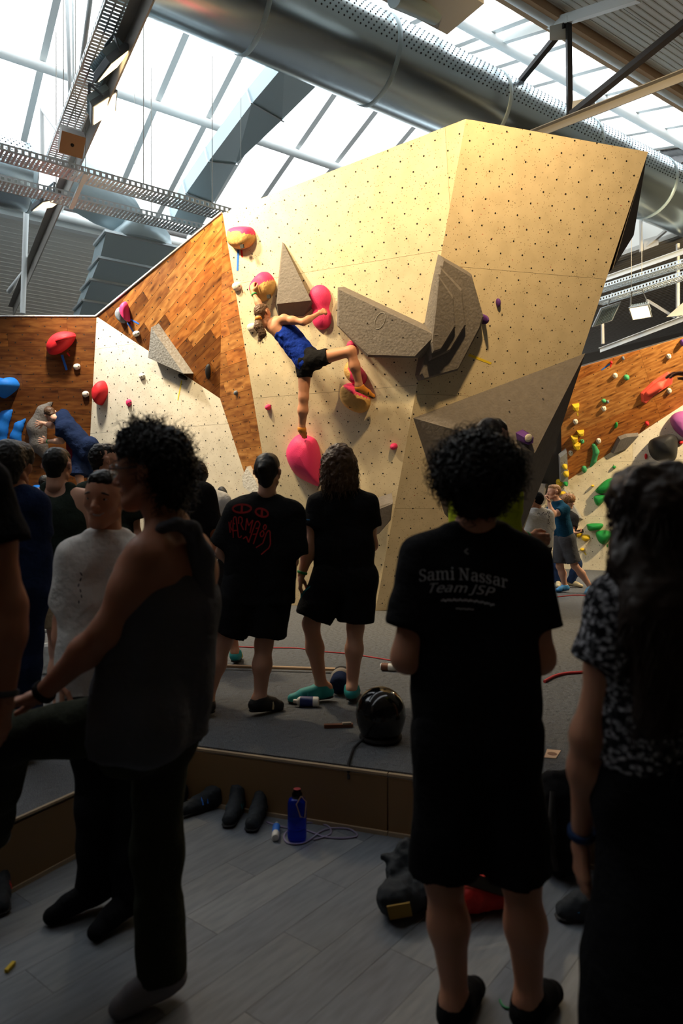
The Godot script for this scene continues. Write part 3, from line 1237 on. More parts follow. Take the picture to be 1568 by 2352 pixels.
	part("gusset", b, M.steel_grey, st)
	b = MB.new()
	b.prism(quad_poly([P(1478, 575, 15.25), P(1512, 562, 15.0), P(1512, 540, 15.0), P(1478, 550, 15.25)]), Vector3(0, 0, -0.015))
	part("gusset", b, M.steel_grey, st)
	# second floodlight, turned away, at right
	var of := thing("floodlight", "unlit ribbed floodlight seen from behind beside the ridge wall edge", "floodlight", P(1392, 718, 14.2), "floodlights under the roof")
	b = MB.new()
	var fx := Vector3(0.9, 0.25, 0.3).normalized()
	var fy := Vector3(0.25, 0.75, 0.4).normalized()
	b.box(P(1392, 722, 14.2), fx * 0.2, fy * 0.2, fx.cross(fy) * 0.05)
	part("housing", b, M.lamp_body, of)
	for k in 10:
		b = MB.new()
		b.box(P(1392, 722, 14.2) + fx * (0.036 * (k - 4.5)) + fx.cross(fy) * 0.07, fx * 0.006, fy * 0.17, fx.cross(fy) * 0.03)
		part("cooling_fin", b, M.zinc, of)
	b = MB.new()
	b.bar(P(1392, 715, 14.2), P(1405, 672, 14.2), 0.03, 0.02)
	part("bracket", b, M.lamp_body, of)
	# unit heater at the top edge
	var uh := thing("heater_unit", "grey air heater box with a round pipe beneath, at the top edge of the view", "heater", P(980, 10, 7.6))
	b = MB.new()
	b.box(P(985, -42, 7.6), RU * 0.55, RV * 0.3, Vector3(0, 0.2, 0))
	part("case", b, M.panel_grey, uh)
	b = MB.new()
	b.tube([P(905, -6, 7.4), P(1000, 34, 7.9)], [0.1], 16)
	part("pipe", b, M.zinc_dull, uh)
	b = MB.new()
	b.bar(P(930, -18, 7.4), P(1018, 22, 7.9), 0.05, 0.05)
	b.tube([P(985, -60, 7.6), P(985, -260, 7.6)], [0.01], 6)
	part("rail", b, M.steel_grey, uh)
	# wires hanging from the purlins
	for s in [[309, 212, 420, 11.0], [553, 118, 470, 10.2], [196, 240, 395, 8.3]]:
		var wr := thing("suspension_wire", ["thin wire hanging from the purlin left of the branch duct", "thin wire pair hanging past the branch duct", "thin rod hanging above the upper cable tray"][[309, 553, 196].find(s[0])], "wire", P(s[0], s[2], s[3]))
		b = MB.new()
		b.tube([P(s[0], s[1] - 60, s[3]), P(s[0], s[2], s[3])], [0.004], 5)
		part("strand", b, M.steel_grey, wr)


# ---------------------------------------------------------------- holds and volumes

func smooth_outline(px: Array, n: int) -> PackedVector2Array:
	var c := PackedVector2Array()
	var m := px.size()
	for k in n:
		var t := float(k) / n * m
		var i := int(t)
		var f := t - i
		var p0 := Vector2(px[(i - 1 + m) % m][0], px[(i - 1 + m) % m][1])
		var p1 := Vector2(px[i % m][0], px[i % m][1])
		var p2 := Vector2(px[(i + 1) % m][0], px[(i + 1) % m][1])
		var p3 := Vector2(px[(i + 2) % m][0], px[(i + 2) % m][1])
		c.append(p1.cubic_interpolate(p2, p0, p3, f))
	return c


# a rounded hold whose foot follows an outline on the wall
func dome(b: MB, px: Array, pl: Plane, h: float, lean := Vector2.ZERO, sharp := 1.0, n := 26, flat_top := 0.0) -> void:
	var o := smooth_outline(px, n)
	var base := PackedVector3Array()
	var c := Vector3.ZERO
	for p in o:
		var q := hit(p.x, p.y, pl)
		base.append(q)
		c += q
	c /= n
	var top := c
	if lean != Vector2.ZERO:
		top = hit(lean.x, lean.y, pl)
	var rings := [base]
	for k in range(1, 7):
		var a := float(k) / 6.0 * PI / 2.0
		var s := pow(cos(a), sharp) * (1.0 - flat_top) + flat_top * (1.0 if k < 6 else 0.6)
		var r := PackedVector3Array()
		var ctr := c.lerp(top, sin(a))
		for p in base:
			r.append(ctr + (p - c) * maxf(s, 0.02) + pl.normal * h * sin(a))
		rings.append(r)
	b.loft(rings)


# a faceted block: the front outline stands h before the wall, the foot lies on the wall
func slab(b: MB, px: Array, pl: Plane, h: float, grow := 1.06, from := 0.0, round_off := 0.0) -> void:
	var f := PackedVector3Array()
	var c := Vector3.ZERO
	for p in px:
		f.append(hit(p[0], p[1], pl, h))
		c += f[-1]
	c /= px.size()
	var base := PackedVector3Array()
	var mid := PackedVector3Array()
	var topr := PackedVector3Array()
	for p in f:
		base.append(c + (p - c) * grow - pl.normal * (h - from))
		mid.append(p - pl.normal * round_off)
		topr.append(c + (p - c) * (1.0 - round_off * 1.2 / maxf((p - c).length(), 0.05)))
	if round_off > 0.0:
		b.loft([base, mid, topr], false)
	else:
		b.loft([base, f], false)


func facets(b: MB, pts: Array, faces: Array, pl: Plane) -> void:
	var v := PackedVector3Array()
	for p in pts:
		v.append(hit(p[0], p[1], pl, p[2]))
	var t := PackedInt32Array()
	for f in faces:
		for k in range(1, f.size() - 1):
			t.append_array(PackedInt32Array([f[0], f[k], f[k + 1]]))
	b.add(v, t)


func one(called: String, label: String, category: String, at: Vector3, b: MB, m: Material, group := "", body := "body") -> Node3D:
	var o := thing(called, label, category, at, group)
	part(body, b, m, o)
	return o


func tape(label: String, x0: float, y0: float, x1: float, y1: float, pl: Plane, wpx: float, m: Material) -> void:
	var a := hit(x0, y0, pl, 0.004)
	var c := hit(x1, y1, pl, 0.004)
	var s := (c - a).cross(pl.normal).normalized() * (wpx * 0.5 * -a.z / FOC)
	var b := MB.new()
	b.prism(quad_poly([a - s, a + s, c + s * 0.8, c - s * 0.8]), -pl.normal * 0.003)
	one("tape_strip", label, "tape", (a + c) / 2.0, b, m, "tape marks on the walls", "strip")


func bolts(o: Node3D, list: Array, pl: Plane, h: float, r := 0.008) -> void:
	for p in list:
		var b := MB.new()
		var c := hit(p[0], p[1], pl, h)
		b.lathe(c - pl.normal * 0.02, pl.normal, [[r, 0.0], [r, 0.022], [r * 0.6, 0.024]], 8)
		part("bolt_hole", b, M.screw_hole, o)


# small round jug with two bolt holes
func small_hold(label: String, x: float, y: float, rx: float, ry: float, pl: Plane, m: Material, h := 0.05, holes := true, tilt := 0.0, group := "small holds on the walls") -> void:
	var px := []
	for k in 10:
		var a := TAU * k / 10
		var q := Vector2(cos(a) * rx, sin(a) * ry * (0.92 if k % 3 else 1.06)).rotated(tilt)
		px.append([x + q.x, y + q.y])
	var b := MB.new()
	dome(b, px, pl, h, Vector2.ZERO, 0.7, 18)
	var o := one("climbing_hold", label, "climbing hold", hit(x, y, pl), b, m, group, "grip")
	if holes:
		var q := Vector2(rx * 0.38, -ry * 0.1).rotated(tilt)
		bolts(o, [[x - q.x, y - q.y], [x + q.x, y + q.y]], pl, h * 0.92, 0.007)


# domed hold in two tones: a cap above a line and a wooden face below it
func two_tone(label: String, px: Array, pl: Plane, h: float, l0: Vector2, l1: Vector2, upper: Material, mark: Array) -> void:
	var b := MB.new()
	dome(b, px, pl, h, Vector2.ZERO, 0.55, 40)
	var c := Vector3.ZERO
	for p in px:
		c += hit(p[0], p[1], pl)
	c /= px.size()
	var o := thing("climbing_hold", label, "climbing hold", c, "wooden holds with pink tops")
	var s0 := hit(l0.x, l0.y, pl, h * 0.6)
	var s1 := hit(l1.x, l1.y, pl, h * 0.6)
	var up := pl.normal.cross(s1 - s0)
	var lo := MB.new()
	var hi := MB.new()
	for k in range(0, b.ix.size(), 3):
		var g := (b.v[b.ix[k]] + b.v[b.ix[k + 1]] + b.v[b.ix[k + 2]]) / 3.0
		var t := hi if (g - s0).dot(up) < 0.0 else lo
		for j in 3:
			t.ix.append(t.v.size())
			t.v.append(b.v[b.ix[k + j]])
			t.n.append(b.n[b.ix[k + j]])
			t.uv.append(Vector2.ZERO)
	part("wooden_face", lo, M.hold_wood, o)
	part("pink_top", hi, upper, o)
	if mark:
		var mb := MB.new()
		var q := hit(mark[0], mark[1], pl, h * 0.86)
		var e1 := Vector3.UP.cross(pl.normal).normalized()
		mb.box(q, e1 * 0.022, pl.normal.cross(e1) * 0.022, pl.normal * 0.012)
		part("maker_mark", mb, M.screw_hole, o)


func make_holds() -> void:
	var A: Plane = PL.main
	var F: Plane = PL.ridge
	var b := MB.new()
	# --- grey volumes on the main wall
	facets(b, [[650, 557, 0.02], [636, 698, 0.16], [714, 690, 0.16], [640, 728, 0.0], [697, 726, 0.0], [648, 556, 0.0], [632, 705, 0.0], [722, 704, 0.0]],
		[[0, 1, 2], [1, 3, 4, 2], [0, 5, 6, 1], [0, 2, 7, 5], [1, 6, 3], [2, 4, 7], [5, 7, 4, 3, 6]], A)
	one("wall_volume", "tall narrow grey triangular volume beside the climber's head", "volume", hit(675, 660, A), b, M.volume_grey, "grey volumes")
	b = MB.new()
	slab(b, [[773, 660], [1006, 770], [958, 822], [842, 821], [771, 748]], A, 0.26, 1.04, 0.0, 0.03)
	var o := one("wall_volume", "wide flat grey volume to the right of the climber, shaded underneath", "volume", hit(880, 750, A), b, M.volume_grey, "grey volumes")
	bolts(o, [[862, 710], [900, 735], [843, 742], [925, 775], [885, 700]], A, 0.262)
	var ring := MB.new()
	var rc := hit(872, 737, A, 0.262)
	var path := []
	var e1 := Vector3.UP.cross(A.normal).normalized()
	var e2 := A.normal.cross(e1)
	for k in 21:
		var a := TAU * k / 20.0
		path.append(rc + (e1 * cos(a) * 0.055 + e2 * sin(a) * 0.1).rotated(A.normal, -0.6))
	ring.tube(path, [0.003], 5)
	part("maker_mark", ring, M.volume_pale, o)
	b = MB.new()
	slab(b, [[1018, 592], [1084, 630], [1112, 728], [1106, 752], [1052, 852], [972, 874], [966, 862], [1003, 660]], F, 0.16, 1.05, 0.0, 0.025)
	o = thing("wall_volume", "layered grey hexagonal volume on the wall corner, stepped like a shell", "volume", hit(1040, 740, F), "grey volumes")
	part("outer_layer", b, M.volume_grey, o)
	b = MB.new()
	slab(b, [[1012, 612], [1062, 664], [1072, 748], [1034, 808], [990, 828], [984, 800], [998, 690]], F, 0.24, 1.06, 0.12, 0.025)
	part("middle_layer", b, M.volume_grey, o)
	b = MB.new()
	slab(b, [[1008, 632], [1042, 680], [1048, 752], [1012, 806], [994, 812], [990, 790], [1000, 700]], F, 0.31, 1.06, 0.2, 0.025)
	part("inner_layer", b, M.volume_grey, o)
	b = MB.new()
	facets(b, [[948, 960, 0.0], [1344, 811, 0.0], [1228, 1040, 0.62], [1150, 1330, 0.0], [1262, 1062, 0.0], [1235, 1130, 0.0], [1020, 1180, 0.0]],
		[[0, 1, 2], [0, 2, 6], [6, 2, 3], [1, 4, 2], [4, 5, 2], [5, 3, 2], [0, 6, 3, 5, 4, 1]], F)
	o = one("wall_volume", "huge grey pyramid volume low on the right wall, its underside in shade", "volume", hit(1150, 1020, F), b, M.volume_grey, "grey volumes")
	bolts(o, [[1246, 892], [1170, 920]], F, 0.3)
	b = MB.new()
	slab(b, [[903, 1154], [868, 1166], [856, 1182], [855, 1236], [872, 1226], [898, 1196]], F, 0.2, 1.25, 0.0, 0.02)
	one("wall_volume", "small faceted grey volume at the foot of the wall corner", "volume", hit(880, 1195, F), b, M.volume_grey, "grey volumes")
	b = MB.new()
	var q0 := hit(1486, 352, F)
	var q1 := hit(1408, 616, F)
	b.add(PackedVector3Array([q0, q1, q0.lerp(q1, 0.2) + Vector3(0.14, -0.05, -0.5), q0.lerp(q1, 0.55) + Vector3(0.3, 0.02, -0.55), q0 + Vector3(0.02, 0, -0.6), q1 + Vector3(0, 0, -0.6)]), PackedInt32Array([0, 1, 3, 0, 3, 2, 0, 2, 4, 2, 3, 4, 3, 5, 4, 3, 1, 5, 0, 4, 5, 0, 5, 1]))
	one("wall_volume", "chalky grey volume on the far flank of the right wall", "volume", hit(1470, 450, F), b, M.volume_grey, "grey volumes")
	b = MB.new()
	slab(b, [[347, 752], [421, 858], [340, 822]], PL.slope, 0.16, 1.1)
	one("wall_volume", "pale grey triangular volume straddling the timber slope and the cream wall", "volume", hit(368, 815, PL.slope), b, M.volume_pale, "grey volumes")
	b = MB.new()
	slab(b, [[567, 1072], [586, 1102], [598, 1130], [578, 1134], [558, 1118], [556, 1094]], PL.cream, 0.2, 1.1)
	one("wall_volume", "off-white faceted volume at the foot of the timber strip", "volume", hit(575, 1105, PL.cream), b, M.volume_white, "grey volumes")
	# --- pink and wooden holds on the main wall
	b = MB.new()
	var pc := hit(735, 683, A)
	var pd := hit(740, 733, A)
	blob([cap(pc, pc + (pd - pc) * 0.05, 0.148, 0.148, A.normal, 1.5), cap(pd, pd + (pc - pd) * 0.05, 0.128, 0.13, A.normal, 1.4), cap(pc, pd, 0.1, 0.1, A.normal, 1.2)], 0.014, 0.05, b, null, 0.0, A)
	one("climbing_hold", "pink hourglass hold under the climber's right hand", "climbing hold", pc, b, M.hold_pink, "pink holds on the main wall", "grip")
	b = MB.new()
	dome(b, [[690, 998], [712, 1002], [728, 1014], [737, 1050], [738, 1092], [734, 1116], [712, 1110], [682, 1092], [664, 1062], [661, 1036], [672, 1012]], A, 0.3, Vector2(712, 1040), 0.75, 40)
	o = one("climbing_hold", "big crimson pink teardrop hold under the climber's standing foot", "climbing hold", hit(700, 1060, A), b, M.hold_pink, "pink holds on the main wall", "grip")
	two_tone("wooden hold with a pink top, highest on the main wall beside the timber strip", [[532, 526], [558, 520], [580, 524], [588, 544], [582, 560], [568, 570], [546, 572], [531, 562], [527, 545]], A, 0.17, Vector2(590, 540), Vector2(525, 532), M.hold_pink, [556, 566])
	two_tone("wooden hold with a pink top in the climber's left hand", [[606, 624], [622, 630], [633, 650], [630, 672], [616, 688], [598, 693], [584, 682], [578, 660], [588, 640]], A, 0.17, Vector2(636, 634), Vector2(576, 668), M.hold_pink, [617, 681])
	two_tone("wooden hold with a pink rim under the climber's raised foot", [[790, 884], [808, 880], [832, 888], [850, 912], [848, 936], [832, 948], [808, 940], [790, 922], [785, 900]], A, 0.2, Vector2(852, 922), Vector2(784, 884), M.hold_pink, [806, 932])
	two_tone("wooden hold with a dark pink side behind the climber's shin", [[812, 826], [828, 842], [842, 862], [838, 880], [822, 884], [804, 872], [794, 850], [800, 832]], A, 0.17, Vector2(812, 890), Vector2(800, 820), M.hold_pink, [])
	small_hold("pink knob behind the climber's knee at the big volume's edge", 808, 794, 11, 13, A, M.hold_pink, 0.06, false)
	small_hold("small pink hold left of the climber's standing leg", 617, 935, 6, 7, A, M.hold_pink, 0.07, false)
	small_hold("small pink hold low between the standing crowd and the wall corner", 905, 1025, 8, 8, A, M.hold_pink, 0.08, false)
	small_hold("grey-white knob hold beside the timber strip, left of the climber's raised hand", 545, 658, 10, 11, A, M.hold_white, 0.07)
	small_hold("grey-white knob hold behind the climber's ponytail", 580, 752, 11, 11, A, M.hold_white, 0.07)
	small_hold("small purple hold alone high on the right wall", 1143, 695, 5, 11, F, M.hold_purple, 0.05, false)
	small_hold("purple chip on the edge of the layered volume", 1108, 732, 5, 12, F, M.hold_purple, 0.17, false)
	b = MB.new()
	slab(b, [[1202, 1004], [1214, 998], [1226, 1005], [1225, 1018], [1214, 1022], [1204, 1016]], F, 0.66, 1.35, 0.5, 0.01)
	o = one("climbing_hold", "chalked purple faceted hold on the big pyramid volume", "climbing hold", hit(1214, 1012, F), b, M.hold_purple, "", "grip")
	b = MB.new()
	b.lathe(hit(1213, 1006, F, 0.655), F.normal, [[0.05, 0], [0.045, 0.012], [0.02, 0.016]], 14)
	part("chalked_rim", b, M.hold_white, o)
	tape("blue tape under the highest wooden hold", 547, 574, 545, 622, A, 6, M.tape_blue)
	tape("small red tape tail under the highest wooden hold", 554, 574, 556, 591, A, 5, M.tape_red)
	tape("yellow tape running right from the layered volume", 1076, 815, 1128, 835, F, 6, M.tape_yellow)
	# --- left walls
	var E: Plane = PL.timber
	var C: Plane = PL.cream
	var D: Plane = PL.slope
	b = MB.new()
	dome(b, [[110, 792], [124, 770], [146, 761], [168, 764], [174, 772], [166, 790], [148, 806], [128, 815], [114, 812]], E, 0.22, Vector2.ZERO, 0.7, 34)
	o = one("climbing_hold", "large red lens hold high on the dark timber wall", "climbing hold", hit(142, 788, E), b, M.hold_red, "red holds", "grip")
	b = MB.new()
	var lp := []
	for k in 9:
		var t := k / 8.0
		lp.append(hit(lerpf(112, 172, t), 794 - 22 * t + 20.0 * (t * t - t), E, 0.03 + 0.2 * sin(PI * t)))
	b.tube(lp, [0.02, 0.03, 0.034, 0.034, 0.034, 0.034, 0.034, 0.03, 0.02], 8)
	part("lip", b, M.hold_red, o)
	tape("blue tape under the red lens hold", 142, 815, 153, 850, E, 6, M.tape_blue)
	tape("small red tape tail under the red lens hold", 154, 810, 160, 818, E, 4, M.tape_red)
	small_hold("cream knob right below the red lens hold", 177, 842, 8, 7.5, E, M.hold_white, 0.06)
	small_hold("cream knob at the right edge of the dark timber wall", 197, 905, 8, 7.5, E, M.hold_white, 0.06)
	b = MB.new()
	dome(b, [[-30, 870], [-5, 867], [14, 870], [30, 867], [42, 876], [45, 888], [34, 900], [18, 912], [8, 915], [-8, 904], [-30, 890]], E, 0.3, Vector2(14, 882), 0.8, 34)
	one("climbing_hold", "blue wedge hold cut by the left edge, highest of the blue holds", "climbing hold", hit(14, 888, E), b, M.hold_blue, "blue holds on the timber wall", "grip")
	for s in [["tall blue crescent hold cut by the left edge", [[27, 943], [14, 955], [2, 985], [4, 1015], [16, 1034]], [0.03, 0.085, 0.12, 0.09, 0.04], "hold_blue"], ["slim blue crescent hold beside the grey crescent", [[58, 964], [44, 979], [37, 1003], [42, 1022], [54, 1040]], [0.025, 0.07, 0.085, 0.07, 0.03], "hold_blue"], ["large grey crescent hold gripped by the climber in navy", [[122, 920], [100, 945], [86, 983], [90, 1020], [110, 1054]], [0.015, 0.1, 0.155, 0.14, 0.06], "volume_grey"]]:
		b = MB.new()
		var pr := []
		for k in 4:
			var h0: float = s[2][k]
			var h1: float = s[2][k + 1]
			pr.append(cap(hit(s[1][k][0], s[1][k][1], E), hit(s[1][k + 1][0], s[1][k + 1][1], E), h0, h1, E.normal, 1.15))
		blob(pr, 0.02, 0.05, b, null, 0.0, E)
		one("climbing_hold", s[0], "climbing hold", hit(s[1][2][0], s[1][2][1], E), b, M[s[3]], "crescent holds on the timber wall", "grip")
	b = MB.new()
	dome(b, [[237, 874], [246, 884], [248, 902], [242, 920], [234, 931], [226, 924], [222, 904], [225, 886]], C, 0.17, Vector2.ZERO, 0.6, 28)
	o = one("climbing_hold", "red almond hold on the cream left wall", "climbing hold", hit(235, 903, C), b, M.hold_red, "red holds", "grip")
	small_hold("small pink hold right of the red almond hold", 297, 925, 5.5, 9, C, M.hold_pink, 0.05)
	small_hold("cream knob in the middle of the cream left wall", 327, 864, 6.5, 7, C, M.hold_white, 0.05)
	b = MB.new()
	dome(b, [[288, 692], [295, 702], [298, 722], [299, 738], [292, 734], [283, 716], [281, 702]], D, 0.1, Vector2.ZERO, 0.6, 24)
	one("climbing_hold", "pink sickle hold on the dark end of the timber slope", "climbing hold", hit(290, 715, D), b, M.hold_pink, "", "grip")
	b = MB.new()
	dome(b, [[275, 705], [282, 712], [287, 730], [288, 742], [280, 738], [272, 726], [270, 714]], D, 0.09, Vector2.ZERO, 0.6, 24)
	one("climbing_hold", "blue-grey hold tucked beside the pink sickle hold", "climbing hold", hit(279, 724, D), b, M.hold_grey, "", "grip")
	small_hold("cream knob on the lower edge of the timber slope", 314, 766, 7, 7, D, M.hold_white, 0.05)
	tape("blue tape pointing right of the pink sickle hold", 300, 734, 319, 744, D, 4, M.tape_blue)
	tape("blue tape pointing down from the pink sickle hold", 292, 741, 306, 762, D, 4, M.tape_blue)
	tape("red tape tail below the pink sickle hold", 300, 739, 305, 748, D, 4, M.tape_red)
	tape("yellow tape hanging on the cream wall under the pale triangle", 417, 874, 408, 919, C, 3, M.tape_yellow)
	small_hold("narrow black hold near the right corner of the timber slope", 479, 852, 5, 18, D, M.hold_black, 0.05, false)
	small_hold("black hold under the tip of the pale triangle", 421, 866, 11, 5, C, M.hold_black, 0.08, false, 0.6)
	small_hold("small dark hold on the timber strip", 543, 902, 3, 6, PL.strip, M.hold_grey, 0.04, false)
	small_hold("black leaf-shaped hold on the cream wall beside the white shirt", 512, 1130, 9, 15, C, M.hold_black, 0.06, false, -0.5)
	small_hold("small blue hold low on the dark timber wall between the heads", 86, 1120, 12, 7, E, M.hold_blue, 0.1, false)
	# --- right walls
	var G: Plane = PL.far_timber
	var H: Plane = PL.far_cream
	var J: Plane = PL.far_fold
	b = MB.new()
	slab(b, [[1474, 905], [1500, 880], [1534, 858], [1546, 866], [1544, 882], [1504, 908], [1482, 928], [1476, 924]], G, 0.06, 1.05, 0.0, 0.02)
	o = one("climbing_hold", "large coral pink plate hold with a pinch ridge on the orange wall", "climbing hold", hit(1508, 893, G), b, M.hold_coral, "", "grip")
	b = MB.new()
	blob([cap(hit(1488, 902, G, 0.06), hit(1512, 886, G, 0.06), 0.06, 0.09, G.normal, 0.8), cap(hit(1512, 886, G, 0.05), hit(1530, 872, G, 0.04), 0.08, 0.03)], 0.02, 0.04, b)
	part("pinch_ridge", b, M.hold_coral, o)
	for s in [[1535, 818, "cream knob at the top right of the orange wall"], [1412, 862, "cream knob left of the green blob on the orange wall"], [1536, 897, "cream knob below the coral plate"], [1386, 938, "cream knob in the middle of the orange wall"], [1321, 968, "cream knob left under the highest yellow hold"], [1374, 1012, "cream knob right of the yellow stack"], [1310, 1040, "cream knob above the white plank volume"]]:
		small_hold(s[2], s[0], s[1], 5.5, 6.2, G, M.hold_white, 0.06)
	small_hold("green blob hold near the top of the orange wall", 1438, 866, 6.5, 6.5, G, M.hold_mint, 0.08, false)
	small_hold("dark grey hold nearest the top edge of the orange wall", 1430, 822, 3, 4.5, G, M.hold_grey, 0.06, false)
	small_hold("tiny red hold at the end of the blue tape", 1403, 832, 2.6, 3.4, G, M.hold_red, 0.05, false)
	small_hold("small mint hold on the orange wall beside a grey one", 1386, 920, 5, 4.5, G, M.hold_mint, 0.06, false)
	small_hold("tiny grey hold on the orange wall beside a mint one", 1395, 922, 3, 3.6, G, M.hold_grey, 0.05, false)
	small_hold("mint hold inside the yellow stack", 1336, 1013, 5, 4.5, G, M.hold_mint, 0.07)
	small_hold("mint hold at the lower edge of the orange wall", 1341, 1077, 6, 8, G, M.hold_mint, 0.07, false)
	small_hold("small red and white hold near the cream wall on the right", 1485, 972, 4.5, 5, G, M.hold_red, 0.07, false)
	small_hold("thin green curved hold in the middle of the orange wall", 1414, 976, 3, 8, G, M.hold_green, 0.06, false, 0.3)
	small_hold("purple hold cut by the right edge, top of the orange wall", 1566, 786, 5, 8, G, M.hold_purple, 0.1, false)
	small_hold("small red hold on the folded orange facet", 1260, 1051, 4, 4, J, M.hold_red, 0.07, false)
	tape("blue tape near the top of the orange wall", 1400, 836, 1381, 850, G, 4, M.tape_blue)
	tape("red tape tail near the top of the orange wall", 1403, 836, 1402, 844, G, 3, M.tape_red)
	b = MB.new()
	blob([cap(hit(1363, 1022, G), hit(1368, 1038, G), 0.05, 0.07), cap(hit(1368, 1038, G), hit(1363, 1058, G), 0.07, 0.06), cap(hit(1363, 1058, G), hit(1355, 1073, G), 0.06, 0.025)], 0.014, 0.03, b, null, 0.0, G)
	one("climbing_hold", "long curved green banana hold on the orange wall", "climbing hold", hit(1364, 1048, G), b, M.hold_mint, "", "grip")
	for s in [[1324, 940, 7, 8, "highest yellow hold on the orange wall, with a tail"], [1335, 999, 7, 6, "top yellow hold of the stack of three"], [1321, 1013, 7, 8, "middle yellow hold of the stack of three"], [1326, 1029, 8, 8, "bottom yellow hold of the stack of three"]]:
		b = MB.new()
		slab(b, [[s[0] - s[2], s[1] - s[3] * 0.7], [s[0] + s[2], s[1] - s[3]], [s[0] + s[2] * 0.75, s[1] + s[3] * 0.6], [s[0] + s[2] * 0.2, s[1] + s[3]], [s[0] - s[2] * 0.7, s[1] + s[3] * 0.6]], G, 0.1, 1.15, 0.0, 0.03)
		one("climbing_hold", s[4], "climbing hold", hit(s[0], s[1], G), b, M.hold_yellow, "yellow holds on the right walls", "grip")
	tape("yellow tape tail under the highest yellow hold", 1326, 948, 1327, 955, G, 3, M.tape_yellow)
	b = MB.new()
	slab(b, [[1286, 1052], [1302, 1039], [1305, 1112], [1288, 1106]], G, 0.14, 1.05)
	o = one("wall_volume", "narrow white plank volume carrying yellow and green holds at the wall fold", "volume", hit(1296, 1080, G), b, M.volume_pale, "grey volumes")
	small_hold("upper yellow hold on the white plank volume", 1293, 1063, 7, 7, G, M.hold_yellow, 0.24, true, 0, "yellow holds on the right walls")
	small_hold("lower yellow hold on the white plank volume", 1296, 1080, 8, 8, G, M.hold_yellow, 0.24, true, 0, "yellow holds on the right walls")
	small_hold("green hold at the foot of the white plank volume", 1295, 1102, 6, 5, G, M.hold_green, 0.24, false)
	small_hold("yellow hold below the white plank volume, above the man's head", 1284, 1107, 8, 8, J, M.hold_yellow, 0.12, true, 0, "yellow holds on the right walls")
	b = MB.new()
	slab(b, [[1440, 1004], [1466, 1002], [1440, 1030], [1408, 1042], [1424, 1010]], G, 0.12, 1.1)
	one("wall_volume", "grey wedge volume at the border of orange and cream wall", "volume", hit(1435, 1018, G), b, M.volume_grey, "grey volumes")
	b = MB.new()
	dome(b, [[1490, 1016], [1510, 1006], [1540, 1000], [1554, 1006], [1556, 1024], [1550, 1056], [1520, 1062], [1498, 1052], [1489, 1034]], H, 0.45, Vector2(1528, 1020), 0.75, 34)
	one("climbing_hold", "big glossy black dome hold on the cream right wall", "climbing hold", hit(1525, 1032, H), b, M.hold_black, "", "grip")
	b = MB.new()
	dome(b, [[1538, 962], [1552, 948], [1580, 944], [1600, 960], [1590, 990], [1572, 1006], [1552, 992], [1542, 978]], H, 0.3, Vector2.ZERO, 0.7, 30)
	one("climbing_hold", "violet dish hold cut by the right edge", "climbing hold", hit(1562, 972, H), b, M.hold_violet, "", "grip")
	small_hold("red hold at the right edge above the woman's hair", 1563, 1016, 6, 5, H, M.hold_red, 0.07, false)
	small_hold("red and white hold left of the black dome", 1483, 1048, 3.5, 7, H, M.hold_red, 0.07, false)
	small_hold("small green hold above the woman's hair", 1410, 1073, 4, 4, H, M.hold_green, 0.08, false)
	b = MB.new()
	dome(b, [[1370, 1122], [1392, 1102], [1412, 1098], [1412, 1116], [1396, 1130], [1378, 1134], [1368, 1130]], H, 0.2, Vector2.ZERO, 0.7, 28)
	o = one("climbing_hold", "green frog-shaped hold with two bolt eyes on the cream right wall", "climbing hold", hit(1390, 1116, H), b, M.hold_green, "green holds on the cream right wall", "grip")
	bolts(o, [[1376, 1124], [1386, 1124]], H, 0.16, 0.05)
	for s in [[[[1364, 1140], [1380, 1136], [1392, 1140], [1386, 1152], [1374, 1162], [1366, 1154]], 0.18, "green wedge hold under the frog-shaped one"], [[[1350, 1203], [1380, 1202], [1385, 1208], [1376, 1216], [1354, 1219], [1348, 1210]], 0.2, "long green bar hold right of the yellow ones"], [[[1369, 1222], [1392, 1218], [1408, 1226], [1402, 1238], [1386, 1250], [1374, 1242]], 0.25, "green bowl hold lowest on the cream right wall"]]:
		b = MB.new()
		dome(b, s[0], H, s[1], Vector2.ZERO, 0.65, 28)
		one("climbing_hold", s[2], "climbing hold", hit(s[0][0][0] + 15, s[0][0][1] + 10, H), b, M.hold_green, "green holds on the cream right wall", "grip")
	for s in [[1361, 1116, 3, 3, "tiny yellow hold left of the frog-shaped hold"], [1318, 1185, 7, 4, "yellow bar hold on the white triangle volume"], [1316, 1212, 6, 6, "yellow hold right behind the man in blue"], [1328, 1225, 9, 9, "yellow hold beside the phone of the curly man"], [1345, 1235, 10, 8, "yellow hold left of the green bowl"], [1337, 1262, 5, 4, "lowest yellow hold on the cream right wall"]]:
		small_hold(s[4], s[0], s[1], s[2], s[3], H, M.hold_yellow, 0.12, false, 0, "yellow holds on the right walls")
	tape("yellow tape tail below the lowest yellow hold", 1341, 1268, 1346, 1275, H, 3, M.tape_yellow)
	tape("green tape tail under the green bowl hold", 1394, 1250, 1395, 1257, H, 3, M.tape_green)
	b = MB.new()
	slab(b, [[1294, 1122], [1333, 1190], [1306, 1186], [1284, 1142]], H, 0.16, 1.1)
	one("wall_volume", "pale triangular volume behind the man in blue", "volume", hit(1305, 1165, H), b, M.volume_pale, "grey volumes")
	small_hold("big yellow hold at the top of the pale triangle volume", 1296, 1134, 8, 7, H, M.hold_yellow, 0.3, true, 0, "yellow holds on the right walls")
	small_hold("yellow hold at the curly man's cheek", 1308, 1158, 6, 7, H, M.hold_yellow, 0.3, false, 0, "yellow holds on the right walls")
	b = MB.new()
	slab(b, [[1228, 1109], [1252, 1112], [1244, 1154], [1226, 1140]], H, 0.3, 1.1)
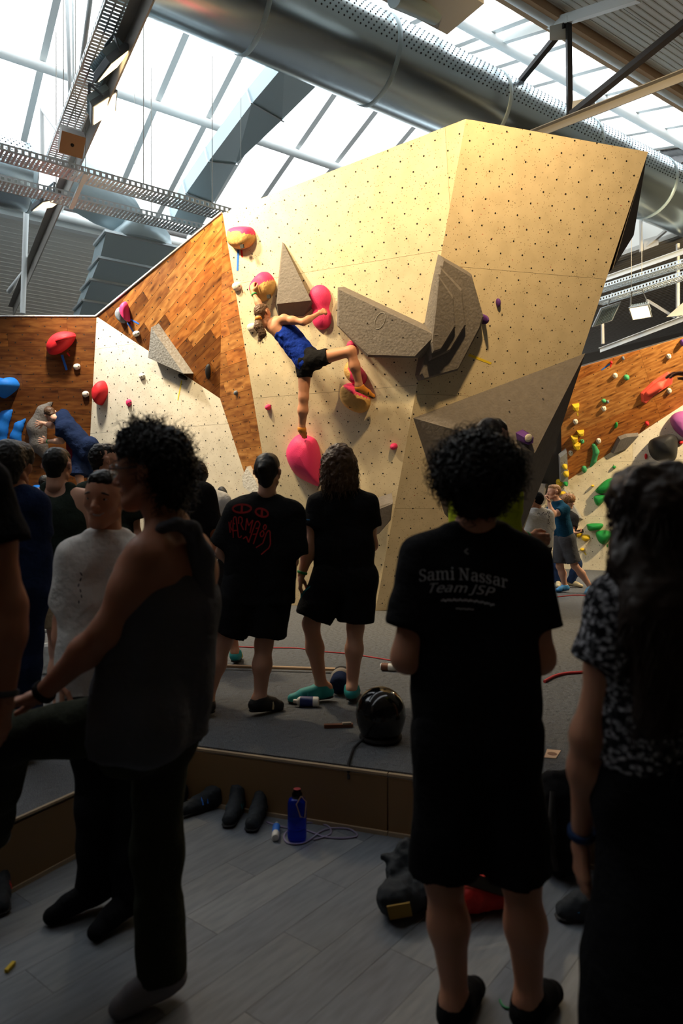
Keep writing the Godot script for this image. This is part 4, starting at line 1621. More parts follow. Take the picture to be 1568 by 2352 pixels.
	one("wall_volume", "dark grey block volume behind the man in white", "volume", hit(1238, 1130, H), b, M.volume_grey, "grey volumes")
	small_hold("small yellow hold at the edge of the ridge wall", 1226, 1123, 4, 4, H, M.hold_yellow, 0.34, false, 0, "yellow holds on the right walls")
	small_hold("small green hold at the edge of the ridge wall", 1222, 1132, 4, 4, H, M.hold_green, 0.34, false)


# ---------------------------------------------------------------- people

# joints given as [x, y, depth offset] in photograph pixels
func pose(d: float, a: Dictionary, floor_y := -1.0) -> Dictionary:
	var j := {}
	for k in a:
		var q: Array = a[k]
		j[k] = P(q[0], q[1], d + (q[2] if q.size() > 2 else 0.0))
	if floor_y >= 0.0:
		for s in ["L", "R"]:
			if j.has("an" + s):
				j["an" + s].y = floor_y + 0.085
				j["toe" + s].y = floor_y + 0.034
	return j


func head_prims(c: Vector3, f: Vector3, up: Vector3, z: float) -> Array:
	f = f.normalized()
	var x := f.cross(up).normalized()
	var y := x.cross(f)
	var at := func(a: float, b: float, g: float) -> Vector3: return c + (x * a + y * b + f * g) * z
	var p := [
		cap(at.call(0, 0.036, -0.026), at.call(0, 0.036, 0.022), 0.083 * z, 0.078 * z, x, 1.1),
		cap(at.call(0, 0.0, 0.036), at.call(0, -0.07, 0.05), 0.06 * z, 0.038 * z, x, 1.0),
		cap(at.call(0, -0.05, -0.02), at.call(0, -0.12, -0.035), 0.054 * z, 0.054 * z),
		cap(at.call(-0.034, 0.026, 0.082), at.call(0.034, 0.026, 0.082), 0.011 * z, 0.011 * z, x, 1.0, 0, 0.012),
		cap(at.call(0, 0.012, 0.092), at.call(0, -0.024, 0.113), 0.008 * z, 0.013 * z, x, 1.0, 0, 0.008),
		cap(at.call(-0.013, -0.028, 0.1), at.call(0.013, -0.028, 0.1), 0.008 * z, 0.008 * z, x, 1.0, 0, 0.008),
		cap(at.call(-0.02, -0.052, 0.084), at.call(0.02, -0.052, 0.084), 0.009 * z, 0.009 * z, x, 1.0, 0, 0.006),
		cap(at.call(-0.016, -0.064, 0.082), at.call(0.016, -0.064, 0.082), 0.009 * z, 0.009 * z, x, 1.0, 0, 0.006),
		cap(at.call(-0.012, -0.092, 0.072), at.call(0.012, -0.092, 0.072), 0.017 * z, 0.017 * z, x, 1.0, 0, 0.02),
	]
	for s: float in [-1.0, 1.0]:
		p.append(cap(at.call(s * 0.042, -0.015, 0.06), at.call(s * 0.04, -0.02, 0.05), 0.022 * z, 0.024 * z, x, 1.0, 0, 0.02))
		p.append(cap(at.call(s * 0.05, -0.055, 0.01), at.call(s * 0.016, -0.092, 0.06), 0.02 * z, 0.018 * z, x, 1.0, 0, 0.02))
		p.append(cap(at.call(s * 0.08, 0.014, -0.012), at.call(s * 0.076, -0.022, 0.0), 0.021 * z, 0.012 * z, x, 2.6, 0, 0.006))
		p.append(cap(at.call(s * 0.088, 0.02, -0.02), at.call(s * 0.088, -0.004, -0.024), 0.01 * z, 0.008 * z, x, 1.4, 0, 0.006))
	return p


func hair_prims(kind: String, c: Vector3, f: Vector3, up: Vector3, z: float) -> Array:
	f = f.normalized()
	var x := f.cross(up).normalized()
	var y := x.cross(f)
	var at := func(a: float, b: float, g: float) -> Vector3: return c + (x * a + y * b + f * g) * z
	var p := [
		cap(at.call(0, 0.05, -0.032), at.call(0, 0.06, 0.022), 0.083 * z, 0.077 * z, x, 1.08),
		cap(at.call(0, 0.01, -0.05), at.call(0, -0.045, -0.052), 0.066 * z, 0.046 * z, x, 0.92),
	]
	match kind:
		"curly":
			p = [cap(at.call(0, 0.058, -0.035), at.call(0, 0.066, 0.03), 0.102 * z, 0.095 * z, x, 0.95), cap(at.call(0, 0.01, -0.055), at.call(0, -0.05, -0.055), 0.1 * z, 0.066 * z, x, 0.9)]
			for s: float in [-1.0, 1.0]:
				p.append(cap(at.call(s * 0.075, 0.05, -0.03), at.call(s * 0.08, -0.005, -0.045), 0.055 * z, 0.045 * z))
		"quiff":
			p = [cap(at.call(0, 0.062, -0.04), at.call(0, 0.085, 0.035), 0.095 * z, 0.072 * z, x, 1.0), cap(at.call(0, 0.1, 0.0), at.call(0, 0.112, 0.055), 0.06 * z, 0.04 * z, x, 0.85), cap(at.call(0, 0.02, -0.062), at.call(0, -0.06, -0.062), 0.082 * z, 0.055 * z, x, 0.9)]
		"bun":
			p.append(cap(at.call(0, 0.045, -0.105), at.call(0, 0.025, -0.128), 0.036 * z, 0.032 * z))
			p.append(cap(at.call(0.008, 0.0, -0.1), at.call(0.01, -0.075, -0.085), 0.03 * z, 0.018 * z))
		"long":
			p = [cap(at.call(0, 0.055, -0.035), at.call(0, 0.062, 0.03), 0.098 * z, 0.088 * z, x, 1.0), cap(at.call(0, 0.0, -0.05), at.call(0, -0.1, -0.06), 0.1 * z, 0.085 * z, x, 0.85)]
			for s: float in [-1.0, 1.0]:
				p.append(cap(at.call(s * 0.07, 0.04, 0.0), at.call(s * 0.085, -0.11, -0.03), 0.05 * z, 0.048 * z))
				p.append(cap(at.call(s * 0.05, -0.08, -0.06), at.call(s * 0.07, -0.14, -0.055), 0.045 * z, 0.03 * z))
		"bob":
			p = [cap(at.call(0, 0.05, -0.032), at.call(0, 0.055, 0.03), 0.092 * z, 0.084 * z, x, 1.02), cap(at.call(0, 0.0, -0.05), at.call(0, -0.06, -0.05), 0.086 * z, 0.062 * z, x, 0.88), cap(at.call(0, 0.07, 0.05), at.call(0, 0.05, 0.075), 0.05 * z, 0.035 * z, x, 0.7)]
		"ponytail":
			p.append(cap(at.call(-0.01, 0.0, -0.105), at.call(-0.03, -0.06, -0.13), 0.03 * z, 0.04 * z))
			p.append(cap(at.call(-0.03, -0.06, -0.13), at.call(-0.02, -0.2, -0.12), 0.042 * z, 0.02 * z))
		"cap":
			p = [cap(at.call(0, 0.042, -0.03), at.call(0, 0.05, 0.025), 0.089 * z, 0.083 * z, x, 1.06), cap(at.call(0, 0.01, -0.05), at.call(0, -0.02, -0.05), 0.07 * z, 0.05 * z, x, 0.92)]
		"crop":
			p = [cap(at.call(0, 0.048, -0.03), at.call(0, 0.056, 0.012), 0.08 * z, 0.073 * z, x, 1.08), cap(at.call(0, 0.015, -0.05), at.call(0, -0.035, -0.05), 0.062 * z, 0.045 * z, x, 0.92), cap(at.call(0, 0.075, 0.04), at.call(0, 0.085, 0.058), 0.04 * z, 0.03 * z, x, 0.75)]
	return p


# five fingers, each a chain of three, and a palm; curl 0 = flat, 1 = fist
func hand_prims(w: Vector3, dir: Vector3, palm: Vector3, thumb: Vector3, curl: float, z := 1.0, spread := 0.0) -> Array:
	dir = dir.normalized()
	palm = (palm - dir * palm.dot(dir)).normalized()
	var side := dir.cross(palm).normalized()
	if side.dot(thumb) < 0.0:
		side = -side
	var p := [cap(w - dir * 0.02, w + dir * 0.025 * z, 0.026 * z, 0.028 * z, palm, 1.3)]
	var lens := [0.076, 0.084, 0.078, 0.06]
	for i in 4:
		var off := (0.03 - 0.0205 * i) * z
		var k := w + dir * ((0.09 - 0.005 * absf(i - 1.3)) * z) + side * off
		p.append(cap(w + dir * 0.02 * z + side * off * 0.55, k, 0.0135 * z, 0.0115 * z))
		var d := (dir + side * (spread * (1.5 - i) * 0.22)).normalized()
		var ax := d.cross(palm).normalized()
		var q := k
		for s in 3:
			d = d.rotated(ax, curl * [0.75, 1.2, 0.9][s])
			var nx: Vector3 = q + d * (lens[i] * [0.44, 0.31, 0.25][s] * z)
			p.append(cap(q, nx, [0.0105, 0.0095, 0.0088][s] * z, [0.0095, 0.0088, 0.0078][s] * z, palm, 1.0, 0, 0.006))
			q = nx
	var t0 := w + dir * 0.022 * z + side * 0.024 * z
	var td := (dir * 0.62 + side * (0.72 - 0.35 * curl) + palm * (0.25 + 0.5 * curl)).normalized()
	var t1 := t0 + td * 0.042 * z
	var t2 := t1 + (td + dir * 0.5 - side * 0.5 * curl).normalized() * 0.034 * z
	var t3 := t2 + (td * 0.5 + dir * 0.8 - side * 0.7 * curl).normalized() * 0.028 * z
	p.append(cap(t0, t1, 0.016 * z, 0.0125 * z))
	p.append(cap(t1, t2, 0.0118 * z, 0.0105 * z, palm, 1.0, 0, 0.006))
	p.append(cap(t2, t3, 0.0105 * z, 0.0085 * z, palm, 1.0, 0, 0.006))
	return p


func folds(sd: int, freq: float) -> FastNoiseLite:
	var n := FastNoiseLite.new()
	n.seed = sd
	n.frequency = freq
	n.fractal_octaves = 2
	return n


# o: z size, fr body front, face, up, skin, top/bottom/hair/shoes [kind, material, ...], hands {L: [dir, palm, thumb, curl]}, cell
func person(label: String, j: Dictionary, o: Dictionary) -> Node3D:
	var z: float = o.get("z", 1.0)
	var fr: Vector3 = o.fr.normalized()
	var up: Vector3 = o.get("up", Vector3.UP)
	var cell: float = o.get("cell", 0.013)
	var sc: Vector3 = (j.shL + j.shR) / 2.0
	var hc: Vector3 = (j.hipL + j.hipR) / 2.0
	var ss: Vector3 = (j.shR - j.shL).normalized()
	var hs: Vector3 = (j.hipR - j.hipL).normalized()
	if o.has("side"):
		ss = o.side.normalized()
		hs = ss
	var dn := (hc - sc).normalized()
	var waist := sc.lerp(hc, 0.66)
	var base := Vector3(hc.x, o.get("ground", PAD), hc.z)
	var me := thing("person", label, "person", base, o.get("group", "people in the hall"))
	var girth: float = o.get("girth", 1.0) * z
	# --- body
	var bp := [cap(j.neck, j.head - up * 0.06 * z, 0.056 * z, 0.052 * z), cap(j.neck - up * 0.03, sc, 0.06 * z, 0.07 * z)]
	for s: float in [-1.0, 1.0]:
		var sh: Vector3 = j.shL if s < 0 else j.shR
		bp.append(cap(j.neck + (sh - j.neck) * 0.2, sh, 0.05 * z, 0.056 * z))
		bp.append(cap(sc + dn * 0.07 + ss * s * 0.075 * girth, waist + ss.lerp(hs, 0.6) * s * 0.056 * girth, 0.112 * girth, 0.094 * girth, fr, 1.08))
		bp.append(cap(waist + hs * s * 0.056 * girth, hc + hs * s * 0.075 * girth, 0.094 * girth, 0.108 * girth, fr, 1.02))
	for s in ["L", "R"]:
		var sh: Vector3 = j["sh" + s]
		var el: Vector3 = j["el" + s]
		var wr: Vector3 = j["wr" + s]
		var hip: Vector3 = j["hip" + s]
		var kn: Vector3 = j["kn" + s]
		var an: Vector3 = j["an" + s]
		var toe: Vector3 = j["toe" + s]
		var am: float = o.get("arm", 1.0) * z
		bp.append(cap(sh, sh.lerp(el, 0.45), 0.058 * am, 0.053 * am))
		bp.append(cap(sh.lerp(el, 0.45), el, 0.053 * am, 0.042 * am))
		bp.append(cap(el, el.lerp(wr, 0.3), 0.042 * am, 0.044 * am))
		bp.append(cap(el.lerp(wr, 0.3), wr, 0.044 * am, 0.027 * am))
		if not o.get("covered", false):
			var lg: float = o.get("leg", 1.0) * z
			bp.append(cap(hip, kn, 0.086 * lg, 0.056 * lg))
			var calf := kn.lerp(an, 0.36) - fr * 0.016
			if o.has("calf"):
				calf = kn.lerp(an, 0.36) + o.calf
			bp.append(cap(kn, calf, 0.052 * lg, 0.058 * lg))
			bp.append(cap(calf, an, 0.057 * lg, 0.036 * lg))
			bp.append(cap(an - (toe - an) * 0.2, toe, 0.036 * z, 0.03 * z))
	var b := MB.new()
	blob(bp, cell, 0.04, b)
	var hp := head_prims(j.head, o.face, up, z)
	blob(hp, o.get("hcell", 0.008), 0.028, b)
	for s in o.get("hands", {}):
		var h: Array = o.hands[s]
		blob(hand_prims(j["wr" + s], h[0], h[1], h[2], h[3], z, h[4] if h.size() > 4 else 0.0), o.get("fcell", 0.0055), 0.012, b)
	part("body", b, o.skin, me)
	# --- hair
	if o.has("hair"):
		b = MB.new()
		var hair: Array = o.hair
		var hn := folds(7, hair[2] if hair.size() > 2 else 30.0)
		hn.fractal_octaves = 3
		blob(hair_prims(hair[0], j.head, o.face, up, z) if hair[0] != "none" else hair[4], hair[5] if hair.size() > 5 else o.get("hcell", 0.008), 0.03, b, hn, hair[3] if hair.size() > 3 else 0.006)
		if o.has("strands"):
			strands(b, hair_prims(hair[0], j.head, o.face, up, z) if hair[0] != "none" else hair[4], j.head, o.face, o.strands)
		part("hat" if hair[0] == "cap" else "hair", b, hair[1], me)
	# --- top
	var top: Array = o.get("top", [])
	if top:
		var loose: float = (top[2] if top.size() > 2 else 1.0) * girth
		var hem: float = top[3] if top.size() > 3 else 0.1
		var sleeve: float = top[4] if top.size() > 4 else 0.55
		var tp := []
		var hemc := hc + dn * hem
		for s: float in [-1.0, 1.0]:
			if top[0] == "tank":
				var low := top.size() > 4
				tp.append(cap(sc + dn * (0.17 if low else 0.1) + ss * s * 0.058 * girth, hemc + hs * s * 0.07 * girth, 0.122 * loose, 0.128 * loose, fr, 1.05, 2))
				var st: Vector3 = j.neck + (((j.shL if s < 0 else j.shR) as Vector3) - j.neck) * 0.45
				if low:
					tp.append(cap(st + up * 0.024, sc + dn * 0.2 + ss * s * 0.07 - fr * 0.085, 0.012 * z, 0.02 * z, Vector3.ZERO, 1.0, 0, 0.012))
				else:
					tp.append(cap(st + up * 0.03, sc + dn * 0.14 + ss * s * 0.075 - fr * 0.06, 0.04 * z, 0.085 * z, fr, 1.1))
					tp.append(cap(st + up * 0.03, sc + dn * 0.16 + ss * s * 0.07 + fr * 0.05, 0.036 * z, 0.075 * z, fr, 1.1))
			else:
				tp.append(cap(sc + dn * 0.06 + ss * s * 0.085 * girth, sc.lerp(hemc, 0.6) + ss * s * 0.07 * girth, 0.124 * loose, 0.122 * loose, fr, 1.12))
				tp.append(cap(sc.lerp(hemc, 0.5) + ss.lerp(hs, 0.6) * s * 0.072 * girth, hemc + hs * s * 0.078 * girth, 0.122 * loose, 0.13 * loose, fr, 1.08, 2))
				var sh: Vector3 = j.shL if s < 0 else j.shR
				var el: Vector3 = j.elL if s < 0 else j.elR
				tp.append(cap(j.neck.lerp(sh, 0.35) + up * 0.005, sh, 0.062 * z, 0.072 * z))
				tp.append(cap(sh, sh.lerp(el, sleeve), 0.072 * loose, (0.082 if top.size() < 6 else top[5]) * loose, Vector3.ZERO, 1.0, 2))
		tp.append_array(o.get("more_top", []))
		if top[0] != "tank":
			tp.append(cap(sc, j.neck + (j.head - j.neck).normalized() * 0.012, 0.1 * z, 0.07 * z, fr, 1.0, 2))
		b = MB.new()
		blob(tp, cell, 0.05, b, folds(int(j.head.x * 100.0), o.get("fold", 5.0)), o.get("crease", 0.011))
		var shirt := part("tank_top" if top[0] == "tank" else "shirt", b, top[1], me)
		o.shirt_prims = tp
		o.shirt_node = shirt
	# --- bottom
	var bot: Array = o.get("bottom", [])
	if bot:
		var lo2: float = (bot[2] if bot.size() > 2 else 1.0) * girth
		var wp := []
		for s in ["L", "R"]:
			var e := -1.0 if s == "L" else 1.0
			var hip: Vector3 = j["hip" + s]
			var kn: Vector3 = j["kn" + s]
			var an: Vector3 = j["an" + s]
			wp.append(cap(waist.lerp(hc, 0.35) + hs * e * 0.06 * girth, hip, 0.11 * girth, 0.122 * girth, fr, 1.05))
			wp.append(cap(hc + hs * e * 0.075 * girth - dn * 0.03, hc + hs * e * 0.075 * girth + dn * 0.035, 0.121 * girth, 0.121 * girth, fr, 1.02))
			match bot[0]:
				"shorts":
					var ln: float = bot[3] if bot.size() > 3 else 0.8
					wp.append(cap(hip, hip.lerp(kn, ln), 0.112 * lo2, (bot[4] if bot.size() > 4 else 0.105) * lo2, Vector3.ZERO, 1.0, 2))
				"pants":
					wp.append(cap(hip, kn, 0.112 * lo2, 0.08 * lo2))
					wp.append(cap(kn, kn.lerp(an, 0.5), 0.08 * lo2, 0.076 * lo2))
					wp.append(cap(kn.lerp(an, 0.5), kn.lerp(an, 1.02), 0.076 * lo2, (bot[3] if bot.size() > 3 else 0.076) * lo2, Vector3.ZERO, 1.0, 2))
		if bot[0] == "skirt":
			wp.append(cap(hc, (j.knL + j.knR) / 2.0, 0.17 * lo2, 0.21 * lo2, fr, 1.2))
			wp.append(cap((j.knL + j.knR) / 2.0, (j.anL + j.anR) / 2.0 + Vector3(0, 0.05, 0), 0.21 * lo2, 0.24 * lo2, fr, 1.15, 2))
		b = MB.new()
		blob(wp, cell, 0.04, b, folds(int(j.head.x * 90.0) + 3, o.get("fold", 5.0)), o.get("crease", 0.011))
		part({"shorts": "shorts", "pants": "trousers", "skirt": "skirt"}[bot[0]], b, bot[1], me)
	# --- shoes or socks
	var sho: Array = o.get("shoes", [])
	if sho:
		for s in ["L", "R"]:
			var an: Vector3 = j["an" + s]
			var toe: Vector3 = j["toe" + s]
			var dir := (toe - an)
			dir = (dir - up * 0.0).normalized()
			var heel := an - dir * 0.045
			var low: Vector3 = o.get("sole", Vector3.DOWN)
			b = MB.new()
			blob([cap(heel + low * 0.03, toe, 0.042 * z, 0.036 * z, low, 1.05), cap(an + low * 0.01, an - low * 0.03, 0.047 * z, 0.046 * z, Vector3.ZERO, 1.0, 2), cap(an, toe.lerp(an, 0.35) + low * -0.01, 0.045 * z, 0.038 * z)], minf(cell, 0.01), 0.03, b)
			var shoe := part(sho[0], b, sho[1], me)
			if sho[0] == "climbing_shoe" or sho[0] == "shoe":
				b = MB.new()
				blob([cap(heel + low * 0.062, toe + low * 0.02, 0.04 * z, 0.036 * z, low, 3.0)], 0.01, 0.01, b)
				part("sole", b, M.hold_black, shoe)
				if sho.size() > 2:
					b = MB.new()
					var mid := an.lerp(toe, 0.5) + low * 0.01
					var ax := dir.cross(low).normalized()
					var tp := []
					for k in 9:
						var a := lerpf(-2.0, 2.0, k / 8.0)
						tp.append(mid + (ax * sin(a) * 0.044 - low * cos(a) * 0.044) * z)
					b.tube(tp, [0.008], 6)
					part("strap", b, sho[2], shoe)
	return me


# loose locks standing off the hair: [count, length, thickness, how far they hang, curl]
func strands(b: MB, prims: Array, head: Vector3, face: Vector3, how: Array) -> void:
	var r := RandomNumberGenerator.new()
	r.seed = 77
	var f := face.normalized()
	for k in how[0]:
		var q: Array = prims[r.randi() % prims.size()]
		var c: Vector3 = q[0].lerp(q[1], r.randf())
		var dir := Vector3(r.randfn(), r.randfn(), r.randfn()).normalized()
		var lo := 0.0
		var hi := maxf(q[2], q[3]) * 2.0
		for i in 9:
			var m := (lo + hi) / 2.0
			if sdf_at(prims, c + dir * m, 0.03) < 0.0:
				lo = m
			else:
				hi = m
		var p := c + dir * (lo - 0.006)
		if (p - head).dot(f) > 0.075 or (p.y < head.y - 0.02 and (p - head).dot(f) > 0.03):
			continue
		var hang: float = how[3]
		var d := (dir * (1.0 - hang) + Vector3.DOWN * hang).normalized()
		var s1 := d.cross(Vector3(r.randfn(), r.randfn(), r.randfn())).normalized()
		var s2 := d.cross(s1)
		var len: float = how[1] * r.randf_range(0.5, 1.2)
		var path := []
		var rad := []
		var turn := r.randf() * TAU
		var n := 8 if how[4] > 0.004 else 6
		for i in n:
			var t := float(i) / (n - 1)
			var a := turn + t * (8.0 if how[4] > 0.004 else 2.5)
			path.append(p + d * len * t + (s1 * cos(a) + s2 * sin(a)) * how[4] * (0.4 + t) + Vector3.DOWN * len * how[3] * 0.3 * t * t)
			rad.append(how[2] * (1.0 - 0.75 * t))
		b.tube(path, rad, 4)


func wristband(me: Node3D, w: Vector3, dir: Vector3, r: float, m: Material, called := "wristband") -> void:
	var b := MB.new()
	dir = dir.normalized()
	b.lathe(w - dir * 0.009, dir, [[r * 0.9, 0.0], [r, 0.002], [r, 0.016], [r * 0.9, 0.018]], 16)
	part(called, b, m, me)


func eyes(me: Node3D, c: Vector3, f: Vector3, up: Vector3, z: float, brow: Material) -> void:
	f = f.normalized()
	var x := f.cross(up).normalized()
	var y := x.cross(f)
	for s: float in [-1.0, 1.0]:
		var b := MB.new()
		var q := c + (x * s * 0.032 + y * 0.008 + f * 0.083) * z
		b.ball(q, x * 0.0125 * z, y * 0.0085 * z, f * 0.011 * z, 12)
		var e := part("eye", b, M.eye_white, me)
		b = MB.new()
		b.ball(q + f * 0.0075 * z, x * 0.006 * z, y * 0.006 * z, f * 0.0045 * z, 10)
		part("iris", b, M.iris, e)
		b = MB.new()
		b.tube([q + (x * s * -0.014 + y * 0.024 + f * 0.013) * z, q + (y * 0.024 + f * 0.014) * z, q + (x * s * 0.018 + y * 0.017 + f * 0.004) * z], [0.003 * z, 0.0045 * z, 0.0025 * z], 6)
		part("eyebrow", b, brow, me)


# lays a flat shape (in metres on the shirt's back) onto the cloth: march from the viewer's side to the surface
func drape(tri: Array, o: Dictionary, origin: Vector3, ex: Vector3, ey: Vector3, toward: Vector3, lift := 0.006) -> MB:
	var b := MB.new()
	for p: Vector2 in tri:
		var q := origin + ex * p.x + ey * p.y
		var t := 0.45
		for k in 60:
			var d := sdf_at(o.shirt_prims, q + toward * t, 0.05)
			if d < 0.014:
				break
			t -= maxf(0.003, minf(d * 0.6, 0.05))
		b.v.append(q + toward * (t + lift))
		b.n.append(toward)
		b.uv.append(Vector2.ZERO)
		b.ix.append(b.ix.size())
	# front faces run clockwise seen from the viewer's side
	for k in range(0, b.ix.size(), 3):
		var w := (b.v[k + 1] - b.v[k]).cross(b.v[k + 2] - b.v[k])
		if w.dot(toward) > 0.0:
			var s := b.ix[k + 1]
			b.ix[k + 1] = b.ix[k + 2]
			b.ix[k + 2] = s
	return b


func words(text: String, family: String, height: float, arc := 0.0, slant := 0.0, stretch := 1.0, tilt := 0.0) -> Array:
	var f := SystemFont.new()
	f.font_names = PackedStringArray([family])
	var t := TextMesh.new()
	t.font = f
	t.text = text
	t.font_size = 32
	t.pixel_size = height / 24.0
	t.depth = 0.0
	t.curve_step = 3.0
	var a := t.surface_get_arrays(0)
	var v: PackedVector3Array = a[Mesh.ARRAY_VERTEX]
	var ix: PackedInt32Array = a[Mesh.ARRAY_INDEX] if a[Mesh.ARRAY_INDEX] != null else PackedInt32Array(range(v.size()))
	var out := []
	for i in ix:
		var p := v[i]
		var x := p.x * stretch + p.y * slant
		out.append(Vector2(x, p.y - arc * x * x + tilt * x))
	return out


func stroke(pts: Array, w: float) -> Array:
	var out := []
	for k in pts.size() - 1:
		var a := Vector2(pts[k][0], pts[k][1])
		var c := Vector2(pts[k + 1][0], pts[k + 1][1])
		var n := (c - a).orthogonal().normalized() * w / 2.0
		var m := 3
		for i in m:
			var p := a.lerp(c, float(i) / m)
			var q := a.lerp(c, float(i + 1) / m)
			out.append_array([p - n, p + n, q + n, p - n, q + n, q - n])
	return out


func make_people() -> void:
	plain("eye_white", colour(176, 168, 160), 0.4)
	plain("iris", colour(30, 20, 16), 0.2)
	plain("skin_pale", colour(206, 156, 130), 0.55, 0.0, 0.4)
	plain("skin_warm", colour(190, 134, 104), 0.55, 0.0, 0.4)
	plain("skin_tan", colour(168, 112, 84), 0.55, 0.0, 0.4)
	for m in ["skin_pale", "skin_warm", "skin_tan"]:
		M[m].subsurf_scatter_enabled = true
		M[m].subsurf_scatter_strength = 0.06
	plain("hair_black", colour(24, 20, 18), 0.5, 0.0, 0.4)
	plain("hair_dark", colour(44, 32, 24), 0.5, 0.0, 0.4)
	plain("hair_brown", colour(84, 60, 42), 0.5, 0.0, 0.4)
	plain("hair_sandy", colour(140, 98, 62), 0.5, 0.0, 0.4)
	cloth("cloth_black", colour(26, 26, 28))
	cloth("cloth_coal", colour(40, 40, 43))
	cloth("cloth_navy", colour(26, 38, 66))
	cloth("cloth_royal", colour(24, 52, 150))
	cloth("cloth_white", colour(214, 210, 204))
	cloth("cloth_grey", colour(84, 84, 88))
	cloth("cloth_olive", colour(48, 50, 40))
	cloth("cloth_green", colour(44, 52, 46))
	cloth("cloth_beige", colour(172, 150, 118))
	cloth("cloth_lime", colour(172, 186, 44))
	cloth("cloth_petrol", colour(24, 66, 92))
	cloth("cloth_denim", colour(44, 62, 96))
	cloth("cloth_teal", colour(24, 110, 116))
	cloth("cloth_maroon", colour(94, 24, 40))
	plain("ink_red", colour(168, 28, 30), 0.8)
	plain("ink_white", colour(190, 190, 194), 0.8)
	plain("ink_dark", colour(60, 52, 66), 0.8)
	plain("band_green", colour(40, 150, 80), 0.6)
	plain("leather_orange", colour(206, 130, 40), 0.6)
	plain("leather_teal", colour(30, 150, 150), 0.6)
	plain("leather_cream", colour(206, 190, 150), 0.6)
	plain("leather_blue", colour(60, 140, 200), 0.6)
	plain("sock_grey", colour(120, 116, 120), 0.95)
	plain("frame_metal", colour(60, 54, 50), 0.3, 0.9)
	var prt := cloth("cloth_print", Color(1, 1, 1))
	prt.albedo_texture = noise_tex(FastNoiseLite.TYPE_CELLULAR, 0.05, 2, [[0.0, colour(214, 212, 214)], [0.3, colour(190, 188, 192)], [0.42, colour(34, 34, 37)], [1.0, colour(22, 22, 24)]], 256, false, 0, 51)
	prt.uv1_scale = Vector3(4.5, 4.5, 4.5)
	var away := Vector3(0, 0, -1)
	var me: Node3D
	var j: Dictionary
	var o: Dictionary
	# --- climber on the main wall
	j = pose(8.2, {"head": [604, 722, -0.02], "neck": [620, 747], "shL": [619, 744, 0.08], "shR": [652, 733, -0.1], "elL": [598, 706, 0.15], "elR": [697, 740, -0.2], "wrL": [580, 670, 0.2], "wrR": [732, 720, -0.08],
		"hipL": [700, 836, 0.05], "hipR": [721, 826, -0.08], "knL": [697, 912, 0.1], "knR": [806, 806, -0.28], "anL": [693, 985, 0.3], "anR": [827, 890, -0.1], "toeL": [699, 1002, 0.42], "toeR": [855, 910, 0.02]})
	var tail := hair_prims("crop", j.head, Vector3(0.55, 0.3, -0.78), Vector3(-0.25, 0.95, 0.1), 0.98)
	tail.append_array([cap(P(593, 731, 8.08), P(594, 750, 8.04), 0.036, 0.05), cap(P(594, 750, 8.04), P(602, 766, 8.04), 0.05, 0.045), cap(P(602, 766, 8.04), P(596, 782, 8.04), 0.042, 0.018)])
	o = {"z": 0.96, "girth": 0.86, "arm": 0.88, "fr": Vector3(0.1, 0.2, -1), "face": Vector3(0.55, 0.3, -0.78), "up": Vector3(-0.25, 0.95, 0.1), "skin": M.skin_warm, "side": Vector3(0.75, 0.5, -0.3), "leg": 1.1, "hair": ["none", M.hair_brown, 34.0, 0.008, tail, 0.007], "strands": [300, 0.05, 0.002, 0.7, 0.005], "top": ["tank", M.cloth_royal, 1.0, 0.02, 0.0], "bottom": ["shorts", M.cloth_black, 1.14, 0.4, 0.1],
		"shoes": ["climbing_shoe", M.leather_orange, M.hold_black], "sole": Vector3(0.1, -0.85, -0.4), "cell": 0.012, "hcell": 0.006, "hands": {"L": [Vector3(-0.1, 1, -0.25), Vector3(0.6, 0, -0.8), Vector3(0.8, 0.3, 0), 0.45], "R": [Vector3(0.75, 0.45, -0.3), Vector3(0.2, -0.1, -1), Vector3(-0.3, 0.9, 0.2), 0.95]}, "calf": Vector3(0.0, -0.02, 0.012), "ground": 2.0, "crease": 0.012, "fold": 9.0}
	me = person("woman in a blue tank top climbing the main wall, one leg raised to the side", j, o)
	wristband(me, j.wrL.lerp(j.elL, 0.18), j.elL - j.wrL, 0.036, M.band_green)
	var b := MB.new()
	var tie := P(594, 732, 8.06)
	b.lathe(tie - Vector3(0, 0.02, 0), Vector3(-0.2, 1, 0).normalized(), [[0.03, 0], [0.045, 0.015], [0.04, 0.035], [0.03, 0.045]], 12)
	part("hair_tie", b, M.leather_orange, me)
	# --- climber on the left timber wall
	j = pose(10.35, {"head": [117, 953, 0.0], "neck": [134, 960], "shL": [146, 953, 0.12], "shR": [142, 984, -0.12], "elL": [120, 978, 0.15], "elR": [141, 1013, -0.05], "wrL": [99, 972, 0.2], "wrR": [108, 1014, 0.15],
		"hipL": [186, 1036, 0.06], "hipR": [206, 1024, -0.06], "knL": [182, 1096, -0.02], "knR": [212, 1092, 0.15], "anL": [196, 1160, 0.1], "anR": [222, 1150, 0.35], "toeL": [190, 1172, 0.2], "toeR": [215, 1165, 0.45]})
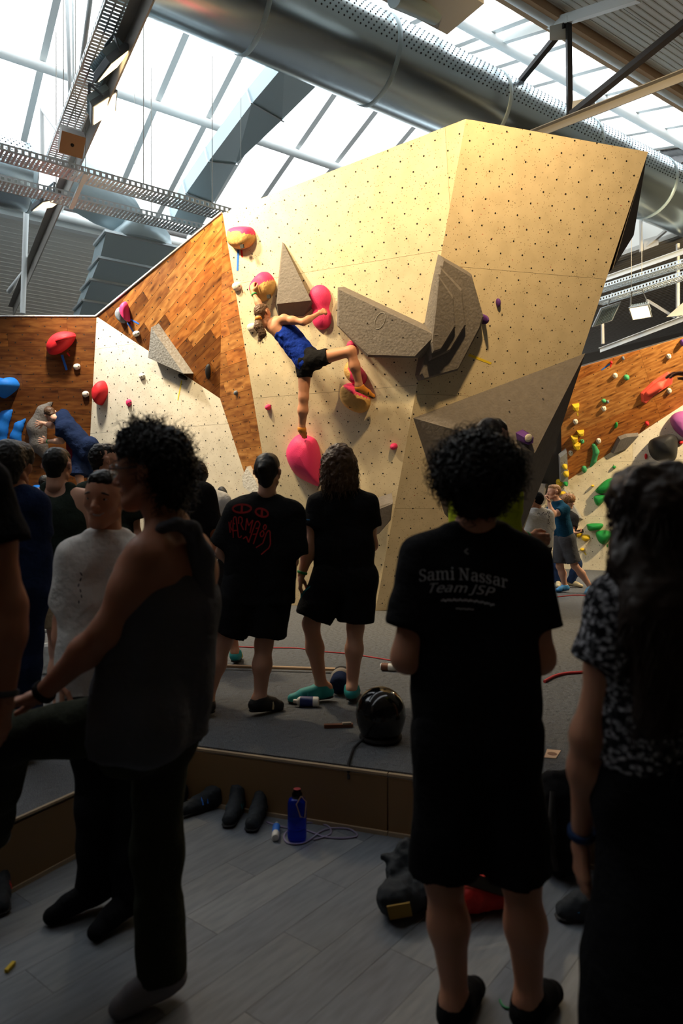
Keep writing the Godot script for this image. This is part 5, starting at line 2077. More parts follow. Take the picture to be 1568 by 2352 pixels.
	o = {"z": 1.0, "fr": Vector3(-0.55, -0.5, -0.7), "side": Vector3(0.5, -0.7, 0.5), "girth": 1.1, "face": Vector3(-0.25, -0.55, -0.8), "up": Vector3(-0.6, 0.7, -0.2), "skin": M.skin_pale, "hair": ["crop", M.hair_brown, 40.0, 0.006], "top": ["tee", M.cloth_navy, 1.05, 0.06, 0.6], "bottom": ["shorts", M.cloth_navy, 1.05, 0.95, 0.12],
		"shoes": ["climbing_shoe", M.hold_black], "cell": 0.016, "hcell": 0.008, "hands": {"L": [Vector3(-1, 0.0, -0.3), Vector3(-0.3, 0, -0.9), Vector3(0, -1, 0), 0.12, 1.0], "R": [Vector3(-1, 0.1, -0.2), Vector3(-0.2, 0, -0.9), Vector3(0, 1, 0), 0.12, 0.8]}, "ground": 1.7, "fold": 8.0}
	me = person("climber in navy shirt and shorts leaning on the grey crescent hold at left", j, o)
	wristband(me, j.wrR.lerp(j.elR, 0.1), j.elR - j.wrR, 0.036, M.band_green)
	b = MB.new()
	blob([cap(P(160, 1002, 10.3), P(164, 1060, 10.35), 0.06, 0.07, Vector3(0, 0, 1), 1.4, 2)], 0.014, 0.02, b)
	part("side_panel", b, M.cloth_maroon, me)
	# --- man in a tank top, side on, one foot up on the padding
	j = pose(2.25, {"head": [345, 1092], "neck": [386, 1200, 0.02], "shL": [338, 1278, -0.12], "shR": [440, 1262, 0.14], "elL": [243, 1452, -0.16], "elR": [430, 1440, 0.26], "wrL": [92, 1598, -0.1], "wrR": [360, 1540, 0.32],
		"hipL": [325, 1655, -0.06], "hipR": [365, 1665, 0.08], "knL": [20, 1692, 0.05], "knR": [362, 1960, 0.07], "anL": [-30, 1940, 0.35], "anR": [372, 2270, 0.02], "toeL": [-100, 1950, 0.3], "toeR": [276, 2262, -0.05]})
	j.anL.y = PAD + 0.085
	j.toeL.y = PAD + 0.034
	j.anR.y = 0.085
	j.toeR.y = 0.034
	o = {"z": 1.04, "girth": 0.98, "fr": Vector3(-0.8, 0, -0.6), "side": Vector3(0.6, 0, -0.8), "face": Vector3(-1, 0.0, -0.12), "skin": M.skin_tan, "hair": ["quiff", M.hair_black, 45.0, 0.014, [], 0.006], "strands": [900, 0.05, 0.0022, 0.15, 0.008], "more_top": [cap(j.hipL, j.hipL.lerp(j.knL, 0.2), 0.15, 0.142, Vector3.ZERO, 1.0, 2)], "top": ["tank", M.cloth_grey, 1.14, 0.06, 0.0], "bottom": ["pants", M.cloth_olive, 0.98, 0.085], "covered": true,
		"shoes": ["sock", M.sock_grey], "cell": 0.012, "hcell": 0.006, "hands": {"L": [Vector3(-1, -0.25, 0.05), Vector3(0, -1, 0), Vector3(0.2, 0, -1), 0.55]}, "ground": 0.0}
	me = person("curly-haired man with glasses in a grey tank top, side on, one knee raised", j, o)
	var hd: Vector3 = j.head
	var gf := Vector3(-1, 0.0, -0.12).normalized()
	var gx := gf.cross(Vector3.UP).normalized()
	for s: float in [-1.0, 1.0]:
		b = MB.new()
		var gp := []
		for k in 17:
			var a := TAU * k / 16.0
			gp.append(hd + (gx * (s * 0.034 + cos(a) * 0.025) + Vector3.UP * (0.012 + sin(a) * 0.021) + gf * 0.108) * 1.04)
		b.tube(gp, [0.0022], 6)
		b.tube([hd + (gx * s * 0.06 + Vector3.UP * 0.018 + gf * 0.105) * 1.04, hd + (gx * s * 0.084 + Vector3.UP * 0.02 + gf * 0.01) * 1.04], [0.0025], 6)
		part("glasses_rim", b, M.frame_metal, me)
	b = MB.new()
	b.tube([hd + (gx * -0.01 + Vector3.UP * 0.016 + gf * 0.116) * 1.04, hd + (gx * 0.01 + Vector3.UP * 0.016 + gf * 0.116) * 1.04], [0.0022], 6)
	part("glasses_bridge", b, M.frame_metal, me)
	b = MB.new()
	blob([cap(P(352, 1238, 2.17), P(372, 1212, 2.15), 0.01, 0.012), cap(P(372, 1212, 2.15), P(404, 1203, 2.16), 0.012, 0.016), cap(P(404, 1203, 2.16), P(440, 1216, 2.2), 0.016, 0.024), cap(P(440, 1216, 2.2), P(462, 1280, 2.25), 0.024, 0.04), cap(P(462, 1280, 2.25), P(452, 1400, 2.3), 0.04, 0.07)], 0.008, 0.03, b)
	part("shoulder_strap", b, M.cloth_grey, me)
	eyes(me, hd, gf, Vector3.UP, 1.04, M.hair_black)
	wristband(me, j.wrL.lerp(j.elL, 0.06), j.elL - j.wrL, 0.04, M.cloth_black)
	# --- smiling man in a white shirt, facing the camera
	j = pose(2.8, {"head": [243, 1150, 0.02], "neck": [247, 1232, 0.04], "shL": [184, 1280, 0.02], "shR": [308, 1282, 0.06], "elL": [150, 1425, 0.04], "elR": [336, 1430, 0.08], "wrL": [146, 1560, -0.06], "wrR": [330, 1560, 0.0],
		"hipL": [212, 1630], "hipR": [288, 1630, 0.05], "knL": [222, 1850, -0.03], "knR": [300, 1870, 0.0], "anL": [218, 2040], "anR": [300, 2080, -0.06], "toeL": [120, 2100, -0.1], "toeR": [222, 2150, -0.2]}, 0.0)
	o = {"z": 1.0, "fr": Vector3(-0.2, 0, 1), "face": Vector3(-0.08, -0.02, 1), "up": Vector3(0.06, 1, 0), "skin": M.skin_warm, "hair": ["crop", M.hair_black, 40.0, 0.006, [], 0.006], "top": ["tee", M.cloth_white, 1.02, 0.1, 0.8, 0.082], "bottom": ["pants", M.cloth_black, 0.95, 0.08], "covered": true, "shoes": ["sock", M.cloth_black], "cell": 0.012, "hcell": 0.005, "hands": {"L": [Vector3(0, -1, 0.1), Vector3(0.8, 0, -0.3), Vector3(0, 0, 1), 0.4]}, "ground": 0.0}
	me = person("smiling short-haired man in a white T-shirt facing the camera", j, o)
	eyes(me, j.head, o.face, o.up, 1.0, M.hair_black)
	b = MB.new()
	hd = j.head
	b.tube([hd + Vector3(-0.03, -0.05, 0.083), hd + Vector3(-0.012, -0.06, 0.092), hd + Vector3(0.006, -0.06, 0.092), hd + Vector3(0.022, -0.05, 0.084)], [0.002, 0.0045, 0.0045, 0.002], 8)
	part("teeth", b, M.eye_white, me)
	var sq := []
	for k in 6:
		sq.append_array(stroke([[0.005 * sin(k * 2.1), -0.022 * k], [0.008 * cos(k * 1.7), -0.022 * k - 0.012]], 0.005))
	part("chest_print", drape(sq, o, P(206, 1310, 2.8), Vector3.RIGHT, Vector3.UP, Vector3(0, 0, 1)), M.ink_dark, me)
	# --- man cut by the left edge
	j = pose(1.95, {"head": [-190, 990], "neck": [-190, 1060], "shL": [-330, 1130, 0.05], "shR": [-45, 1118], "elL": [-350, 1380, 0.05], "elR": [20, 1392, 0.0], "wrL": [-330, 1590], "wrR": [10, 1605, -0.03],
		"hipL": [-230, 1560], "hipR": [-120, 1560], "knL": [-230, 1930], "knR": [-120, 1930], "anL": [-230, 2400], "anR": [-120, 2400], "toeL": [-230, 2400, 0.2], "toeR": [-110, 2400, 0.2]}, 0.0)
	o = {"z": 1.06, "fr": away, "face": away, "skin": M.skin_tan, "hair": ["crop", M.hair_black], "top": ["tee", M.cloth_black, 1.05, 0.12, 0.5, 0.09], "bottom": ["pants", M.cloth_black], "covered": true, "shoes": ["shoe", M.hold_black], "hands": {"R": [Vector3(-0.1, -1, 0.0), Vector3(-1, 0, 0), Vector3(0, 0, -1), 0.35]}, "ground": 0.0}
	me = person("tall man cut by the left edge, only sleeve and bare arm in view", j, o)
	wristband(me, j.wrR.lerp(j.elR, 0.06), j.elR - j.wrR, 0.038, M.cloth_grey, "watch")
	# --- two men from behind at left
	j = pose(3.6, {"head": [30, 1070], "neck": [36, 1130], "shL": [-32, 1160], "shR": [78, 1160], "elL": [-52, 1270], "elR": [84, 1268, 0.03], "wrL": [-44, 1380], "wrR": [52, 1352, 0.1],
		"hipL": [4, 1350], "hipR": [60, 1350], "knL": [4, 1530], "knR": [60, 1530], "anL": [4, 1700], "anR": [58, 1700], "toeL": [0, 1700, 0.2], "toeR": [60, 1700, 0.2]}, PAD)
	o = {"z": 0.98, "fr": Vector3(0.15, 0, -1), "face": Vector3(0.3, 0, -1), "skin": M.skin_tan, "hair": ["bob", M.hair_black, 40.0, 0.006], "top": ["tee", M.cloth_navy, 1.0, 0.06, 0.6], "bottom": ["pants", M.cloth_navy, 1.0, 0.085], "covered": true, "shoes": ["shoe", M.hold_black], "hands": {"R": [Vector3(0.0, -1, 0.05), Vector3(-1, 0, 0), Vector3(0, 0, -1), 0.35]}}
	me = person("man with a dark bowl cut in a navy T-shirt and jeans at far left", j, o)
	wristband(me, j.wrR.lerp(j.elR, 0.02), j.elR - j.wrR, 0.034, M.hold_white)
	j = pose(4.3, {"head": [132, 1074], "neck": [133, 1124], "shL": [82, 1146], "shR": [190, 1146], "elL": [90, 1248], "elR": [205, 1250], "wrL": [96, 1320, -0.02], "wrR": [200, 1340],
		"hipL": [122, 1340], "hipR": [164, 1340], "knL": [136, 1488], "knR": [166, 1488], "anL": [138, 1640], "anR": [168, 1640], "toeL": [135, 1640, 0.2], "toeR": [170, 1640, 0.2]}, PAD)
	o = {"z": 1.0, "fr": away, "face": away, "skin": M.skin_pale, "hair": ["crop", M.hair_black, 40.0, 0.005], "top": ["tank", M.cloth_green, 1.06, 0.02], "bottom": ["shorts", M.cloth_beige, 1.0, 0.66, 0.11], "shoes": ["climbing_shoe", M.hold_black], "hands": {"L": [Vector3(0, -1, 0), Vector3(1, 0, 0), Vector3(0, 0, -1), 0.5]}}
	person("man in a dark green tank top and beige shorts seen from behind", j, o)
	# --- half hidden people
	j = pose(4.9, {"head": [241, 1060], "neck": [243, 1110], "shL": [195, 1135], "shR": [296, 1135], "elL": [185, 1230], "elR": [310, 1230], "wrL": [200, 1320], "wrR": [300, 1320],
		"hipL": [220, 1310], "hipR": [268, 1310], "knL": [220, 1450], "knR": [268, 1450], "anL": [220, 1590], "anR": [268, 1590], "toeL": [225, 1590, 0.2], "toeR": [275, 1590, 0.2]}, PAD)
	o = {"fr": Vector3(0.3, 0, -1), "face": Vector3(0.75, 0, -0.6), "skin": M.skin_pale, "hair": ["crop", M.hair_black, 40.0, 0.01], "top": ["tee", M.cloth_green, 1.1, 0.06, 0.6], "bottom": ["pants", M.cloth_black], "covered": true, "shoes": ["shoe", M.hold_black], "cell": 0.018}
	person("black-haired person whose head rises behind the smiling man", j, o)
	j = pose(9.4, {"head": [105, 1112], "neck": [105, 1134], "shL": [78, 1146], "shR": [132, 1146], "elL": [74, 1190], "elR": [136, 1190], "wrL": [80, 1230], "wrR": [130, 1230],
		"hipL": [94, 1240], "hipR": [116, 1240], "knL": [94, 1310], "knR": [116, 1310], "anL": [94, 1380], "anR": [116, 1380], "toeL": [94, 1380, 0.2], "toeR": [116, 1380, 0.2]}, PAD)
	o = {"fr": away, "face": away, "skin": M.skin_tan, "hair": ["crop", M.hair_black, 40.0, 0.008], "top": ["tee", M.cloth_black, 1.0, 0.05], "bottom": ["pants", M.cloth_coal], "covered": true, "shoes": ["shoe", M.hold_black], "cell": 0.022, "hcell": 0.012}
	person("distant dark-haired person between the two men at left", j, o)
	j = pose(4.9, {"head": [402, 1064], "neck": [420, 1112], "shL": [378, 1138], "shR": [466, 1136], "elL": [370, 1230], "elR": [488, 1230], "wrL": [390, 1320], "wrR": [470, 1310],
		"hipL": [398, 1310], "hipR": [444, 1310], "knL": [398, 1450], "knR": [440, 1450], "anL": [398, 1590], "anR": [438, 1590], "toeL": [395, 1590, 0.2], "toeR": [440, 1590, 0.2]}, PAD)
	o = {"fr": away, "face": away, "skin": M.skin_warm, "hair": ["crop", M.hair_black], "top": ["tee", M.cloth_black, 1.08, 0.08, 0.85], "bottom": ["pants", M.cloth_black], "covered": true, "shoes": ["shoe", M.leather_orange], "cell": 0.018}
	person("person in a black T-shirt standing behind the curly-haired man's shoulder", j, o)
	j = pose(5.94, {"head": [450, 1094], "neck": [462, 1124], "shL": [428, 1150], "shR": [508, 1152], "elL": [420, 1220], "elR": [516, 1222, 0.02], "wrL": [430, 1290], "wrR": [499, 1302, -0.03],
		"hipL": [452, 1284], "hipR": [492, 1284], "knL": [458, 1400], "knR": [520, 1402], "anL": [470, 1510], "anR": [541, 1508], "toeL": [468, 1510, 0.2], "toeR": [548, 1510, 0.18]}, PAD)
	o = {"z": 0.98, "fr": Vector3(-0.2, 0, -1), "face": Vector3(-0.4, 0, -1), "skin": M.skin_warm, "hair": ["bob", M.hair_dark, 40.0, 0.006], "top": ["tee", M.cloth_white, 1.08, 0.02, 0.6], "bottom": ["shorts", M.cloth_coal, 1.0, 0.8], "shoes": ["climbing_shoe", M.leather_teal, M.tape_yellow], "cell": 0.015, "hands": {"R": [Vector3(0.0, -1, 0), Vector3(-1, 0, 0), Vector3(0, 0, -1), 0.4]}}
	person("person in a white T-shirt and dark shorts with yellow shoes, behind the red-print shirt", j, o)
	# --- man with a bun, red print on the back
	j = pose(4.48, {"head": [615, 1088], "neck": [612, 1146], "shL": [548, 1176], "shR": [668, 1180], "elL": [512, 1268, 0.04], "elR": [668, 1290, 0.0], "wrL": [570, 1318, 0.25], "wrR": [640, 1330, 0.22],
		"hipL": [566, 1335], "hipR": [626, 1335], "knL": [512, 1474, -0.03], "knR": [606, 1478], "anL": [474, 1606, -0.05], "anR": [597, 1620, -0.03], "toeL": [450, 1605, 0.08], "toeR": [640, 1612, 0.06]}, PAD)
	o = {"z": 1.02, "girth": 1.06, "fr": Vector3(0.05, 0, -1), "face": Vector3(0.15, 0.02, -1), "skin": M.skin_pale, "hair": ["bun", M.hair_black, 20.0, 0.003, [], 0.006], "top": ["tee", M.cloth_black, 1.12, 0.14, 0.85, 0.095], "bottom": ["shorts", M.cloth_black, 1.15, 0.86, 0.115], "shoes": ["climbing_shoe", M.hold_black, M.leather_cream]}
	me = person("man with a bun in a black T-shirt with red eyes and lettering on the back", j, o)
	var ink := []
	var sx := 4.48 / FOC / 11.2
	var strokes := [[[135, 650], [170, 920]], [[205, 610], [165, 760], [230, 880]], [[250, 1050], [240, 800], [255, 560], [290, 515], [330, 540], [350, 700], [390, 1030], [440, 1040], [470, 990]], [[255, 690], [300, 700]], [[240, 870], [350, 860]],
		[[395, 700], [395, 540], [430, 520], [480, 545], [490, 640], [450, 700], [520, 850]], [[570, 860], [600, 560], [645, 740], [750, 600], [680, 930]], [[510, 1070], [590, 1010], [645, 1160], [820, 660], [880, 625], [930, 700], [765, 1200]], [[820, 810], [900, 800]], [[750, 960], [850, 950]],
		[[1055, 710], [1090, 760], [1060, 840], [1015, 830], [1010, 770], [1055, 710]], [[1000, 860], [1030, 940], [990, 1020], [940, 1010], [930, 930], [1000, 860]], [[830, 1290], [1000, 1180], [1090, 920], [1140, 860], [1180, 890], [1190, 1200], [1150, 1300], [960, 1460]]]
	for s in strokes:
		var q := []
		for p in s:
			q.append([(p[0] - 700) * sx, (900 - p[1]) * sx])
		ink.append_array(stroke(q, 30 * sx))
	for e in [[465, 318, 235, 105, 0.0], [970, 420, 165, 95, -0.35]]:
		var q := []
		for k in 21:
			var a := TAU * k / 20.0
			var p := Vector2(cos(a) * e[2], -sin(a) * e[3]).rotated(-e[4])
			q.append([(e[0] + p.x - 700) * sx, (900 - e[1] - p.y) * sx])
		ink.append_array(stroke(q, 50 * sx))
		ink.append_array(stroke([[(e[0] - 700) * sx, (900 - e[1] + 80) * sx], [(e[0] - 700) * sx, (900 - e[1] - 80) * sx]], 55 * sx))
	part("back_print", drape(ink, o, P(520 + 700 / 11.2, 1140 + 900 / 11.2, 4.48), Vector3.RIGHT, Vector3.UP, Vector3(0, 0, 1)), M.ink_red, me)
	# --- long-haired man in teal shorts
	j = pose(4.75, {"head": [777, 1070], "neck": [786, 1128], "shL": [731, 1158], "shR": [842, 1158], "elL": [713, 1252, -0.02], "elR": [852, 1252, 0.05], "wrL": [692, 1322, -0.02], "wrR": [800, 1300, 0.25],
		"hipL": [758, 1325], "hipR": [824, 1325], "knL": [714, 1432, -0.04], "knR": [816, 1440], "anL": [739, 1588], "anR": [808, 1590], "toeL": [672, 1596, -0.04], "toeR": [814, 1590, 0.2]}, PAD)
	o = {"z": 1.02, "fr": Vector3(0, 0, -1), "face": Vector3(-0.25, 0.02, -1), "skin": M.skin_pale, "hair": ["long", M.hair_brown, 22.0, 0.012, [], 0.006], "strands": [700, 0.07, 0.0026, 0.75, 0.006], "top": ["tee", M.cloth_black, 1.03, 0.04, 0.55, 0.088], "bottom": ["shorts", M.cloth_black, 1.08, 0.9, 0.12], "shoes": ["climbing_shoe", M.leather_teal, M.leather_teal],
		"hands": {"L": [Vector3(-0.1, -1, 0), Vector3(1, 0, 0), Vector3(0, 0, -1), 0.6]}}
	me = person("man with wavy shoulder-length hair, black T-shirt and teal climbing shoes", j, o)
	wristband(me, j.wrL.lerp(j.elL, 0.1), j.elL - j.wrL, 0.036, M.band_green)
	b = MB.new()
	b.prism(quad_poly([P(690, 1362, 4.7), P(712, 1345, 4.66), P(712, 1402, 4.62), P(688, 1402, 4.66)]), Vector3(0.02, 0, -0.02))
	part("teal_side_stripe", b, M.cloth_teal, me)
	b = MB.new()
	b.bar(P(699, 1193, 4.65), P(711, 1194, 4.63), 0.004, 0.006)
	part("sleeve_tag", b, M.leather_blue, me)
	# --- man with lettering on his back
	j = pose(2.15, {"head": [1092, 1108], "neck": [1090, 1228], "shL": [978, 1288], "shR": [1206, 1290], "elL": [934, 1510, -0.02], "elR": [1238, 1512, -0.02], "wrL": [1040, 1540, 0.24], "wrR": [1130, 1540, 0.24],
		"hipL": [1036, 1690], "hipR": [1152, 1690], "knL": [1018, 2010], "knR": [1196, 2015], "anL": [1046, 2310], "anR": [1216, 2310], "toeL": [1090, 2300, 0.14], "toeR": [1268, 2290, 0.12]}, 0.0)
	o = {"z": 1.04, "fr": away, "face": Vector3(0.05, 0.02, -1), "skin": M.skin_warm, "hair": ["curly", M.hair_black, 45.0, 0.016, [], 0.006], "strands": [1100, 0.04, 0.0024, 0.15, 0.009], "girth": 0.95, "top": ["tee", M.cloth_black, 1.02, 0.1, 0.7, 0.088], "bottom": ["shorts", M.cloth_black, 1.02, 0.97, 0.104], "shoes": ["slipper", M.cloth_black], "cell": 0.012, "ground": 0.0}
	me = person("curly-haired man in a black T-shirt with white lettering across the back", j, o)
	var org2 := P(1048, 1325, 2.15)
	for w in [["Sami Nassar", "Droid Serif", 0.036, 0.9, 0.0, 0.93, -0.07, 0.018, 0.0], ["Team JSP", "Droid Sans", 0.028, 0.9, 0.4, 1.3, -0.06, -0.022, -0.006]]:
		var t := words(w[0], w[1], w[2], w[3], w[4], w[5], w[6])
		for k in t.size():
			t[k] += Vector2(w[8], w[7])
		part("back_lettering", drape(t, o, org2, Vector3.RIGHT, Vector3.UP, Vector3(0, 0, 1)), M.ink_white, me)
	var small := []
	for k in 26:
		var x0 := -0.066 + k * 0.0062
		small.append_array(stroke([[x0, -0.058 - 1.2 * x0 * x0 - 0.06 * x0], [x0 + 0.004, -0.058 - 1.2 * x0 * x0 - 0.06 * x0 + 0.003 * sin(k * 2.3)]], 0.005 + 0.003 * absf(sin(k * 1.9))))
	for k in 9:
		var x0 := -0.022 + k * 0.0062
		small.append_array(stroke([[x0, -0.084 - 0.06 * x0], [x0 + 0.004, -0.084 - 0.06 * x0 + 0.002 * sin(k * 2.3)]], 0.004))
	part("small_print", drape(small, o, org2, Vector3.RIGHT, Vector3.UP, Vector3(0, 0, 1)), M.ink_white, me)
	part("neck_logo", drape(stroke([[0.006, 0.008], [-0.004, 0.0], [0.007, -0.008]], 0.004), o, P(1055, 1262, 2.15), Vector3.RIGHT, Vector3.UP, Vector3(0, 0, 1)), M.ink_white, me)
	# --- man in lime behind him
	j = pose(3.75, {"head": [1131, 1014], "neck": [1126, 1080], "shL": [1075, 1112, 0.12], "shR": [1150, 1118, -0.1], "elL": [1075, 1220, 0.2], "elR": [1160, 1212, -0.12], "wrL": [1180, 1245, 0.1], "wrR": [1212, 1238, -0.04],
		"hipL": [1090, 1340, 0.06], "hipR": [1140, 1340, -0.06], "knL": [1090, 1510], "knR": [1140, 1510], "anL": [1090, 1680], "anR": [1140, 1680], "toeL": [1110, 1680, 0.1], "toeR": [1170, 1680, 0.1]}, PAD)
	o = {"z": 1.02, "fr": Vector3(0.7, 0, -0.7), "side": Vector3(0.7, 0, 0.7), "face": Vector3(0.7, 0, -0.7), "skin": M.skin_warm, "hair": ["crop", M.hair_dark, 40.0, 0.004], "top": ["tee", M.cloth_lime, 1.05, 0.05, 0.6], "bottom": ["shorts", M.cloth_black], "shoes": ["climbing_shoe", M.hold_black],
		"hands": {"R": [Vector3(1, -0.1, -0.1), Vector3(0, 0, -1), Vector3(0, 1, 0), 0.6]}}
	me = person("short-haired man in a lime shirt half hidden behind the lettered back", j, o)
	wristband(me, j.wrR.lerp(j.elR, 0.1), j.elR - j.wrR, 0.036, M.band_green)
	# --- woman at the right edge
	j = pose(1.6, {"head": [1505, 1200], "neck": [1518, 1328], "shL": [1432, 1392, -0.03], "shR": [1650, 1392, 0.05], "elL": [1350, 1690, 0.0], "elR": [1710, 1690, 0.05], "wrL": [1334, 1930, 0.1], "wrR": [1690, 1930, 0.1],
		"hipL": [1470, 1800], "hipR": [1610, 1800], "knL": [1450, 2200], "knR": [1600, 2200], "anL": [1450, 2650], "anR": [1600, 2650], "toeL": [1440, 2650, 0.2], "toeR": [1600, 2650, 0.2]}, 0.0)
	var hair := hair_prims("bob", j.head, Vector3(-0.45, 0, -0.9), Vector3.UP, 1.0)
	hair.append_array([cap(P(1512, 1240, 1.55), P(1520, 1400, 1.5), 0.085, 0.09, Vector3(0, 0, 1), 1.3), cap(P(1520, 1400, 1.5), P(1515, 1640, 1.48), 0.09, 0.055, Vector3(0, 0, 1), 1.5), cap(P(1440, 1170, 1.6), P(1432, 1290, 1.55), 0.03, 0.03), cap(P(1436, 1290, 1.55), P(1462, 1420, 1.5), 0.03, 0.03), cap(P(1470, 1120, 1.55), P(1530, 1170, 1.5), 0.05, 0.05)])
	o = {"z": 0.98, "girth": 0.9, "arm": 0.85, "fr": Vector3(-0.15, 0, -1), "face": Vector3(-0.45, 0, -0.9), "skin": M.skin_warm, "hair": ["none", M.hair_dark, 16.0, 0.012, hair, 0.007], "strands": [1000, 0.1, 0.0024, 0.85, 0.006], "top": ["tee", M.cloth_print, 1.06, -0.05, 0.42, 0.085], "bottom": ["skirt", M.cloth_black, 1.0], "shoes": ["shoe", M.hold_black], "cell": 0.012,
		"hands": {"L": [Vector3(0.0, -1, 0.05), Vector3(1, 0, 0), Vector3(0, 0, -1), 0.35]}, "ground": 0.0}
	me = person("long-haired woman in a speckled blouse and black skirt at the right edge", j, o)
	wristband(me, j.wrL.lerp(j.elL, 0.08), j.elL - j.wrL, 0.034, M.cloth_denim, "bracelet")
	b = MB.new()
	var ep := []
	for k in 15:
		var a := TAU * k / 14.0
		ep.append(P(1432, 1246, 1.57) + Vector3(cos(a) * 0.006, sin(a) * 0.016, sin(a) * 0.004 + cos(a) * 0.01))
	b.tube(ep, [0.0018], 5)
	part("hoop_earring", b, M.leather_orange, me)
	# --- far group at right
	j = pose(11.2, {"head": [1272, 1131], "neck": [1281, 1152], "shL": [1265, 1172, 0.14], "shR": [1297, 1170, -0.12], "elL": [1257, 1206, 0.15], "elR": [1268, 1184, -0.22], "wrL": [1247, 1238, 0.15], "wrR": [1260, 1154, -0.16],
		"hipL": [1287, 1238, 0.08], "hipR": [1303, 1238, -0.08], "knL": [1285, 1300, 0.05], "knR": [1319, 1299, -0.12], "anL": [1297, 1350, 0.05], "anR": [1357, 1347, -0.1], "toeL": [1280, 1358, 0.0], "toeR": [1347, 1358, -0.3]}, PAD)
	o = {"z": 1.02, "fr": Vector3(-0.95, 0, 0.1), "side": Vector3(0.3, 0, 1), "face": Vector3(-1, 0, 0.1), "skin": M.skin_pale, "hair": ["crop", M.hair_sandy, 40.0, 0.006], "top": ["tee", M.cloth_petrol, 1.0, 0.06, 0.55], "bottom": ["shorts", M.cloth_grey, 1.05, 0.9], "shoes": ["climbing_shoe", M.leather_blue, M.hold_black], "cell": 0.014, "crease": 0.006,
		"hands": {"L": [Vector3(-0.2, -1, 0), Vector3(0, 0, 1), Vector3(-1, 0, 0), 0.4], "R": [Vector3(-0.1, 1, 0), Vector3(-1, 0, 0), Vector3(0, 0, 1), 0.9]}}
	person("man in a petrol blue T-shirt walking, hand raised to his face", j, o)
	j = pose(12.0, {"head": [1304, 1154], "neck": [1302, 1176], "shL": [1284, 1188, 0.1], "shR": [1318, 1190, -0.1], "elL": [1286, 1220, 0.1], "elR": [1312, 1226, -0.15], "wrL": [1300, 1235], "wrR": [1318, 1224, -0.25],
		"hipL": [1288, 1250, 0.05], "hipR": [1306, 1250, -0.05], "knL": [1278, 1300], "knR": [1326, 1296, -0.05], "anL": [1281, 1346], "anR": [1310, 1342], "toeL": [1282, 1352, -0.2], "toeR": [1334, 1350, -0.12]}, PAD)
	o = {"z": 0.98, "fr": Vector3(0.7, 0, 0.5), "side": Vector3(0.6, 0, 0.7), "face": Vector3(0.6, -0.1, 0.7), "skin": M.skin_pale, "hair": ["curly", M.hair_sandy, 45.0, 0.014, [], 0.01], "strands": [300, 0.04, 0.003, 0.15, 0.008], "top": ["tee", M.cloth_coal, 1.0, 0.05], "bottom": ["pants", M.cloth_denim], "covered": true, "shoes": ["shoe", M.leather_cream], "cell": 0.018,
		"hands": {"R": [Vector3(1, 0.1, 0.1), Vector3(0, 1, 0), Vector3(0, 0, -1), 0.6]}}
	person("curly-haired man in jeans with a phone, behind the man in petrol blue", j, o)
	b = MB.new()
	b.box(P(1330, 1221, 11.75), Vector3(0.07, 0.015, 0), Vector3(-0.006, 0.03, 0), Vector3(0, 0, 0.005))
	one("mobile_phone", "dark mobile phone in the curly man's hand", "phone", P(1330, 1221, 11.75), b, M.hold_black, "", "case")
	j = pose(9.9, {"head": [1230, 1150], "neck": [1234, 1170], "shL": [1217, 1184], "shR": [1258, 1184], "elL": [1212, 1222, 0.1], "elR": [1264, 1224], "wrL": [1215, 1240, 0.2], "wrR": [1250, 1240, 0.2],
		"hipL": [1226, 1248], "hipR": [1248, 1248], "knL": [1226, 1318], "knR": [1248, 1318], "anL": [1226, 1380], "anR": [1248, 1380], "toeL": [1222, 1380, 0.2], "toeR": [1250, 1380, 0.2]}, PAD)
	o = {"z": 0.97, "fr": Vector3(-0.2, 0, -1), "face": Vector3(-0.75, 0, -0.6), "skin": M.skin_warm, "hair": ["cap", M.cloth_black, 30.0, 0.002], "top": ["tee", M.cloth_white, 1.1, 0.06, 0.8], "bottom": ["pants", M.cloth_black], "covered": true, "shoes": ["shoe", M.hold_black], "cell": 0.016}
	me = person("man in a black beanie and a printed white T-shirt, far right group", j, o)
	var sg := []
	for k in 9:
		sg.append_array(stroke([[-0.09 + k * 0.02, 0.012 * sin(k * 2.0)], [-0.075 + k * 0.02, 0.02 * cos(k * 1.7) + 0.004 * k]], 0.008))
	for k in 6:
		sg.append_array(stroke([[0.06 + 0.01 * sin(k * 2.2), -0.02 - k * 0.022], [0.075 + 0.012 * cos(k * 1.3), -0.035 - k * 0.022]], 0.009))
	part("back_print", drape(sg, o, P(1243, 1181, 9.9), Vector3.RIGHT, Vector3.UP, Vector3(0, 0, 1)), M.ink_dark, me)
	j = pose(10.3, {"head": [1190, 1142], "neck": [1192, 1162], "shL": [1170, 1178], "shR": [1210, 1178], "elL": [1168, 1214], "elR": [1216, 1212], "wrL": [1180, 1240, 0.15], "wrR": [1216, 1238, 0.15],
		"hipL": [1180, 1246], "hipR": [1202, 1246], "knL": [1180, 1318], "knR": [1202, 1318], "anL": [1180, 1380], "anR": [1202, 1380], "toeL": [1180, 1380, 0.2], "toeR": [1202, 1380, 0.2]}, PAD)
	o = {"fr": away, "face": away, "skin": M.skin_warm, "hair": ["crop", M.hair_black], "top": ["tee", M.cloth_black, 1.05, 0.06, 0.7], "bottom": ["pants", M.cloth_black], "covered": true, "shoes": ["shoe", M.hold_black], "cell": 0.02, "hcell": 0.012}
	person("person in a black T-shirt at the edge of the ridge wall, beside the white T-shirt", j, o)
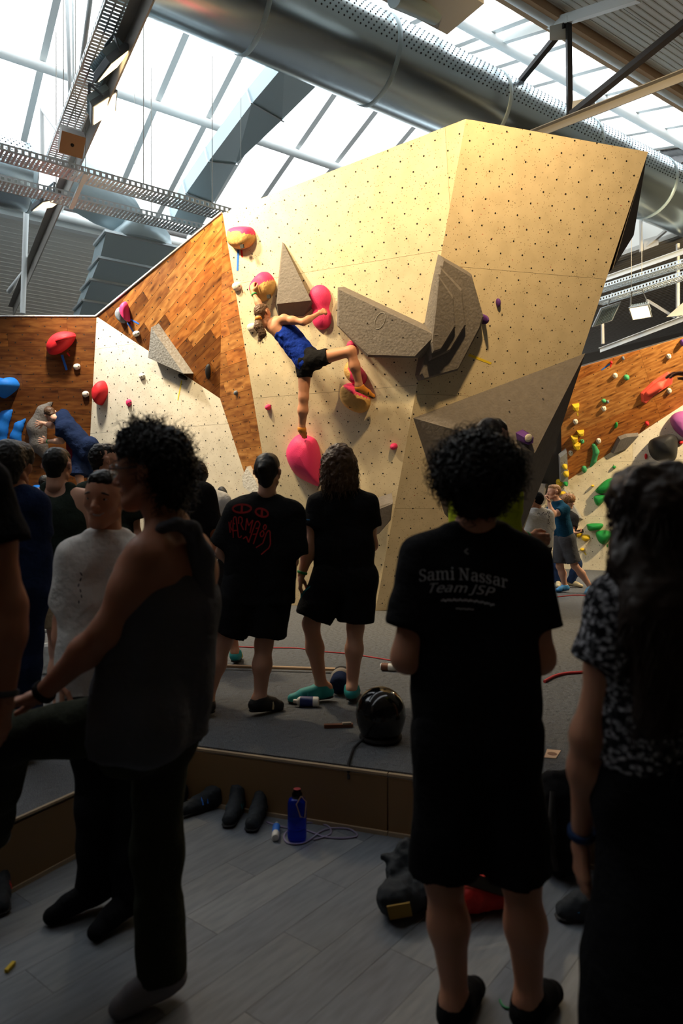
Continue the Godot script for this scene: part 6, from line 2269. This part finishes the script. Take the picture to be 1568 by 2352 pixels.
	# --- raised hand at the right edge
	j = pose(4.0, {"head": [1790, 1010], "neck": [1780, 1080], "shL": [1728, 1108], "shR": [1850, 1112], "elL": [1668, 985], "elR": [1870, 1220], "wrL": [1596, 864, 0.0], "wrR": [1860, 1320],
		"hipL": [1760, 1310], "hipR": [1810, 1310], "knL": [1760, 1480], "knR": [1810, 1480], "anL": [1760, 1650], "anR": [1810, 1650], "toeL": [1750, 1650, 0.2], "toeR": [1810, 1650, 0.2]}, PAD)
	o = {"fr": away, "face": Vector3(-0.3, 0.2, -1), "skin": M.skin_tan, "hair": ["crop", M.hair_black], "top": ["tee", M.cloth_black, 1.0, 0.08], "bottom": ["pants", M.cloth_black], "covered": true, "shoes": ["shoe", M.hold_black], "cell": 0.016, "hands": {"L": [Vector3(-1, 0.22, -0.1), Vector3(0, -1, -0.2), Vector3(-0.2, -0.5, 0.9), 0.32, 0.6]}}
	person("person beyond the right edge whose hand points into view", j, o)


# ---------------------------------------------------------------- things lying about

func rope(label: String, px: Array, h: float, r: float, m: Material, called := "rope") -> void:
	var pts := []
	for k in (px.size() - 1) * 4 + 1:
		var t := k / 4.0
		var i := mini(int(t), px.size() - 2)
		var f := t - i
		var p0: Array = px[maxi(i - 1, 0)]
		var p1: Array = px[i]
		var p2: Array = px[i + 1]
		var p3: Array = px[mini(i + 2, px.size() - 1)]
		var q := Vector2(p1[0], p1[1]).cubic_interpolate(Vector2(p2[0], p2[1]), Vector2(p0[0], p0[1]), Vector2(p3[0], p3[1]), f)
		pts.append(ground(q.x, q.y, h) + Vector3(0, r, 0))
	var b := MB.new()
	b.tube(pts, [r], 6)
	one(called, label, called, pts[pts.size() / 2], b, m, "", "cord")


func bottle(label: String, a: Vector3, axis: Vector3, len: float, r: float, body: Material, sleeve: Material, lid: Material, from := 0.15, to := 0.6) -> void:
	axis = axis.normalized()
	var o := thing("bottle", label, "bottle", a, "bottles lying about")
	var b := MB.new()
	b.lathe(a, axis, [[r * 0.8, 0.0], [r, 0.006], [r, len * 0.72], [r * 0.8, len * 0.8], [r * 0.45, len * 0.86]], 18)
	part("bottle_body", b, body, o)
	b = MB.new()
	b.lathe(a, axis, [[r * 1.01, len * from], [r * 1.025, len * from + 0.002], [r * 1.025, len * to - 0.002], [r * 1.01, len * to]], 18)
	part("label_sleeve", b, sleeve, o)
	b = MB.new()
	b.lathe(a, axis, [[r * 0.42, len * 0.85], [r * 0.42, len * 0.97], [r * 0.3, len]], 14)
	part("lid", b, lid, o)


func lone_shoe(label: String, heel: Vector3, toe: Vector3, h: float, m: Material, strap: Material, called := "shoe", group := "shoes left on the floor") -> void:
	var o := thing(called, label, "shoe", heel, group)
	var d := (toe - heel).normalized()
	var b := MB.new()
	var u := Vector3.UP
	blob([cap(heel + u * 0.045, heel + u * h, 0.042, 0.04, Vector3.ZERO, 1.0, 2), cap(heel + u * 0.042, toe + u * 0.036, 0.042, 0.036), cap(heel + u * h * 0.8, toe.lerp(heel, 0.45) + u * 0.05, 0.036, 0.036)], 0.009, 0.03, b, folds(5, 30.0), 0.004)
	part("upper", b, m, o)
	b = MB.new()
	blob([cap(heel + u * 0.014 - d * 0.01, toe + u * 0.014, 0.042, 0.04, u, 3.0)], 0.009, 0.01, b)
	part("sole", b, M.hold_black, o)
	b = MB.new()
	var s := d.cross(u)
	for f: float in [0.35, 0.5]:
		var pts := []
		for k in 7:
			var a := lerpf(-1.5, 1.5, k / 6.0)
			pts.append(heel.lerp(toe, f) + u * 0.045 + s * sin(a) * 0.043 + u * cos(a) * (0.05 - 0.02 * f))
		b.tube(pts, [0.006], 5)
	var st := part("straps", b, strap, o)
	b = MB.new()
	b.lathe(heel + u * (h - 0.006), u, [[0.026, 0.0], [0.03, 0.004], [0.03, 0.0075], [0.02, 0.009]], 12)
	part("opening", b, M.screw_hole, o)


func make_items() -> void:
	plain("rope_red", colour(176, 52, 56), 0.9)
	plain("gloss_black", colour(14, 14, 15), 0.12)
	plain("plastic_white", colour(220, 218, 212), 0.4)
	plain("plastic_navy", colour(26, 48, 110), 0.4)
	plain("label_brown", colour(112, 66, 44), 0.6)
	plain("wood_pale", colour(178, 146, 112), 0.6)
	plain("bristle", colour(34, 32, 32), 0.95)
	plain("fur_grey", colour(150, 142, 132), 0.98)
	plain("paper_tan", colour(208, 176, 150), 0.9)
	plain("patch_mustard", colour(142, 112, 40), 0.8)
	plain("bag_red", colour(190, 26, 20), 0.6)
	plain("bag_dark", colour(30, 36, 42), 0.8)
	plain("cord_lilac", colour(150, 140, 168), 0.7)
	plain("chalk_bag", colour(214, 216, 214), 0.75)
	var bl := plain("bottle_blue", Color(0.02, 0.22, 0.9, 0.25), 0.08)
	bl.transparency = BaseMaterial3D.TRANSPARENCY_ALPHA
	bl.refraction_enabled = true
	bl.refraction_scale = 0.03
	var b: MB
	var o: Node3D
	# --- on the padding
	rope("thin red rope lying across the carpet behind the two men", [[473, 1480], [520, 1485], [600, 1489], [680, 1490], [730, 1497], [800, 1503], [860, 1512], [930, 1524]], PAD, 0.006, M.rope_red)
	rope("red strap lying on the carpet right of the lettered back", [[1250, 1569], [1272, 1557], [1300, 1550], [1345, 1547]], PAD, 0.012, M.rope_red)
	rope("faint red line on the far carpet near the walking man", [[1280, 1372], [1330, 1368], [1400, 1374], [1470, 1370]], PAD, 0.008, M.rope_red)
	o = thing("brush_pole", "long pale brush pole with a black oval brush, lying behind the men's legs", "brush", ground(620, 1538, PAD))
	b = MB.new()
	b.tube([ground(452, 1536, PAD) + Vector3(0, 0.03, 0), ground(742, 1545, PAD) + Vector3(0, 0.03, 0)], [0.014], 10)
	part("pole", b, M.wood_pale, o)
	b = MB.new()
	b.bar(ground(736, 1545, PAD) + Vector3(0, 0.03, 0), ground(772, 1546, PAD) + Vector3(0, 0.03, 0), 0.04, 0.02)
	part("brush_neck", b, M.wood_pale, o)
	b = MB.new()
	var bc := ground(784, 1549, PAD) + Vector3(0, 0.035, 0)
	b.ball(bc, Vector3(0.06, 0, 0), Vector3(0, 0.034, 0), Vector3(0, 0, 0.04), 14)
	part("bristles", b, M.bristle, o)
	var wb := ground(874, 1540, PAD) + Vector3(0, 0.034, 0)
	bottle("white bottle with a brown label lying right of the brush", wb, Vector3(1, 0, 0.3), 0.165, 0.03, M.plastic_white, M.label_brown, M.plastic_white, 0.05, 0.4)
	var nb := ground(732, 1624, PAD) + Vector3(0, 0.036, 0)
	bottle("white bottle with a dark blue label lying by the teal shoe", nb, Vector3(-1, 0, -0.08), 0.175, 0.033, M.plastic_white, M.plastic_navy, M.plastic_white, 0.22, 0.72)
	o = thing("chalk_bag", "small dark blue chalk pot with a furry rim, tipped over between the shoes", "chalk bag", ground(778, 1600, PAD))
	var cc := ground(776, 1600, PAD) + Vector3(0, 0.07, 0)
	b = MB.new()
	b.lathe(cc, Vector3(0.15, 0.2, -1).normalized(), [[0.03, 0.0], [0.062, 0.006], [0.068, 0.05], [0.066, 0.13]], 18)
	part("pot", b, M.cloth_navy, o)
	b = MB.new()
	b.lathe(cc + Vector3(0.15, 0.2, -1).normalized() * 0.125, Vector3(0.15, 0.2, -1).normalized(), [[0.066, 0.0], [0.078, 0.02], [0.07, 0.05], [0.05, 0.055]], 18)
	part("fur_rim", b, M.fur_grey, o)
	o = thing("helmet", "glossy black helmet standing on the carpet edge", "helmet", ground(874, 1704, PAD))
	var hc := ground(874, 1700, PAD) + Vector3(0, 0.15, 0)
	b = MB.new()
	blob([cap(hc, hc + Vector3(0, 0.02, 0), 0.135, 0.135, Vector3(0, 0, 1), 0.95), cap(hc - Vector3(0, 0.1, 0.0), hc, 0.118, 0.135, Vector3.ZERO, 1.0, 1)], 0.01, 0.04, b)
	part("shell", b, M.gloss_black, o)
	b = MB.new()
	b.lathe(hc - Vector3(0, 0.14, 0), Vector3.UP, [[0.112, 0.0], [0.124, 0.006], [0.124, 0.018], [0.115, 0.024]], 28)
	part("rim", b, M.bristle, o)
	b = MB.new()
	b.tube([hc + Vector3(-0.1, -0.12, 0.06), hc + Vector3(-0.16, -0.142, 0.16), ground(800, 1755, PAD) + Vector3(0, 0.012, 0.02), ground(800, 1762, PAD) + Vector3(0, -0.05, 0.03)], [0.008], 6)
	part("chin_strap", b, M.bristle, o)
	o = thing("wooden_stick", "short flat wooden brush lying in front of the helmet", "brush", ground(776, 1672, PAD))
	b = MB.new()
	b.bar(ground(744, 1672, PAD) + Vector3(0, 0.012, 0), ground(810, 1670, PAD) + Vector3(0, 0.012, 0), 0.03, 0.02)
	part("handle", b, M.label_brown, o)
	b = MB.new()
	b.bar(ground(786, 1671, PAD) + Vector3(0, 0.024, 0), ground(806, 1670, PAD) + Vector3(0, 0.024, 0), 0.024, 0.012)
	part("bristles", b, M.fur_grey, o)
	o = thing("chalk_sack", "upright white chalk sack with a crimped top behind the white-shirted man's arm", "bag", ground(109, 1548, PAD))
	var sk := ground(110, 1548, PAD)
	b = MB.new()
	blob([cap(sk + Vector3(-0.035, 0.03, 0), sk + Vector3(-0.025, 0.2, 0), 0.045, 0.035, Vector3(0, 0, 1), 1.3), cap(sk + Vector3(0.035, 0.03, 0), sk + Vector3(0.025, 0.2, 0), 0.045, 0.035, Vector3(0, 0, 1), 1.3), cap(sk + Vector3(-0.045, 0.225, 0), sk + Vector3(0.04, 0.23, 0), 0.018, 0.018, Vector3(0, 0, 1), 1.5)], 0.01, 0.04, b, folds(8, 22.0), 0.008)
	part("sack", b, M.chalk_bag, o)
	b = MB.new()
	blob([cap(ground(100, 1452, PAD) + Vector3(0, 0.03, 0), ground(126, 1452, PAD) + Vector3(0, 0.03, 0), 0.04, 0.045, Vector3.UP, 1.3)], 0.01, 0.02, b, folds(9, 14.0), 0.02)
	one("crumpled_bag", "crumpled white plastic bag lying behind the chalk sack", "bag", ground(112, 1452, PAD), b, M.chalk_bag, "", "film")
	o = thing("card", "tan printed card lying on the carpet right of the lettered back", "card", ground(1268, 1732, PAD))
	b = MB.new()
	b.prism(quad_poly([ground(1249, 1741, PAD) + Vector3(0, 0.004, 0), ground(1276, 1743, PAD) + Vector3(0, 0.004, 0), ground(1288, 1725, PAD) + Vector3(0, 0.004, 0), ground(1256, 1722, PAD) + Vector3(0, 0.004, 0)]), Vector3(0, -0.003, 0))
	part("sheet", b, M.paper_tan, o)
	b = MB.new()
	b.loft([MB.ring(ground(1268, 1733, PAD) + Vector3(0, 0.0042, 0), Vector3(0.026, 0, 0), Vector3(0, 0, 0.028), 14), MB.ring(ground(1268, 1733, PAD) + Vector3(0, 0.005, 0), Vector3(0.025, 0, 0), Vector3(0, 0, 0.027), 14)], false)
	part("printed_oval", b, M.label_brown, o)
	var gb := ground(1412, 1642, PAD) + Vector3(0, 0.04, 0)
	bottle("crushed dark green bottle with a white cap on the carpet at right", gb, Vector3(1, 0.05, -0.2), 0.16, 0.038, M.hold_mint, M.bag_dark, M.plastic_white, 0.1, 0.75)
	o = thing("tape_roll", "roll of white finger tape on the carpet at right", "tape roll", ground(1446, 1680, PAD))
	b = MB.new()
	b.lathe(ground(1446, 1680, PAD) + Vector3(0, 0.035, 0), Vector3(0.5, 0.4, 0.7).normalized(), [[0.02, 0.0], [0.036, 0.002], [0.036, 0.05], [0.02, 0.052]], 18)
	part("roll", b, M.plastic_white, o)
	b = MB.new()
	b.lathe(ground(1446, 1680, PAD) + Vector3(0, 0.035, 0), Vector3(0.5, 0.4, 0.7).normalized(), [[0.0362, 0.022], [0.0372, 0.023], [0.0372, 0.03], [0.0362, 0.031]], 18)
	part("tape_edge", b, M.fur_grey, o)
	o = thing("paper_bag", "pinkish paper bag with a red corner beside the woman's arm", "bag", ground(1424, 1716, PAD))
	b = MB.new()
	b.prism(quad_poly([ground(1400, 1722, PAD), ground(1442, 1712, PAD), ground(1446, 1690, PAD) + Vector3(0, 0.03, 0), ground(1406, 1690, PAD) + Vector3(0, 0.05, 0)]), Vector3(0.0, -0.02, -0.03))
	part("paper", b, M.paper_tan, o)
	b = MB.new()
	b.bar(ground(1428, 1690, PAD) + Vector3(0, 0.045, 0.01), ground(1446, 1690, PAD) + Vector3(0, 0.04, 0.01), 0.01, 0.014)
	part("red_corner", b, M.bag_red, o)
	# --- on the vinyl floor by the kick board
	lone_shoe("dark climbing shoe with a blue strap by the boarded edge", ground(492, 1852, 0) , ground(420, 1876, 0), 0.1, M.bag_dark, M.tape_blue)
	lone_shoe("second dark climbing shoe half hidden behind the blue-strapped one", ground(410, 1846, 0), ground(432, 1826, 0), 0.1, M.bag_dark, M.bag_dark)
	lone_shoe("left boot of the dark teal pair by the boarded edge", ground(548, 1858, 0), ground(526, 1898, 0), 0.13, M.bag_dark, M.cloth_teal)
	lone_shoe("right boot of the dark teal pair, nearest the blue bottle", ground(604, 1858, 0), ground(578, 1908, 0), 0.15, M.bag_dark, M.bag_dark)
	bottle("small white glue tube with a blue label lying before the blue bottle", ground(632, 1934, 0) + Vector3(0, 0.02, 0), Vector3(-0.05, 0.02, -1), 0.16, 0.019, M.plastic_white, M.tape_blue, M.plastic_white, 0.3, 0.75)
	o = thing("water_bottle", "tall translucent blue water bottle standing by the boarded edge", "bottle", ground(682, 1932, 0))
	var wbs := ground(682, 1930, 0)
	b = MB.new()
	b.lathe(wbs, Vector3.UP, [[0.03, 0.0], [0.045, 0.004], [0.047, 0.02], [0.047, 0.185], [0.04, 0.205], [0.022, 0.215]], 24)
	part("flask", b, M.bottle_blue, o)
	b = MB.new()
	b.lathe(wbs, Vector3.UP, [[0.026, 0.212], [0.026, 0.235], [0.02, 0.24], [0.018, 0.256]], 16)
	part("lid", b, M.gloss_black, o)
	b = MB.new()
	b.tube([wbs + Vector3(0.02, 0.226, 0.02), wbs + Vector3(0.0, 0.2, 0.052), wbs + Vector3(0.02, 0.14, 0.054), wbs + Vector3(0.04, 0.13, 0.04), wbs + Vector3(0.046, 0.2, 0.02), wbs + Vector3(0.022, 0.226, 0.018)], [0.003], 6)
	part("loop", b, M.wood_pale, o)
	rope("lilac cord coiled around the foot of the blue bottle", [[612, 1890], [650, 1902], [700, 1908], [752, 1926], [818, 1924], [800, 1906], [745, 1908], [700, 1938], [660, 1938], [655, 1916], [700, 1892], [750, 1898], [758, 1918], [720, 1932]], 0.0, 0.005, M.cord_lilac, "cord")
	o = thing("backpack", "dark teal backpack with yellow patches slumped on the vinyl floor", "bag", ground(920, 2110, 0))
	var bp := ground(925, 2105, 0)
	b = MB.new()
	blob([cap(bp + Vector3(-0.03, 0.07, 0), bp + Vector3(0.14, 0.08, -0.1), 0.075, 0.09, Vector3.UP, 1.1), cap(bp + Vector3(-0.02, 0.12, -0.1), bp + Vector3(0.05, 0.17, -0.14), 0.05, 0.05), cap(bp + Vector3(0.0, 0.2, -0.14), bp + Vector3(0.035, 0.215, -0.14), 0.02, 0.03), cap(bp + Vector3(-0.05, 0.17, -0.12), bp + Vector3(-0.07, 0.18, -0.12), 0.016, 0.014)], 0.011, 0.03, b, folds(12, 14.0), 0.016)
	part("bag_body", b, M.bag_dark, o)
	b = MB.new()
	b.box(bp + Vector3(-0.02, 0.07, 0.082), Vector3(0.045, 0.008, 0), Vector3(-0.006, 0.026, 0), Vector3(0, 0, 0.004))
	part("front_patch", b, M.patch_mustard, o)
	b = MB.new()
	b.box(bp + Vector3(0.085, 0.168, -0.07), Vector3(0.03, 0.006, 0), Vector3(0, 0.012, 0), Vector3(0, 0, 0.01))
	part("top_patch", b, M.patch_mustard, o)
	o = thing("duffel_bag", "bright red bag with a black stripe lying behind the bare legs", "bag", ground(1080, 2110, 0))
	var rb := ground(1104, 2096, 0)
	b = MB.new()
	blob([cap(rb + Vector3(-0.12, 0.07, 0.0), rb + Vector3(0.12, 0.06, -0.04), 0.085, 0.06, Vector3.UP, 1.2), cap(rb + Vector3(-0.1, 0.1, -0.12), rb + Vector3(0.16, 0.08, -0.12), 0.055, 0.05)], 0.011, 0.04, b, folds(13, 16.0), 0.01)
	part("bag_body", b, M.bag_red, o)
	b = MB.new()
	b.bar(rb + Vector3(-0.08, 0.155, 0.02), rb + Vector3(0.13, 0.1, 0.04), 0.05, 0.012, Vector3(0, 0.7, 0.7))
	part("stripe", b, M.gloss_black, o)
	o = thing("backpack", "black backpack standing against the boarded edge beside the woman", "bag", ground(1290, 2030, 0))
	var kp := ground(1290, 2010, 0)
	b = MB.new()
	blob([cap(kp + Vector3(0, 0.12, 0), kp + Vector3(-0.01, 0.34, -0.03), 0.12, 0.1, Vector3(0, 0, 1), 1.2, 0), cap(kp + Vector3(-0.02, 0.42, -0.03), kp + Vector3(0.03, 0.43, -0.03), 0.03, 0.03)], 0.012, 0.05, b, folds(14, 10.0), 0.016)
	part("bag_body", b, M.cloth_black, o)
	b = MB.new()
	b.tube([kp + Vector3(-0.06, 0.4, 0.06), kp + Vector3(-0.09, 0.25, 0.12), kp + Vector3(-0.06, 0.08, 0.11)], [0.012], 6)
	part("shoulder_strap", b, M.bristle, o)
	lone_shoe("dark blue trainer on the floor beside the woman", ground(1336, 2108, 0), ground(1296, 2112, 0) , 0.09, M.bag_dark, M.leather_blue)
	lone_shoe("trainer with red and teal trim cut by the left edge", ground(-4, 2052, 0), ground(2, 2098, 0), 0.11, M.bag_dark, M.bag_red)
	rope("pale green elastic loop on the floor between the bare feet", [[1148, 2300], [1152, 2310], [1162, 2318], [1178, 2318]], 0.0, 0.004, M.hold_mint, "elastic")
	b = MB.new()
	b.bar(ground(14, 2236, 0) + Vector3(0, 0.008, 0), ground(32, 2216, 0) + Vector3(0, 0.008, 0), 0.014, 0.012)
	one("tape_stub", "yellow scrap on the vinyl floor at lower left", "scrap", ground(24, 2226, 0), b, M.hold_yellow, "", "scrap")
	b = MB.new()
	b.lathe(ground(960, 1992, 0) + Vector3(0, 0.0005, 0), Vector3.UP, [[0.006, 0.0], [0.006, 0.002], [0.003, 0.003]], 8)
	one("chalk_crumb", "tiny white crumb on the floor by the boarded edge", "scrap", ground(960, 1992, 0), b, M.plastic_white, "", "crumb")


func build_rest() -> void:
	make_fittings()
	make_holds()
	make_people()
	make_items()
